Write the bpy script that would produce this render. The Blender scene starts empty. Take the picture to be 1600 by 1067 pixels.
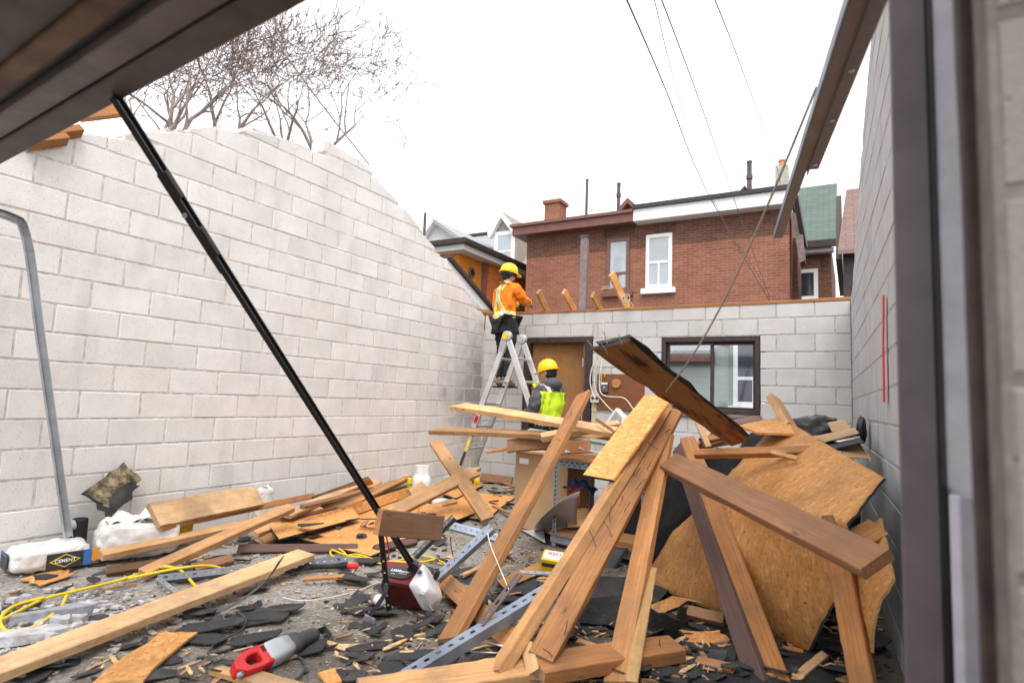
import bpy, bmesh, math, random
from mathutils import Vector, Matrix, Quaternion, noise as mnoise
R = math.radians
random.seed(7)
sc = bpy.context.scene
col = sc.collection

# ------------------------------------------------------------------ camera, sky, sun, exposure
CAM_H = 1.23
FPX, YAW, PITCH, ROLL = 928.32, R(-29.90), R(5.54), R(2.21)
cf = Vector((math.sin(YAW) * math.cos(PITCH), math.cos(YAW) * math.cos(PITCH), math.sin(PITCH)))
_r = Vector((math.cos(YAW), -math.sin(YAW), 0))
_u = _r.cross(cf)
cr = _r * math.cos(ROLL) + _u * math.sin(ROLL)
cu = -_r * math.sin(ROLL) + _u * math.cos(ROLL)
EYE = Vector((0, 0, CAM_H))
cam_d = bpy.data.cameras.new('camera')
cam = bpy.data.objects.new('camera', cam_d)
col.objects.link(cam)
cam.matrix_world = Matrix(((cr.x, cu.x, -cf.x, EYE.x), (cr.y, cu.y, -cf.y, EYE.y), (cr.z, cu.z, -cf.z, EYE.z), (0, 0, 0, 1)))
cam_d.sensor_fit = 'HORIZONTAL'
cam_d.sensor_width = 36
cam_d.lens = 36 * FPX / 1600
cam_d.clip_start = 0.05
cam_d.clip_end = 2000
cam_d.dof.use_dof = True
cam_d.dof.focus_distance = 5.2
cam_d.dof.aperture_fstop = 2.4
sc.camera = cam

SUN_EL, SUN_AZ = R(58), R(150)          # azimuth clockwise from +Y: over the camera's right shoulder
w = bpy.data.worlds.new('World')
sc.world = w
w.use_nodes = True
nt = w.node_tree
nt.nodes.clear()
sky = nt.nodes.new('ShaderNodeTexSky')
sky.sky_type = 'NISHITA'
sky.sun_disc = False
sky.sun_elevation = SUN_EL
sky.sun_rotation = SUN_AZ
sky.dust_density = 6
sky.air_density = 1.0
hsv = nt.nodes.new('ShaderNodeHueSaturation')      # overcast: the sky's own light, greyed by cloud
hsv.inputs['Saturation'].default_value = 0.10
mixc = nt.nodes.new('ShaderNodeMix')
mixc.data_type = 'RGBA'
mixc.inputs['Factor'].default_value = 0.80
mixc.inputs['B'].default_value = (9.2, 9.3, 9.6, 1)
bg = nt.nodes.new('ShaderNodeBackground')
bg.inputs['Strength'].default_value = 0.13
wo = nt.nodes.new('ShaderNodeOutputWorld')
nt.links.new(sky.outputs[0], hsv.inputs['Color'])
nt.links.new(hsv.outputs[0], mixc.inputs['A'])
nt.links.new(mixc.outputs['Result'], bg.inputs[0])
nt.links.new(bg.outputs[0], wo.inputs[0])
sd = bpy.data.lights.new('sun', 'SUN')
sd.energy = 1.5
sd.angle = R(35)
sd.color = (1.0, 0.955, 0.90)
sun = bpy.data.objects.new('sun', sd)
col.objects.link(sun)
_sv = Vector((math.sin(SUN_AZ) * math.cos(SUN_EL), math.cos(SUN_AZ) * math.cos(SUN_EL), math.sin(SUN_EL)))
sun.rotation_euler = _sv.to_track_quat('Z', 'Y').to_euler()
sc.view_settings.view_transform = 'Standard'
sc.view_settings.look = 'None'
sc.view_settings.gamma = 1
sc.view_settings.exposure = 0.72
sc.view_settings.use_curve_mapping = False

# ------------------------------------------------------------------ surveying: sight lines of the photograph to points of the yard
XL, YB = -4.906, 7.67                       # left wall plane, back wall plane
RDIR = Vector((-0.04589, 0.99895, 0))       # right wall runs slightly out of square
RCOR = Vector((0.0, YB, 0))
def ray(px, py):
    return ((px - 800) * cr - (py - 533.5) * cu + FPX * cf).normalized()
def AY(px, py, Y):
    d = ray(px, py); return EYE + d * (Y / d.y)
def AX(px, py, X):
    d = ray(px, py); return EYE + d * (X / d.x)
def G(px, py, z=0.0):
    d = ray(px, py); return EYE + d * ((z - CAM_H) / d.z)
def LW(px, py, off=0.0):
    return AX(px, py, XL + off)
def AD(px, py, D):                          # at distance D along the optical axis
    d = ray(px, py); return EYE + d * (D / d.dot(cf))

# ------------------------------------------------------------------ mesh building
def tag(o, label=None, cat=None, group=None, kind=None):
    if label: o['label'] = label
    if cat: o['category'] = cat
    if group: o['group'] = group
    if kind: o['kind'] = kind
    return o
def empty(name, loc=(0, 0, 0), label=None, cat=None, group=None):
    o = bpy.data.objects.new(name, None)
    o.empty_display_size = 0.1
    o.location = loc
    col.objects.link(o)
    return tag(o, label, cat, group)
def link(name, me, parent=None, mat=None, M=None):
    o = bpy.data.objects.new(name, me)
    col.objects.link(o)
    if mat is not None and len(me.materials) == 0:
        me.materials.append(mat)
    if parent is not None:
        o.parent = parent
        p = parent; off = Vector((0, 0, 0))
        o.matrix_parent_inverse = Matrix.Translation(-world_loc(parent))
    if M is not None:
        o.matrix_basis = M
    return o
def world_loc(o):
    v = Vector(o.location)
    # parents here are only translated (or identity)
    return v
class MB:
    def __init__(s):
        s.v = []; s.f = []; s.m = []; s.cur = 0; s.smooth = []; s.sm = False
    def face(s, idx):
        s.f.append(tuple(idx)); s.m.append(s.cur); s.smooth.append(s.sm)
    def add(s, vs):
        n = len(s.v); s.v.extend([tuple(x) for x in vs]); return n
    def box(s, c, sx, sy, sz, ax=None):
        """box centred c, full sizes; ax = (x,y,z) axis vectors"""
        c = Vector(c)
        X, Y, Z = ax if ax else (Vector((1, 0, 0)), Vector((0, 1, 0)), Vector((0, 0, 1)))
        n = s.add([c + X * (a * sx / 2) + Y * (b * sy / 2) + Z * (d * sz / 2) for d in (-1, 1) for b in (-1, 1) for a in (-1, 1)])
        for q in ((0, 2, 3, 1), (4, 5, 7, 6), (0, 1, 5, 4), (2, 6, 7, 3), (0, 4, 6, 2), (1, 3, 7, 5)):
            s.face([n + i for i in q])
        return s
    def span(s, a, b):
        a = Vector(a); b = Vector(b)
        return s.box((a + b) / 2, abs(b.x - a.x), abs(b.y - a.y), abs(b.z - a.z))
    def bar(s, p0, p1, w, t, up=(0, 0, 1)):
        p0 = Vector(p0); p1 = Vector(p1); a = p1 - p0; L = a.length; a.normalize()
        u = Vector(up); u = (u - a * u.dot(a))
        if u.length < 1e-4: u = Vector((0, 1, 0)) - a * a.y
        u.normalize(); sd_ = u.cross(a)
        return s.box((p0 + p1) / 2, L, w, t, (a, sd_, u))
    def tube(s, pts, r, n=8, cap=True):
        pts = [Vector(p) for p in pts]; rs = r if isinstance(r, (list, tuple)) else [r] * len(pts)
        prev = None; base = []
        for i, p in enumerate(pts):
            t = (pts[min(i + 1, len(pts) - 1)] - pts[max(i - 1, 0)])
            if t.length < 1e-9: t = Vector((0, 0, 1))
            t.normalize()
            if prev is None:
                a = Vector((0, 0, 1)) if abs(t.z) < .9 else Vector((1, 0, 0))
                u = t.cross(a).normalized()
            else:
                u = (prev - t * prev.dot(t))
                u = u.normalized() if u.length > 1e-6 else t.orthogonal().normalized()
            prev = u; v = t.cross(u)
            base.append(s.add([p + (u * math.cos(2 * math.pi * k / n) + v * math.sin(2 * math.pi * k / n)) * rs[i] for k in range(n)]))
        for i in range(len(pts) - 1):
            a, b = base[i], base[i + 1]
            for k in range(n):
                s.face((a + k, a + (k + 1) % n, b + (k + 1) % n, b + k))
        if cap:
            s.face([base[0] + k for k in range(n)][::-1]); s.face([base[-1] + k for k in range(n)])
        return s
    def prism(s, poly, d):
        """polygon (3d points) extruded by vector d"""
        d = Vector(d); n = len(poly); a = s.add([Vector(p) for p in poly]); b = s.add([Vector(p) + d for p in poly])
        s.face([a + i for i in range(n)][::-1]); s.face([b + i for i in range(n)])
        for i in range(n):
            j = (i + 1) % n; s.face((a + i, a + j, b + j, b + i))
        return s
    def lathe(s, prof, c=(0, 0, 0), n=20, ax=None):
        c = Vector(c); X, Y, Z = ax if ax else (Vector((1, 0, 0)), Vector((0, 1, 0)), Vector((0, 0, 1)))
        rows = []
        for r_, z_ in prof:
            rows.append(s.add([c + (X * math.cos(2 * math.pi * k / n) + Y * math.sin(2 * math.pi * k / n)) * r_ + Z * z_ for k in range(n)]))
        for a, b in zip(rows, rows[1:]):
            for k in range(n): s.face((a + k, a + (k + 1) % n, b + (k + 1) % n, b + k))
        s.face([rows[0] + k for k in range(n)][::-1]); s.face([rows[-1] + k for k in range(n)])
        return s
    def grid(s, fn, nu, nv):
        n = s.add([fn(i / nu, j / nv) for j in range(nv + 1) for i in range(nu + 1)])
        for j in range(nv):
            for i in range(nu):
                a = n + j * (nu + 1) + i; s.face((a, a + 1, a + nu + 2, a + nu + 1))
        return s
    def mesh(s, name, mats, origin=(0, 0, 0), fix=True):
        me = bpy.data.meshes.new(name)
        o = Vector(origin)
        me.from_pydata([tuple(Vector(v) - o) for v in s.v], [], s.f)
        for m in (mats if isinstance(mats, (list, tuple)) else [mats]): me.materials.append(m)
        me.polygons.foreach_set('material_index', s.m)
        me.polygons.foreach_set('use_smooth', s.smooth)
        if fix:
            b = bmesh.new(); b.from_mesh(me); bmesh.ops.recalc_face_normals(b, faces=b.faces); b.to_mesh(me); b.free()
        me.update()
        return me
    def build(s, name, mats, parent=None, origin=None, bevel=0, fix=True, solid=0):
        """origin: where the object's own origin is put (world). Children of an Empty keep world coordinates."""
        if origin is None:
            origin = world_loc(parent) if parent is not None else Vector((0, 0, 0))
        me = s.mesh(name, mats, origin, fix)
        o = bpy.data.objects.new(name, me)
        col.objects.link(o)
        if parent is not None:
            o.parent = parent
            o.location = Vector(origin) - abs_loc(parent)
        else:
            o.location = origin
        if solid:
            md = o.modifiers.new('solid', 'SOLIDIFY'); md.thickness = solid; md.offset = 0
        if bevel:
            md = o.modifiers.new('bevel', 'BEVEL'); md.width = bevel; md.segments = 2; md.limit_method = 'ANGLE'; md.angle_limit = R(35)
        return o
def abs_loc(o):
    v = Vector(o.location)
    while o.parent is not None:
        o = o.parent; v += Vector(o.location)
    return v
world_loc = abs_loc
def catmull(pts, k=6):
    pts = [Vector(p) for p in pts]; out = []
    for i in range(len(pts) - 1):
        p0 = pts[max(i - 1, 0)]; p1 = pts[i]; p2 = pts[i + 1]; p3 = pts[min(i + 2, len(pts) - 1)]
        for j in range(k):
            t = j / k
            out.append(0.5 * ((2 * p1) + (p2 - p0) * t + (2 * p0 - 5 * p1 + 4 * p2 - p3) * t * t + (3 * p1 - p0 - 3 * p2 + p3) * t ** 3))
    out.append(pts[-1]); return out
def frame(origin, X, Zhint):
    X = Vector(X).normalized(); Z = Vector(Zhint); Z = (Z - X * Z.dot(X)).normalized(); Y = Z.cross(X)
    return Matrix(((X.x, Y.x, Z.x, origin[0]), (X.y, Y.y, Z.y, origin[1]), (X.z, Y.z, Z.z, origin[2]), (0, 0, 0, 1)))
def text_mesh(txt, size, depth=0.0005, bold=False):
    cu_ = bpy.data.curves.new('lettering', 'FONT'); cu_.body = txt; cu_.size = size; cu_.extrude = depth; cu_.align_x = 'CENTER'; cu_.align_y = 'CENTER'; cu_.resolution_u = 3
    if bold: cu_.offset = size * 0.018
    o = bpy.data.objects.new('tmp', cu_); col.objects.link(o)
    dg = bpy.context.evaluated_depsgraph_get()
    me = bpy.data.meshes.new_from_object(o.evaluated_get(dg))
    bpy.data.objects.remove(o); return me
def put_text(txt, size, c, X, Z, mat, parent, bold=True):
    me = text_mesh(txt, size, bold=bold); me.materials.clear(); me.materials.append(mat)
    o = bpy.data.objects.new('lettering', me); col.objects.link(o)
    o.parent = parent
    M = frame(c, X, Z); o.matrix_parent_inverse = Matrix.Translation(-abs_loc(parent)); o.matrix_basis = M
    return o
# ------------------------------------------------------------------ materials (all procedural)
class NT:
    def __init__(s, name):
        s.mat = bpy.data.materials.new(name); s.mat.use_nodes = True; s.t = s.mat.node_tree; s.t.nodes.clear()
        s.out = s.t.nodes.new('ShaderNodeOutputMaterial'); s.b = s.t.nodes.new('ShaderNodeBsdfPrincipled')
        s.t.links.new(s.b.outputs[0], s.out.inputs[0])
    def n(s, typ, **kw):
        nd = s.t.nodes.new('ShaderNode' + typ)
        for k, v in kw.items():
            if hasattr(nd, k) and k not in nd.inputs: setattr(nd, k, v)
        return nd
    def set(s, sock, v):
        if hasattr(v, 'is_output') or isinstance(v, bpy.types.NodeSocket): s.t.links.new(v, sock)
        else:
            if sock.type == 'RGBA' and len(v) == 3: v = (*v, 1)
            sock.default_value = v
    def coord(s, kind='Object', scale=(1, 1, 1), rand=0.0, rot=(0, 0, 0)):
        if kind == 'World':
            c = s.n('NewGeometry').outputs['Position']
        else:
            c = s.n('TexCoord').outputs[kind]
        if rand:
            oi = s.n('ObjectInfo'); mu = s.n('Math'); mu.operation = 'MULTIPLY'; s.set(mu.inputs[0], oi.outputs['Random']); mu.inputs[1].default_value = rand
            va = s.n('VectorMath'); va.operation = 'ADD'; s.set(va.inputs[0], c)
            cb = s.n('CombineXYZ'); 
            for k in range(3): s.set(cb.inputs[k], mu.outputs[0])
            s.set(va.inputs[1], cb.outputs[0]); c = va.outputs[0]
        mp = s.n('Mapping'); s.set(mp.inputs[0], c); mp.inputs['Scale'].default_value = scale; mp.inputs['Rotation'].default_value = rot
        return mp.outputs[0]
    def noise(s, c, scale=5, detail=4, rough=0.6, dist=0.0, out='Fac'):
        nd = s.n('TexNoise'); s.set(nd.inputs['Vector'], c); nd.inputs['Scale'].default_value = scale; nd.inputs['Detail'].default_value = detail
        nd.inputs['Roughness'].default_value = rough; nd.inputs['Distortion'].default_value = dist
        return nd.outputs[out]
    def vor(s, c, scale=5, feature='F1', out='Distance', rnd=1.0):
        nd = s.n('TexVoronoi'); nd.feature = feature; s.set(nd.inputs['Vector'], c); nd.inputs['Scale'].default_value = scale
        nd.inputs['Randomness'].default_value = rnd
        return nd.outputs[out]
    def ramp(s, f, stops, interp='LINEAR'):
        nd = s.n('ValToRGB'); s.set(nd.inputs[0], f); cr_ = nd.color_ramp; cr_.interpolation = interp
        while len(cr_.elements) > 1: cr_.elements.remove(cr_.elements[0])
        for i, (p, c) in enumerate(stops):
            e = cr_.elements[0] if i == 0 else cr_.elements.new(p)
            e.position = p
            e.color = (c, c, c, 1) if isinstance(c, (int, float)) else (*c, 1)
        return nd.outputs[0]
    def mix(s, f, a, b, blend='MIX'):
        nd = s.n('Mix'); nd.data_type = 'RGBA'; nd.blend_type = blend
        s.set(nd.inputs[0], f); s.set(nd.inputs[6], a); s.set(nd.inputs[7], b); return nd.outputs[2]
    def math(s, op, a, b=0.0, clamp=False):
        nd = s.n('Math'); nd.operation = op; nd.use_clamp = clamp; s.set(nd.inputs[0], a); s.set(nd.inputs[1], b); return nd.outputs[0]
    def rnd(s): return s.n('ObjectInfo').outputs['Random']
    def sep(s, c):
        nd = s.n('SeparateXYZ'); s.set(nd.inputs[0], c); return nd.outputs
    def bump(s, h, strength=0.3, dist=0.01):
        nd = s.n('Bump'); s.set(nd.inputs['Height'], h); nd.inputs['Strength'].default_value = strength; nd.inputs['Distance'].default_value = dist
        s.t.links.new(nd.outputs[0], s.b.inputs['Normal'])
    def done(s, color, rough=0.7, metal=0.0, spec=None):
        s.set(s.b.inputs['Base Color'], color); s.set(s.b.inputs['Roughness'], rough); s.set(s.b.inputs['Metallic'], metal)
        if spec is not None: s.b.inputs['Specular IOR Level'].default_value = spec
        return s.mat

def m_plain(name, c, rough=0.6, metal=0.0, var=0.12, scale=12, bump=0.1, spec=0.4):
    t = NT(name); co = t.coord('Object', rand=37.0)
    f = t.noise(co, scale, 5)
    dark = tuple(x * (1 - var * 1.6) for x in c); lite = tuple(min(1, x * (1 + var)) for x in c)
    cc = t.ramp(f, [(0.3, dark), (0.7, lite)])
    t.bump(t.noise(co, scale * 4, 3), bump, 0.004)
    return t.done(cc, rough, metal, spec)

def m_wood(name, light, dark, aged=0.0, agedc=(0.09, 0.06, 0.045), knots=True, streak=1.0, rough=0.72):
    """grain runs along the piece's own X axis"""
    t = NT(name); co = t.coord('Object', (1, 1, 1), rand=53.0)
    g = t.coord('Object', (1.6, 26, 26), rand=53.0)
    fine = t.noise(g, 2.2, 6, 0.68, 0.35)
    g2 = t.coord('Object', (0.7, 7, 7), rand=91.0)
    broad = t.noise(g2, 1.6, 3, 0.55, 1.1)
    c = t.mix(t.ramp(fine, [(0.28, 0), (0.72, 1)]), dark, light)
    rings = t.n('TexWave'); rings.wave_type = 'BANDS'; rings.bands_direction = 'Y'
    t.set(rings.inputs['Vector'], t.coord('Object', (0.5, 8, 5), rand=91.0)); rings.inputs['Scale'].default_value = 1.7; rings.inputs['Distortion'].default_value = 5.5; rings.inputs['Detail'].default_value = 3; rings.inputs['Detail Scale'].default_value = 0.8
    c = t.mix(t.math('MULTIPLY', t.ramp(rings.outputs['Fac'], [(0.35, 1), (0.75, 0)]), 0.20 * streak), c, tuple(x * y for x, y in zip(dark, (0.75, 0.66, 0.58))))
    c = t.mix(t.math('MULTIPLY', t.ramp(broad, [(0.42, 0), (0.7, 1)]), 0.35), c, tuple(x * 0.7 for x in dark))
    if knots:
        kv = t.vor(t.coord('Object', (2.6, 9, 9), rand=29.0), 1.15)
        c = t.mix(t.ramp(kv, [(0.03, 0.85), (0.09, 0.0)]), c, tuple(x * 0.33 for x in dark))
    # aged, sun-tanned patches and handling dirt
    dirt = t.noise(co, 3.1, 6, 0.7)
    c = t.mix(t.math('MULTIPLY', t.ramp(dirt, [(0.42, 0), (0.68, 1)]), 0.55), c, (0.16, 0.115, 0.085))
    sp = t.vor(co, 34)
    c = t.mix(t.math('MULTIPLY', t.ramp(sp, [(0.05, 1), (0.13, 0)]), t.ramp(dirt, [(0.45, 0), (0.6, 0.6)])), c, (0.05, 0.04, 0.03))
    if aged:
        am = t.ramp(t.noise(t.coord('Object', (0.8, 4, 4), rand=17.0), 2.2, 5, 0.65), [(0.5 - aged * 0.5, 0), (0.95 - aged * 0.5, 1)])
        c = t.mix(t.math('MULTIPLY', am, min(1.0, 0.5 + aged * 0.5)), c, agedc)
    # per board tint
    r = t.rnd()
    tint = t.ramp(r, [(0.0, (0.66, 0.62, 0.60)), (0.3, (0.98, 0.93, 0.88)), (0.55, (1.10, 1.04, 0.98)), (0.8, (0.84, 0.74, 0.66)), (1.0, (1.05, 0.92, 0.78))])
    c = t.mix(1.0, c, tint, 'MULTIPLY')
    t.bump(t.math('ADD', t.math('MULTIPLY', fine, 0.7), t.math('MULTIPLY', dirt, 0.5)), 0.35, 0.004)
    return t.done(c, rough, 0.0, 0.25)

def m_osb(name, tone=1.0, dirt_amt=0.5):
    t = NT(name); co = t.coord('Object', rand=41.0)
    wob = t.noise(co, 22, 2, 0.5, 0, 'Color')
    def flakes(rot, sc_, sx, sy):
        c = t.coord('Object', (sx, sy, 20), rand=41.0, rot=(0, 0, rot))
        cm = t.mix(0.10, c, wob, 'ADD')
        return t.vor(cm, sc_, out='Color'), t.vor(cm, sc_)
    a, ad = flakes(0.35, 1.0, 26, 80)
    b, bd = flakes(1.35, 1.0, 66, 22)
    e, ed = flakes(-0.5, 1.0, 100, 40)
    sel = t.ramp(t.noise(co, 26, 1), [(0.46, 0), (0.54, 1)])
    v = t.mix(sel, t.mix(0.5, a, e), b)
    s_ = t.sep(v)
    cc = t.ramp(s_[0], [(0.05, tuple(x * tone for x in (0.47, 0.205, 0.060))), (0.35, tuple(x * tone for x in (0.55, 0.262, 0.082))), (0.65, tuple(x * tone for x in (0.59, 0.30, 0.100))), (0.95, tuple(x * tone for x in (0.68, 0.385, 0.150)))])
    fl = t.vor(t.coord('Object', (9, 24, 10), rand=23.0, rot=(0, 0, 0.7)), 1.0)
    cc = t.mix(t.ramp(fl, [(0.055, 0.9), (0.11, 0.0)]), cc, (0.055, 0.032, 0.02))
    st = t.noise(co, 2.3, 5, 0.6)
    cc = t.mix(t.math('MULTIPLY', t.ramp(st, [(0.45, 0), (0.75, 1)]), dirt_amt), cc, (0.20, 0.105, 0.045))
    cc = t.mix(1.0, cc, t.ramp(t.rnd(), [(0, (0.85, 0.82, 0.8)), (1, (1.08, 1.03, 1.0))]), 'MULTIPLY')
    t.bump(t.math('ADD', t.math('MULTIPLY', s_[1], 0.4), t.noise(co, 60, 3)), 0.25, 0.003)
    return t.done(cc, 0.68, 0, 0.25)

def m_block(name, base, corner_dark=0.0, warm=0.0):
    t = NT(name); co = t.coord('Object', rand=71.0); wp = t.coord('World')
    f1 = t.noise(co, 3.0, 5, 0.6); f2 = t.noise(co, 95, 4, 0.7); 
    c = t.mix(t.ramp(f1, [(0.3, 0), (0.7, 1)]), tuple(x * 0.90 for x in base), tuple(min(1, x * 1.06) for x in base))
    c = t.mix(t.math('MULTIPLY', t.ramp(f2, [(0.36, 1), (0.56, 0)]), 0.22), c, tuple(x * 0.60 for x in base))
    pit = t.vor(co, 62)
    pm = t.math('MULTIPLY', t.ramp(pit, [(0.10, 1), (0.24, 0)]), t.ramp(t.noise(co, 17, 3), [(0.42, 0), (0.6, 0.8)]))
    c = t.mix(pm, c, tuple(x * 0.5 for x in base))
    c = t.mix(1.0, c, t.ramp(t.rnd(), [(0, (0.91, 0.91, 0.915)), (0.2, (0.97, 0.97, 0.97)), (0.8, (1.02, 1.015, 1.01)), (1.0, (0.96, 0.94, 0.92))]), 'MULTIPLY')
    # tan weathering blotches
    bl = t.noise(wp, 1.7, 6, 0.62)
    c = t.mix(t.math('MULTIPLY', t.ramp(bl, [(0.52, 0), (0.72, 1)]), 0.22), c, (0.40, 0.34, 0.28))
    sm = t.noise(t.coord('World', (1, 2.2, 0.5)), 2.6, 4, 0.55)
    c = t.mix(t.math('MULTIPLY', t.ramp(sm, [(0.53, 0), (0.75, 1)]), 0.30), c, tuple(x * 0.55 for x in base))
    if corner_dark:
        # darker patch on the courses around the far corner, edge broken by noise
        s_ = t.sep(wp)
        dy = t.math('SUBTRACT', s_[1], 7.6); dz = t.math('SUBTRACT', s_[2], 1.25)
        rr = t.math('ADD', t.math('MULTIPLY', t.math('ABSOLUTE', dy), 0.62), t.math('MULTIPLY', t.math('ABSOLUTE', dz), 0.42))
        rr = t.math('ADD', rr, t.math('MULTIPLY', t.math('SUBTRACT', t.noise(co, 4.0, 5, 0.6), 0.5), 0.9))
        c = t.mix(t.math('MULTIPLY', t.ramp(rr, [(0.15, 1), (0.75, 0)]), corner_dark), c, (0.20, 0.185, 0.18))
    t.bump(t.math('SUBTRACT', t.math('MULTIPLY', f2, 0.6), pm), 0.55, 0.006)
    return t.done(c, 0.93, 0, 0.1)

def m_brick(name, c1, c2, mortar, scale=1.0, bw=0.215, bh=0.067, swap=False, dark=0.5):
    t = NT(name)
    c = t.coord('Object'); s_ = t.sep(c)
    cb = t.n('CombineXYZ')
    t.set(cb.inputs[0], t.math('ADD', s_[0], s_[1])); t.set(cb.inputs[1], s_[2])
    bt = t.n('TexBrick'); t.set(bt.inputs['Vector'], cb.outputs[0])
    bt.inputs['Scale'].default_value = 1.0; bt.inputs['Brick Width'].default_value = bw; bt.inputs['Row Height'].default_value = bh
    bt.inputs['Mortar Size'].default_value = 0.0055; bt.inputs['Mortar Smooth'].default_value = 0.3; bt.inputs['Bias'].default_value = 0.0
    t.set(bt.inputs['Color1'], c1); t.set(bt.inputs['Color2'], c2); t.set(bt.inputs['Mortar'], mortar)
    f = t.noise(c, 1.3, 6, 0.65); f2 = t.noise(c, 14, 4)
    cc = t.mix(t.math('MULTIPLY', t.ramp(f, [(0.4, 0), (0.7, 1)]), dark), bt.outputs[0], tuple(x * 0.45 for x in c1))
    cc = t.mix(t.math('MULTIPLY', t.ramp(f2, [(0.5, 0), (0.75, 1)]), 0.35), cc, tuple(x * 0.4 for x in c2))
    t.bump(t.math('SUBTRACT', f2, bt.outputs['Fac']), 0.4, 0.01)
    return t.done(cc, 0.9, 0, 0.15)

def m_shingle(name, c1, c2, w_=0.30, h_=0.14):
    t = NT(name); c = t.coord('Object'); s_ = t.sep(c)
    cb = t.n('CombineXYZ'); t.set(cb.inputs[0], t.math('ADD', s_[0], t.math('MULTIPLY', s_[1], 0.02))); t.set(cb.inputs[1], t.math('ADD', s_[1], s_[2]))
    bt = t.n('TexBrick'); t.set(bt.inputs['Vector'], cb.outputs[0]); bt.inputs['Scale'].default_value = 1
    bt.inputs['Brick Width'].default_value = w_; bt.inputs['Row Height'].default_value = h_; bt.inputs['Mortar Size'].default_value = 0.008
    t.set(bt.inputs['Color1'], c1); t.set(bt.inputs['Color2'], c2); t.set(bt.inputs['Mortar'], tuple(x * 0.45 for x in c1))
    cc = t.mix(t.math('MULTIPLY', t.noise(c, 3, 5), 0.5), bt.outputs[0], tuple(x * 0.7 for x in c2))
    return t.done(cc, 0.9, 0, 0.15)

def m_siding(name, c, h=0.11):
    t = NT(name); co = t.coord('Object'); s_ = t.sep(co)
    fr = t.math('FRACT', t.math('DIVIDE', s_[2], h))
    cc = t.mix(t.math('MULTIPLY', t.ramp(fr, [(0.0, 1), (0.10, 0)]), 0.6), c, tuple(x * 0.4 for x in c))
    cc = t.mix(t.math('MULTIPLY', t.noise(co, 4, 4), 0.3), cc, tuple(x * 0.75 for x in c))
    t.bump(fr, 0.5, 0.02)
    return t.done(cc, 0.6, 0, 0.3)

def m_floor():
    t = NT('concrete_floor'); wp = t.coord('World')
    f1 = t.noise(wp, 1.1, 8, 0.66); f2 = t.noise(wp, 42, 5, 0.75); f3 = t.noise(wp, 6.5, 6, 0.7)
    c = t.mix(t.ramp(f3, [(0.3, 0), (0.7, 1)]), (0.31, 0.29, 0.265), (0.49, 0.46, 0.425))
    c = t.mix(t.math('MULTIPLY', t.ramp(f2, [(0.40, 1), (0.60, 0)]), 0.65), c, (0.105, 0.088, 0.072))
    # roofing grit spread over the slab away from the left wall
    s_ = t.sep(wp)
    gx = t.math('ADD', t.math('MULTIPLY', t.math('ADD', s_[0], 3.5), 0.42), t.math('MULTIPLY', t.math('SUBTRACT', f1, 0.5), 2.8))
    gx = t.math('ADD', gx, t.math('MULTIPLY', t.math('SUBTRACT', f3, 0.5), 1.2))
    gm = t.ramp(gx, [(0.1, 0), (0.7, 1)])
    c = t.mix(t.math('MULTIPLY', gm, 0.82), c, (0.088, 0.070, 0.056))
    sp = t.vor(wp, 90)
    c = t.mix(t.math('MULTIPLY', t.ramp(sp, [(0.10, 1), (0.2, 0)]), t.ramp(f3, [(0.45, 0), (0.6, 0.9)])), c, (0.50, 0.40, 0.27))
    v2 = t.vor(wp, 55)
    c = t.mix(t.math('MULTIPLY', t.ramp(v2, [(0.12, 1), (0.24, 0)]), t.ramp(f1, [(0.45, 0), (0.6, 0.8)])), c, (0.03, 0.028, 0.028))
    t.bump(t.math('ADD', t.math('MULTIPLY', f2, 0.9), f3), 0.8, 0.012)
    return t.done(c, 0.95, 0, 0.1)

def m_metal(name, c, rough=0.38, var=0.25, spangle=True):
    t = NT(name); co = t.coord('Object', rand=13.0)
    f = t.noise(co, 7, 5, 0.6)
    cc = t.ramp(f, [(0.3, tuple(x * (1 - var) for x in c)), (0.7, tuple(min(1, x * (1 + var * 0.5)) for x in c))])
    if spangle:
        v = t.sep(t.vor(co, 55, out='Color'))[0]
        cc = t.mix(t.math('MULTIPLY', v, 0.18), cc, tuple(x * 0.6 for x in c))
    t.bump(t.noise(co, 30, 3), 0.06, 0.003)
    return t.done(cc, t.ramp(f, [(0.3, rough), (0.7, min(1, rough + 0.2))]), 0.85, 0.5)

def m_tar(name, c=(0.028, 0.028, 0.030)):
    t = NT(name); co = t.coord('Object', rand=61.0)
    f = t.noise(co, 140, 3, 0.8); f2 = t.noise(co, 5, 5, 0.65)
    cc = t.mix(t.ramp(f, [(0.45, 0), (0.75, 1)]), c, tuple(x * 3.0 for x in c))
    cc = t.mix(t.math('MULTIPLY', t.ramp(f2, [(0.48, 0), (0.72, 1)]), 0.5), cc, (0.13, 0.115, 0.10))
    t.bump(t.math('ADD', f, f2), 0.6, 0.004)
    return t.done(cc, 0.88, 0, 0.25)

def m_glass(name, tint=(0.75, 0.8, 0.82), alpha=0.45, rough=0.05):
    t = NT(name)
    tr = t.n('BsdfTransparent'); tr.inputs[0].default_value = (*tint, 1)
    gl = t.n('BsdfGlossy'); gl.inputs['Roughness'].default_value = rough
    mx = t.n('MixShader'); fr = t.n('Fresnel'); fr.inputs[0].default_value = 1.5
    t.set(mx.inputs[0], t.math('ADD', fr.outputs[0], alpha * 0.25)); t.t.links.new(tr.outputs[0], mx.inputs[1]); t.t.links.new(gl.outputs[0], mx.inputs[2])
    t.t.links.new(mx.outputs[0], t.out.inputs[0])
    return t.mat

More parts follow.
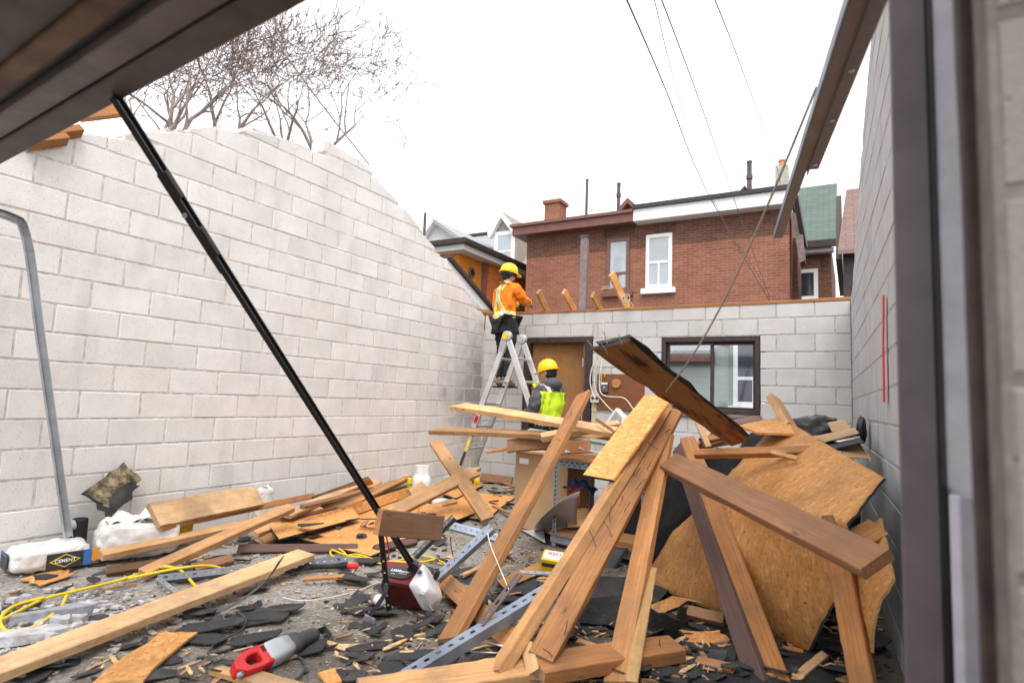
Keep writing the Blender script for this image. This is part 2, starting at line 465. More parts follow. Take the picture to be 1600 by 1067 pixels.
M = {}
M['pine'] = m_wood('pine_board', (0.72, 0.47, 0.255), (0.50, 0.275, 0.115))
M['pine_fresh'] = m_wood('pine_fresh', (0.82, 0.59, 0.355), (0.66, 0.42, 0.205), knots=True, streak=0.7)
M['fir'] = m_wood('fir_board', (0.60, 0.32, 0.135), (0.40, 0.175, 0.060))
M['aged'] = m_wood('aged_board', (0.53, 0.30, 0.165), (0.33, 0.165, 0.085), aged=0.45, agedc=(0.25, 0.145, 0.09))
M['stained'] = m_wood('stained_board', (0.30, 0.185, 0.145), (0.16, 0.095, 0.085), aged=0.55, agedc=(0.115, 0.072, 0.072))
M['dark_wood'] = m_wood('dark_sheathing', (0.30, 0.155, 0.065), (0.17, 0.080, 0.035), aged=0.42, agedc=(0.022, 0.017, 0.014))
M['orange_wood'] = m_wood('orange_plate_wood', (0.55, 0.27, 0.10), (0.38, 0.16, 0.055), knots=False)
M['endgrain'] = m_wood('end_grain', (0.60, 0.45, 0.29), (0.44, 0.30, 0.18), knots=False)
M['splinter'] = m_wood('split_wood', (0.72, 0.50, 0.24), (0.52, 0.30, 0.10), knots=False)
M['osb'] = m_osb('strand_board', 0.90, 0.7)
M['osb_light'] = m_osb('strand_board_light', 1.18, 0.2)
M['block_l'] = m_block('concrete_block_left', (0.76, 0.735, 0.71), corner_dark=0.75)
M['block_b'] = m_block('concrete_block_back', (0.57, 0.565, 0.56), corner_dark=0.0)
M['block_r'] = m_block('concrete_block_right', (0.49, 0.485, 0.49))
M['mortar'] = m_plain('mortar', (0.62, 0.57, 0.52), 0.95, var=0.2, scale=20, bump=0.5, spec=0.1)
M['floor'] = m_floor()
M['ground'] = m_plain('yard_ground', (0.16, 0.15, 0.12), 0.95, var=0.3, scale=1.5)
M['brick_red'] = m_brick('red_brick', (0.35, 0.138, 0.085), (0.245, 0.100, 0.068), (0.37, 0.265, 0.21), dark=0.45)
M['brick_dark'] = m_brick('dark_brick', (0.205, 0.088, 0.06), (0.12, 0.058, 0.045), (0.25, 0.19, 0.15), dark=0.4)
M['brick_orange'] = m_brick('orange_brick', (0.66, 0.25, 0.035), (0.56, 0.20, 0.025), (0.40, 0.17, 0.04), dark=0.12)
M['brick_orange2'] = m_brick('deep_orange_brick', (0.56, 0.17, 0.045), (0.44, 0.12, 0.03), (0.26, 0.10, 0.04), dark=0.25)
M['white_paint'] = m_plain('white_paint', (0.80, 0.80, 0.80), 0.55, var=0.06)
M['brown_trim'] = m_plain('brown_trim', (0.19, 0.085, 0.070), 0.5, var=0.15)
M['dark_trim'] = m_plain('dark_brown_trim', (0.045, 0.030, 0.028), 0.45, var=0.25)
M['tar_edge'] = m_plain('tar_edge', (0.05, 0.05, 0.055), 0.8)
M['sh_grey'] = m_shingle('grey_shingles', (0.42, 0.43, 0.44), (0.34, 0.35, 0.36))
M['sh_green'] = m_shingle('green_shingles', (0.155, 0.195, 0.17), (0.115, 0.155, 0.135))
M['sh_pink'] = m_shingle('pink_shingles', (0.27, 0.185, 0.165), (0.22, 0.15, 0.135))
M['sh_tan'] = m_shingle('tan_shingles', (0.40, 0.34, 0.29), (0.33, 0.28, 0.24), 0.22, 0.15)
M['siding'] = m_siding('grey_green_siding', (0.36, 0.41, 0.38))
M['siding_lt'] = m_siding('pale_siding', (0.62, 0.63, 0.63))
M['pipe'] = m_plain('rusty_pipe', (0.11, 0.085, 0.08), 0.7, var=0.3)
M['post'] = m_plain('weathered_post', (0.22, 0.17, 0.165), 0.7, var=0.2)
M['chim'] = m_plain('rendered_chimney', (0.45, 0.42, 0.38), 0.9, var=0.15)
M['clay'] = m_plain('clay_pot', (0.60, 0.24, 0.11), 0.8)
M['glass'] = m_glass('window_glass', (0.86, 0.88, 0.90), 0.08)
M['pane'] = m_plain('curtained_pane', (0.42, 0.46, 0.50), 0.12, var=0.10, scale=2, bump=0, spec=0.7)
M['pane_dark'] = m_plain('dark_pane', (0.035, 0.04, 0.055), 0.1, var=0.3, scale=1.5, bump=0, spec=0.8)
M['curtain'] = m_plain('curtain', (0.66, 0.66, 0.66), 0.9, var=0.1)
M['galv'] = m_metal('galvanised_steel', (0.52, 0.55, 0.60), 0.36)
M['galv_blue'] = m_metal('blue_galvanised_steel', (0.40, 0.47, 0.58), 0.34)
M['steel_dk'] = m_metal('dark_slotted_steel', (0.17, 0.18, 0.20), 0.5)
M['alu'] = m_metal('aluminium', (0.70, 0.71, 0.72), 0.35, var=0.10, spangle=False)
M['black'] = m_plain('black_steel', (0.014, 0.014, 0.015), 0.38, var=0.3, spec=0.5)
M['black_rub'] = m_plain('black_rubber', (0.018, 0.018, 0.019), 0.7, var=0.3)
M['hole'] = m_plain('punched_hole', (0.010, 0.010, 0.011), 0.9)
M['beam'] = m_plain('brown_steel', (0.080, 0.060, 0.055), 0.5, var=0.3, scale=6)
M['beam_l'] = m_plain('grey_brown_steel', (0.16, 0.125, 0.115), 0.45, var=0.22, scale=6)
M['beam_rust'] = m_plain('rust_brown_steel', (0.155, 0.082, 0.050), 0.6, var=0.4, scale=5)
M['timber_dk'] = m_plain('dark_timber', (0.05, 0.035, 0.03), 0.8, var=0.4)
M['jamb_d'] = m_plain('dark_jamb_cladding', (0.125, 0.100, 0.112), 0.45, var=0.12)
M['jamb_l'] = m_plain('grey_jamb_cladding', (0.50, 0.48, 0.53), 0.40, var=0.12)
M['tar'] = m_tar('asphalt_shingle')
M['tar_b'] = m_tar('asphalt_felt', (0.020, 0.020, 0.021))
M['red'] = m_plain('maroon_plastic', (0.165, 0.010, 0.014), 0.35, var=0.12)
M['red_b'] = m_plain('red_plastic', (0.56, 0.022, 0.024), 0.38, var=0.12)
M['lens'] = m_plain('white_lens_plastic', (0.78, 0.77, 0.78), 0.3, var=0.04, scale=4, bump=0.02)
M['grey_pl'] = m_plain('grey_plastic', (0.36, 0.37, 0.38), 0.4, var=0.1)
M['yellow'] = m_plain('yellow_plastic', (0.80, 0.53, 0.015), 0.4, var=0.06)
M['yellow_cord'] = m_plain('yellow_cord', (0.74, 0.54, 0.02), 0.5, var=0.1)
M['hat'] = m_plain('yellow_hard_hat', (0.86, 0.55, 0.012), 0.28, var=0.03, bump=0.0)
M['white_bag'] = m_plain('white_bag', (0.72, 0.70, 0.67), 0.5, var=0.22, scale=7, bump=0.5)
M['card'] = m_plain('cardboard', (0.43, 0.27, 0.145), 0.85, var=0.10, scale=5)
M['white'] = m_plain('white_plastic', (0.78, 0.78, 0.77), 0.4, var=0.05)
M['print_dk'] = m_plain('dark_print', (0.04, 0.04, 0.045), 0.5)
M['print_bl'] = m_plain('blue_print', (0.04, 0.16, 0.42), 0.5)
M['print_or'] = m_plain('orange_print', (0.80, 0.30, 0.03), 0.5)
M['print_ye'] = m_plain('yellow_print', (0.85, 0.66, 0.02), 0.5)
M['print_rd'] = m_plain('red_print', (0.62, 0.03, 0.05), 0.5)
M['print_wh'] = m_plain('white_print', (0.85, 0.85, 0.85), 0.5, var=0.02)
M['strap'] = m_plain('red_strap', (0.70, 0.025, 0.03), 0.6)
M['door'] = m_wood('veneer_door', (0.40, 0.22, 0.085), (0.30, 0.155, 0.055), knots=False, streak=0.4, rough=0.5)
M['panel'] = m_wood('red_brown_plywood', (0.30, 0.115, 0.05), (0.21, 0.075, 0.032), knots=False)
M['green_ms'] = m_plain('green_painted_steel', (0.28, 0.36, 0.30), 0.5, var=0.15)
M['rope'] = m_plain('beige_rope', (0.42, 0.36, 0.29), 0.9)
M['wire'] = m_plain('overhead_wire', (0.20, 0.16, 0.15), 0.8)
M['cable'] = m_plain('pale_cable', (0.72, 0.68, 0.58), 0.5)
M['bark'] = m_plain('bark', (0.33, 0.27, 0.24), 0.95, var=0.3, scale=14, bump=0.5)
M['twig'] = m_plain('twigs', (0.25, 0.175, 0.155), 0.9, var=0.25, scale=5)
M['bin'] = m_plain('black_bin_bag', (0.016, 0.016, 0.019), 0.28, var=0.3, scale=20, bump=0.6)
M['poly'] = m_plain('grey_plastic_sheet', (0.44, 0.43, 0.44), 0.28, var=0.08)
M['mat'] = m_plain('dark_rubber_mat', (0.045, 0.050, 0.052), 0.6, var=0.2)
M['chip'] = m_plain('wood_chips', (0.62, 0.42, 0.23), 0.9, var=0.3, scale=30)
M['rubble'] = m_plain('broken_concrete', (0.46, 0.45, 0.46), 0.95, var=0.25, scale=25, bump=0.5)
M['crumb'] = m_plain('asphalt_crumbs', (0.05, 0.047, 0.046), 0.95, var=0.4, scale=30)
M['blue'] = m_plain('blue_cloth', (0.02, 0.05, 0.16), 0.7)
M['nail'] = m_metal('nail_steel', (0.16, 0.15, 0.15), 0.5)
M['skin'] = m_plain('skin', (0.46, 0.27, 0.20), 0.5, var=0.05)
M['hair'] = m_plain('dark_hair', (0.014, 0.012, 0.012), 0.6)
M['trousers'] = m_plain('black_trousers', (0.018, 0.018, 0.020), 0.85, var=0.3)
M['boot'] = m_plain('muddy_boot', (0.17, 0.115, 0.085), 0.85, var=0.3)
M['jacket_gr'] = m_plain('charcoal_jacket', (0.075, 0.075, 0.085), 0.8, var=0.2, bump=0.3)
M['hivis'] = m_plain('lime_hi_vis', (0.62, 0.86, 0.03), 0.7, var=0.06, bump=0.3)
M['orange_j'] = m_plain('orange_hi_vis', (0.92, 0.235, 0.02), 0.7, var=0.07, bump=0.3)
M['silver'] = m_plain('reflective_band', (0.50, 0.52, 0.53), 0.35, var=0.08)
M['glove'] = m_plain('grey_work_glove', (0.14, 0.14, 0.16), 0.8, var=0.3)
M['timber_char'] = m_plain('charred_timber', (0.040, 0.030, 0.026), 0.85, var=0.5, scale=14, bump=0.6)
def m_mould():
    t = NT('mouldy_sheathing'); co = t.coord('Object', rand=3.0); f = t.noise(co, 9, 7, 0.72)
    c = t.ramp(f, [(0.38, (0.03, 0.028, 0.025)), (0.5, (0.13, 0.10, 0.065)), (0.62, (0.34, 0.27, 0.17))])
    t.bump(f, 0.5, 0.005); return t.done(c, 0.9, 0, 0.15)
M['mould'] = m_mould()
def m_char():
    t = NT('charred_plank_face'); co = t.coord('Object', (1.2, 7, 7), rand=3.0); f = t.noise(t.coord('Object', (0.45, 3.2, 1), rand=5.0), 5.0, 6, 0.65); g = t.noise(t.coord('Object', (1.5, 30, 30)), 2.5, 5, 0.7)
    c = t.mix(g, (0.20, 0.085, 0.030), (0.36, 0.175, 0.065))
    c = t.mix(t.ramp(f, [(0.50, 0), (0.64, 0.95)]), c, (0.030, 0.015, 0.012))
    t.bump(t.math('ADD', f, g), 0.4, 0.004); return t.done(c, 0.8, 0, 0.2)
M['char_plank'] = m_char()
M['strap_br'] = m_metal('brown_strap_steel', (0.20, 0.16, 0.15), 0.55)
M['red_dk'] = m_plain('dark_maroon_shell', (0.075, 0.008, 0.010), 0.4, var=0.2)
M['print_bl2'] = m_plain('navy_button', (0.03, 0.04, 0.12), 0.4)
M['black_sh'] = m_plain('black_gloss', (0.03, 0.03, 0.034), 0.3, var=0.3)
M['steel_tb'] = m_plain('grey_painted_steel', (0.19, 0.22, 0.25), 0.5, var=0.2)
M['print_rdw'] = m_plain('red_wire', (0.65, 0.06, 0.03), 0.5)
M['green_can'] = m_plain('green_can', (0.12, 0.30, 0.05), 0.4, var=0.3)
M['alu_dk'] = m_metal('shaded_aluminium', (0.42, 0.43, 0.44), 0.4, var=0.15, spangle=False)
M['print_lip'] = m_plain('lips', (0.40, 0.19, 0.16), 0.5)
M['grey_lt'] = m_plain('pale_grey_casting', (0.42, 0.44, 0.46), 0.4, var=0.1)
M['boot_rub'] = m_plain('grey_rubber_boot', (0.060, 0.058, 0.060), 0.6, var=0.2)
M['cord_gr'] = m_plain('dark_cord', (0.055, 0.055, 0.058), 0.6)
M['rubble_d'] = m_plain('grey_concrete_piece', (0.30, 0.30, 0.33), 0.95, var=0.2, scale=25, bump=0.5)
M['dust'] = m_plain('sawdust', (0.38, 0.29, 0.19), 0.95, var=0.4, scale=60)
M['track'] = m_metal('brownish_track_steel', (0.33, 0.30, 0.285), 0.45)
M['track_lip'] = m_metal('blue_track_lip', (0.20, 0.22, 0.28), 0.4)
M['sliver_br'] = m_plain('brown_splinters', (0.34, 0.20, 0.11), 0.9, var=0.4, scale=20)
M['void'] = m_plain('pile_dark', (0.010, 0.010, 0.011), 0.9, var=0.5, bump=0.6)  # near black stands for the darkness inside the pile
M['brown_beam'] = m_wood('brown_beam', (0.24, 0.135, 0.078), (0.135, 0.072, 0.042), aged=0.3, agedc=(0.09, 0.055, 0.04))
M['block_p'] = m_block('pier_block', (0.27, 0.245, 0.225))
M['mortar_g'] = m_plain('grey_mortar', (0.44, 0.41, 0.37), 0.95, var=0.2, scale=20, bump=0.5, spec=0.1)
M['mortar_d'] = m_plain('dark_mortar', (0.19, 0.17, 0.155), 0.95, var=0.2, scale=20, bump=0.5, spec=0.1)
M['stub'] = m_wood('fresh_stub', (0.86, 0.50, 0.20), (0.70, 0.36, 0.12), knots=False)
# ------------------------------------------------------------------ ground and slab
b = MB(); b.grid(lambda u, v: (-300 + 600 * u, -250 + 900 * v, -0.06), 8, 8)
tag(b.build('ground', M['ground']), 'bare yard ground around the roofless garage and houses', None, kind='structure')
def floor_z(x, y):
    return 0.010 * mnoise.noise(Vector((x * 2.1, y * 2.1, 0))) + 0.006 * mnoise.noise(Vector((x * 9, y * 9, 3))) - 0.008
b = MB(); b.sm = True
b.grid(lambda u, v: (-5.0 + 5.9 * u, -1.0 + 8.75 * v, floor_z(-5.0 + 5.9 * u, -1.0 + 8.75 * v)), 110, 160)
tag(b.build('floor', M['floor']), 'gritty concrete garage floor strewn with roofing debris', None, kind='structure')

# ------------------------------------------------------------------ block walls
CH = 0.2032
def block_mesh(L, H, T, rng, mat, top=None):
    """one block, front face at local y=0 looking -y, x along wall, centred; bevelled arris"""
    e = 0.006
    b = MB()
    x0, x1, z0, z1 = -L / 2, L / 2, -H / 2, H / 2
    j = lambda: rng.uniform(-0.0022, 0.0022)
    ztl, ztr = (z1, z1) if top is None else top
    back = [(x0, T, z0), (x1, T, z0), (x1, T, ztr), (x0, T, ztl)]
    mid = [(x0 + j(), e, z0 + j()), (x1 + j(), e, z0 + j()), (x1 + j(), e, ztr + j()), (x0 + j(), e, ztl + j())]
    fr = [(x0 + e, j() * 0.6, z0 + e), (x1 - e, j() * 0.6, z0 + e), (x1 - e, j() * 0.6, ztr - e), (x0 + e, j() * 0.6, ztl - e)]
    n = b.add(back + mid + fr)
    b.face((n + 8, n + 9, n + 10, n + 11))
    for k in range(4):
        q = (k + 1) % 4
        b.face((n + 4 + k, n + 4 + q, n + 8 + q, n + 8 + k)); b.face((n + k, n + q, n + 4 + q, n + 4 + k))
    b.face((n + 3, n + 2, n + 1, n))
    return b.mesh('block', mat)
def block_wall(name, label, org, along, inward, length, phase, L, topfn, openings, mat, seed, stag=0.5, x_start=0.0, T=0.19, mortar='mortar_g'):
    """org: point on the inner face at floor level, `along` horizontal unit vector, `inward` unit vector that faces the yard"""
    rng = random.Random(seed)
    along = Vector(along); out = -Vector(inward)
    root = empty(name, org, label, 'wall')
    Mo = Matrix(((along.x, out.x, 0, 0), (along.y, out.y, 0, 0), (0, 0, 1, 0), (0, 0, 0, 1)))
    flip = Mo.to_3x3().determinant() < 0
    if flip: Mo = Matrix(((-along.x, out.x, 0, 0), (-along.y, out.y, 0, 0), (0, 0, 1, 0), (0, 0, 0, 1)))
    full = [block_mesh(L - 0.010, CH - 0.010, T, rng, mat) for _ in range(5)]
    # mortar core as strips following the top outline and openings
    core = MB(); stp = 0.1
    org_v = Vector(org)
    x = x_start
    while x < length - 1e-6:
        xe = min(x + stp, length)
        segs = [(-0.05, min(topfn(x), topfn(xe)) - 0.015)]
        for (a, c, z0, z1) in openings:
            if x < c - 1e-3 and xe > a + 1e-3:
                ns = []
                for s0, s1 in segs:
                    if z0 > s0: ns.append((s0, min(z0, s1)))
                    if z1 < s1: ns.append((max(z1, s0), s1))
                segs = ns
        for s0, s1 in segs:
            if s1 - s0 < 0.01: continue
            p = org_v + along * ((x + xe) / 2) + out * (0.0032 + (T - 0.006) / 2)
            core.box(p + Vector((0, 0, (s0 + s1) / 2)), xe - x, T - 0.006, s1 - s0, (along, out, Vector((0, 0, 1))))
        x = xe
    core.build('mortar_core', M[mortar], root)
    def put(x0, x1, z0, z1, ztl=None, ztr=None):
        if x1 - x0 < 0.03: return
        zc = (z0 + z1) / 2
        whole = ztl is None and abs((x1 - x0) - L) < 0.004 and abs((z1 - z0) - CH) < 0.002
        if whole: me = rng.choice(full)
        else:
            H = z1 - z0 - 0.010; tp = None
            if ztl is not None:
                a_, b_ = ztl - zc - 0.004, ztr - zc - 0.004
                a_ = max(a_, -H / 2 + 0.015); b_ = max(b_, -H / 2 + 0.015)
                tp = (b_, a_) if flip else (a_, b_)
            me = block_mesh(x1 - x0 - 0.010, H, T, rng, mat, tp)
        o = bpy.data.objects.new('block', me); col.objects.link(o); o.parent = root
        Mx = Mo.copy(); p = along * ((x0 + x1) / 2) + Vector((0, 0, zc)) - out * rng.uniform(-0.0018, 0.0018)
        Mx.translation = p
        tilt = Matrix.Rotation(R(rng.uniform(-0.12, 0.12)), 4, 'Y')
        o.matrix_basis = Mx @ tilt
    k = -1
    while True:
        z0 = phase + k * CH; z1 = z0 + CH
        if z0 > 4.3: break
        sh = (k % 2) * L * stag
        x = x_start - L + sh - L * 0.0
        while x < length:
            a, c = max(x, x_start), min(x + L, length)
            x += L
            if c - a < 0.03: continue
            # openings
            parts = [(a, c, z0, z1)]
            for (oa, oc, oz0, oz1) in openings:
                ns = []
                for (pa, pc, p0, p1) in parts:
                    if pc <= oa + 1e-4 or pa >= oc - 1e-4 or p1 <= oz0 + 1e-4 or p0 >= oz1 - 1e-4: ns.append((pa, pc, p0, p1)); continue
                    if pa < oa: ns.append((pa, oa, p0, p1))
                    if pc > oc: ns.append((oc, pc, p0, p1))
                    ma, mc = max(pa, oa), min(pc, oc)
                    if p0 < oz0 - 0.02: ns.append((ma, mc, p0, oz0))
                    if p1 > oz1 + 0.02: ns.append((ma, mc, oz1, p1))
                parts = ns
            for (pa, pc, p0, p1) in parts:
                inside = [pa + (pc - pa) * i / 24 for i in range(25) if topfn(pa + (pc - pa) * i / 24) > p0 + 0.035]
                if not inside: continue
                if len(inside) < 25: pa, pc = max(pa, min(inside)), min(pc, max(inside))
                if pc - pa < 0.05: continue
                tl, tr = topfn(pa), topfn(pc)
                if min(tl, tr) >= p1 - 0.004: put(pa, pc, p0, p1)
                elif max(tl, tr) > p0 + 0.03:
                    put(pa, pc, p0, p1, min(tl, p1), min(tr, p1))
        k += 1
    return root
def interp(pts):
    def f(x):
        if x <= pts[0][0]: return pts[0][1]
        for (a, b_), (c, d) in zip(pts, pts[1:]):
            if x <= c: return b_ + (d - b_) * (x - a) / (c - a)
        return pts[-1][1]
    return f
# left gable: outline surveyed from the broken top edge
LTOP = [(-1.0, 2.2), (1.0, 2.62), (1.6, 2.84), (2.02, 3.06), (2.2, 3.09), (2.36, 3.20), (2.62, 3.36), (2.9, 3.46), (3.09, 3.56), (3.3, 3.61), (3.36, 3.69), (3.6, 3.77), (3.66, 3.71), (3.9, 3.77), (4.17, 3.77), (4.19, 3.65), (4.28, 3.66), (4.30, 3.95), (4.66, 3.94), (4.98, 3.90), (5.1, 3.83), (5.26, 3.76), (5.5, 3.66), (5.77, 3.54), (6.05, 3.42), (6.33, 3.25), (6.64, 3.10), (6.95, 2.93), (7.15, 2.79), (7.45, 2.62), (7.67, 2.50), (8.0, 2.46)]
ltop = interp(LTOP)
LB = 0.432
block_wall('block_wall', 'long pale concrete block gable wall with broken sloping top, left of the debris', (XL, 0, 0), (0, 1, 0), (1, 0, 0), YB - 0.006, 0.152 - CH, LB, lambda x: ltop(x), [], M['block_l'], 3, x_start=1.149, mortar='mortar')
# back wall with door and window openings
DOOR = (0.715, 1.785, -0.2, 2.14)
WIN = (2.752, 3.945, 1.145, 2.11)
PLATE_Z = 2.495
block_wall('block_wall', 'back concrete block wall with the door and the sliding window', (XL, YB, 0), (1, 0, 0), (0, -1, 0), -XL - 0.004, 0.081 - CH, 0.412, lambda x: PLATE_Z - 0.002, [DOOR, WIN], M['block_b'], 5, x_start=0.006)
# right gable, slightly out of square
RO = RCOR - RDIR * 6.98
RTOP = [(0.0, 2.75), (0.4, 2.88), (1.0, 3.05), (1.6, 3.35), (2.2, 3.6), (3.2, 4.0), (3.6, 3.9), (4.0, 3.74), (4.5, 3.56), (5.1, 3.31), (5.9, 2.98), (6.8, 2.52), (7.2, 2.48)]
rtop = interp(RTOP)
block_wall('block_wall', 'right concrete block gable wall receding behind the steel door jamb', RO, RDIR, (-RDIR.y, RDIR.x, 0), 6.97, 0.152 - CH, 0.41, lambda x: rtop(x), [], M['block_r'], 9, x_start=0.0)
# pier beside the camera: the end of the front wall
PX = AY(1566, 600, 0.80).x
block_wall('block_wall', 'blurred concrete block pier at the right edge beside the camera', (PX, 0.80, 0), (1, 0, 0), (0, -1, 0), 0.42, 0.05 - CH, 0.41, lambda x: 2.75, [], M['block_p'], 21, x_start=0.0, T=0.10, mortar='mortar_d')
# ------------------------------------------------------------------ houses behind the yard
def win_part(parent, p0, p1, frame_m, pane_m, depth=0.10, fw=0.09, split=None, bars=(), sill=True, hood=None, n=(0, -1, 0)):
    """window on a wall that faces -Y: p0 lower left, p1 upper right on the wall face"""
    x0, x1, z0, z1, y = p0.x, p1.x, p0.z, p1.z, p0.y
    fr = MB()
    fr.span((x0, y - 0.05, z0), (x0 + fw, y + 0.08, z1)); fr.span((x1 - fw, y - 0.05, z0), (x1, y + 0.08, z1))
    fr.span((x0 + fw, y - 0.052, z1 - fw), (x1 - fw, y + 0.08, z1)); fr.span((x0 + fw, y - 0.052, z0), (x1 - fw, y + 0.08, z0 + fw))
    if split: fr.span((x0 + fw, y - 0.045, z0 + (z1 - z0) * split - 0.03), (x1 - fw, y + 0.07, z0 + (z1 - z0) * split + 0.03))
    for (fx, za, zb) in bars:
        xx = x0 + (x1 - x0) * fx
        fr.span((xx - 0.022, y - 0.04, z0 + (z1 - z0) * za + 0.031), (xx + 0.022, y + 0.06, z0 + (z1 - z0) * zb - 0.031))
    f = fr.build('window', frame_m, parent)
    pn = MB(); pn.span((x0 + fw * 0.9, y - 0.030, z0 + fw * 0.9), (x1 - fw * 0.9, y + 0.0, z1 - fw * 0.9))
    o = pn.build('pane', pane_m, f)
    if sill:
        sl = MB(); sl.span((x0 - 0.10, y - 0.12, z0 - 0.14), (x1 + 0.10, y + 0.02, z0 - 0.004)); sl.build('sill', frame_m, f, bevel=0.01)
    return f
def lintel_bricks(parent, x0, x1, z, y, mat, n=16, h=0.26):
    for i in range(n):
        a = x0 + (x1 - x0) * i / n; c = x0 + (x1 - x0) * (i + 1) / n
        t = (i + 0.5) / n * 2 - 1
        b = MB(); b.span((a + 0.006, y - 0.012, z - 0.05 * t * t), (c - 0.006, y + 0.05, z + h - 0.05 * t * t)); b.build('arch_brick', mat, parent)

# --- red brick house straight behind the yard (facade parallel to the back wall)
YH = 14.5
pl, pr = AY(820, 480, YH), AY(1234, 470, YH)
tL, tM, tR = AY(818, 352, YH), AY(996, 330, YH), AY(1234, 312, YH)
zt = AY(1040, 340, YH - 0.36).z + 0.03
hx0, hx1 = pl.x, pr.x
house = empty('brick_house', ((hx0 + hx1) / 2, YH, 0), 'red brick house with two tall upper windows behind the back wall', 'house')
b = MB(); b.prism([(hx0, YH, -0.05), (hx1, YH, -0.05), (hx1, YH + 2.2, -0.05), (hx1 - 2.4, YH + 2.2, -0.05), (hx1 - 2.4, YH + 9, -0.05), (hx0, YH + 9, -0.05)], (0, 0, zt + 0.03)); b.build('wall', M['brick_red'], house)
# darker soldier band under the eaves
b = MB(); b.span((hx0 + 0.01, YH - 0.012, zt - 0.62), (hx1 - 0.01, YH + 0.02, zt - 0.06)); b.build('brick_band', M['brick_dark'], house)
xm = tM.x
b = MB(); b.span((hx0 - 0.30, YH - 0.36, zt - 0.03), (xm, YH + 9, zt + 0.20)); b.build('fascia', M['brown_trim'], house, bevel=0.01)
b = MB(); b.prism([(xm + 0.004, YH - 0.36, zt - 0.03), (hx1 - 0.02, YH - 0.36, zt - 0.03), (hx1 - 0.02, YH + 2.2, zt - 0.03), (hx1 - 2.4, YH + 2.2, zt - 0.03), (hx1 - 2.4, YH + 9, zt - 0.03), (xm + 0.004, YH + 9, zt - 0.03)], (0, 0, 0.31)); b.build('fascia', M['white_paint'], house, bevel=0.01)
b = MB(); b.prism([(hx0 - 0.36, YH - 0.42, zt + 0.20), (xm, YH - 0.42, zt + 0.20), (xm, YH + 9, zt + 0.45), (hx0 - 0.36, YH + 9, zt + 0.45)], (0, 0, 0.08)); rf = b.build('roof', M['brown_trim'], house)
b = MB(); b.prism([(xm + 0.003, YH - 0.42, zt + 0.282), (hx1 + 0.03, YH - 0.42, zt + 0.282), (hx1 + 0.03, YH + 2.2, zt + 0.282), (hx1 - 2.4, YH + 2.2, zt + 0.282), (hx1 - 2.4, YH + 9, zt + 0.282), (xm + 0.003, YH + 9, zt + 0.282)], (0, 0, 0.10)); rf2 = b.build('roof', M['tar_edge'], house)
def corner(px0, py0, px1, py1, Y): 
    a, c = AY(px0, py0, Y), AY(px1, py1, Y); return Vector((min(a.x, c.x), Y, min(a.z, c.z))), Vector((max(a.x, c.x), Y, max(a.z, c.z)))
p0, p1 = corner(948, 457, 985, 371, YH)
win_part(house, p0, p1, M['brown_trim'], M['pane'], split=0.34, bars=((0.5, 0, 0.34),))
lintel_bricks(house, p0.x - 0.12, p1.x + 0.12, p1.z + 0.10, YH, M['brick_dark'], 14)
p0, p1 = corner(1009, 452, 1051, 364, YH)
win_part(house, p0, p1, M['white_paint'], M['pane'], split=0.48, bars=((0.5, 0, 0.48),))
lintel_bricks(house, p0.x - 0.08, p1.x + 0.08, p1.z + 0.04, YH, M['brick_dark'], 15)
# side soffit and wall right of the facade; wall's shade put in as darker brick
b = MB(); b.span((hx1 + 0.004, YH + 0.9, -0.05), (hx1 + 0.10, YH + 2.1, zt - 0.5)); b.build('side_wall', M['brick_dark'], house)
b = MB(); b.prism([(hx1 + 0.03, YH + 0.1, zt - 0.10), (hx1 + 0.26, YH + 0.1, zt - 0.20), (hx1 + 0.30, YH + 0.1, zt - 1.25), (hx1 + 0.20, YH + 0.1, zt - 1.30)], (0, 0.5, 0)); b.build('soffit', M['post'], house)
b = MB(); b.bar((hx1 + 0.16, YH - 0.30, zt + 0.14), (hx1 + 0.30, YH + 0.3, zt - 0.9), 0.10, 0.10); b.build('gutter', M['dark_trim'], house)
# standing steel post in front of the facade
pt, pb = AY(914, 372, YH - 1.2), AY(909, 484, YH - 1.2)
b = MB(); b.span((pt.x - 0.09, pt.y - 0.07, -0.05), (pt.x + 0.09, pt.y + 0.07, pt.z)); b.cur = 1; b.span((pt.x - 0.11, pt.y - 0.09, pt.z), (pt.x + 0.11, pt.y + 0.09, pt.z + 0.05))
tag(b.build('steel_post', [M['post'], M['pipe']], None, origin=(pt.x, pt.y, 0), bevel=0.01), 'weathered square steel post standing before the brick facade', 'post')
# vents and chimneys on its roof
def vent(px, ptop, pbot, Y, r=0.05, lab='', collar=None):
    a, c = AY(px, ptop, Y), AY(px, pbot, Y)
    c.z = min(c.z, zt + 0.3)
    b = MB(); b.tube([(a.x, Y, c.z), (a.x, Y, a.z)], r, 10)
    if collar: 
        k = AY(px, collar, Y).z; b.tube([(a.x, Y, k - 0.06), (a.x, Y, k + 0.06)], r * 1.35, 10)
    b.tube([(a.x, Y, a.z), (a.x, Y, a.z + 0.03)], r * 1.2, 10)
    tag(b.build('vent_pipe', M['pipe'], None, origin=(a.x, Y, c.z)), lab, 'vent pipe', 'vent pipes on the roofs')
vent(917.5, 282, 338, 17.0, 0.045, 'thin bare vent pipe on the brown-edged half of the brick roof')
vent(967, 288, 330, 17.0, 0.055, 'vent pipe with a collar above the narrow upper window', collar=305)
vent(1171, 254, 308, 17.0, 0.065, 'tall dark vent pipe with a collar before the white gable', collar=277)
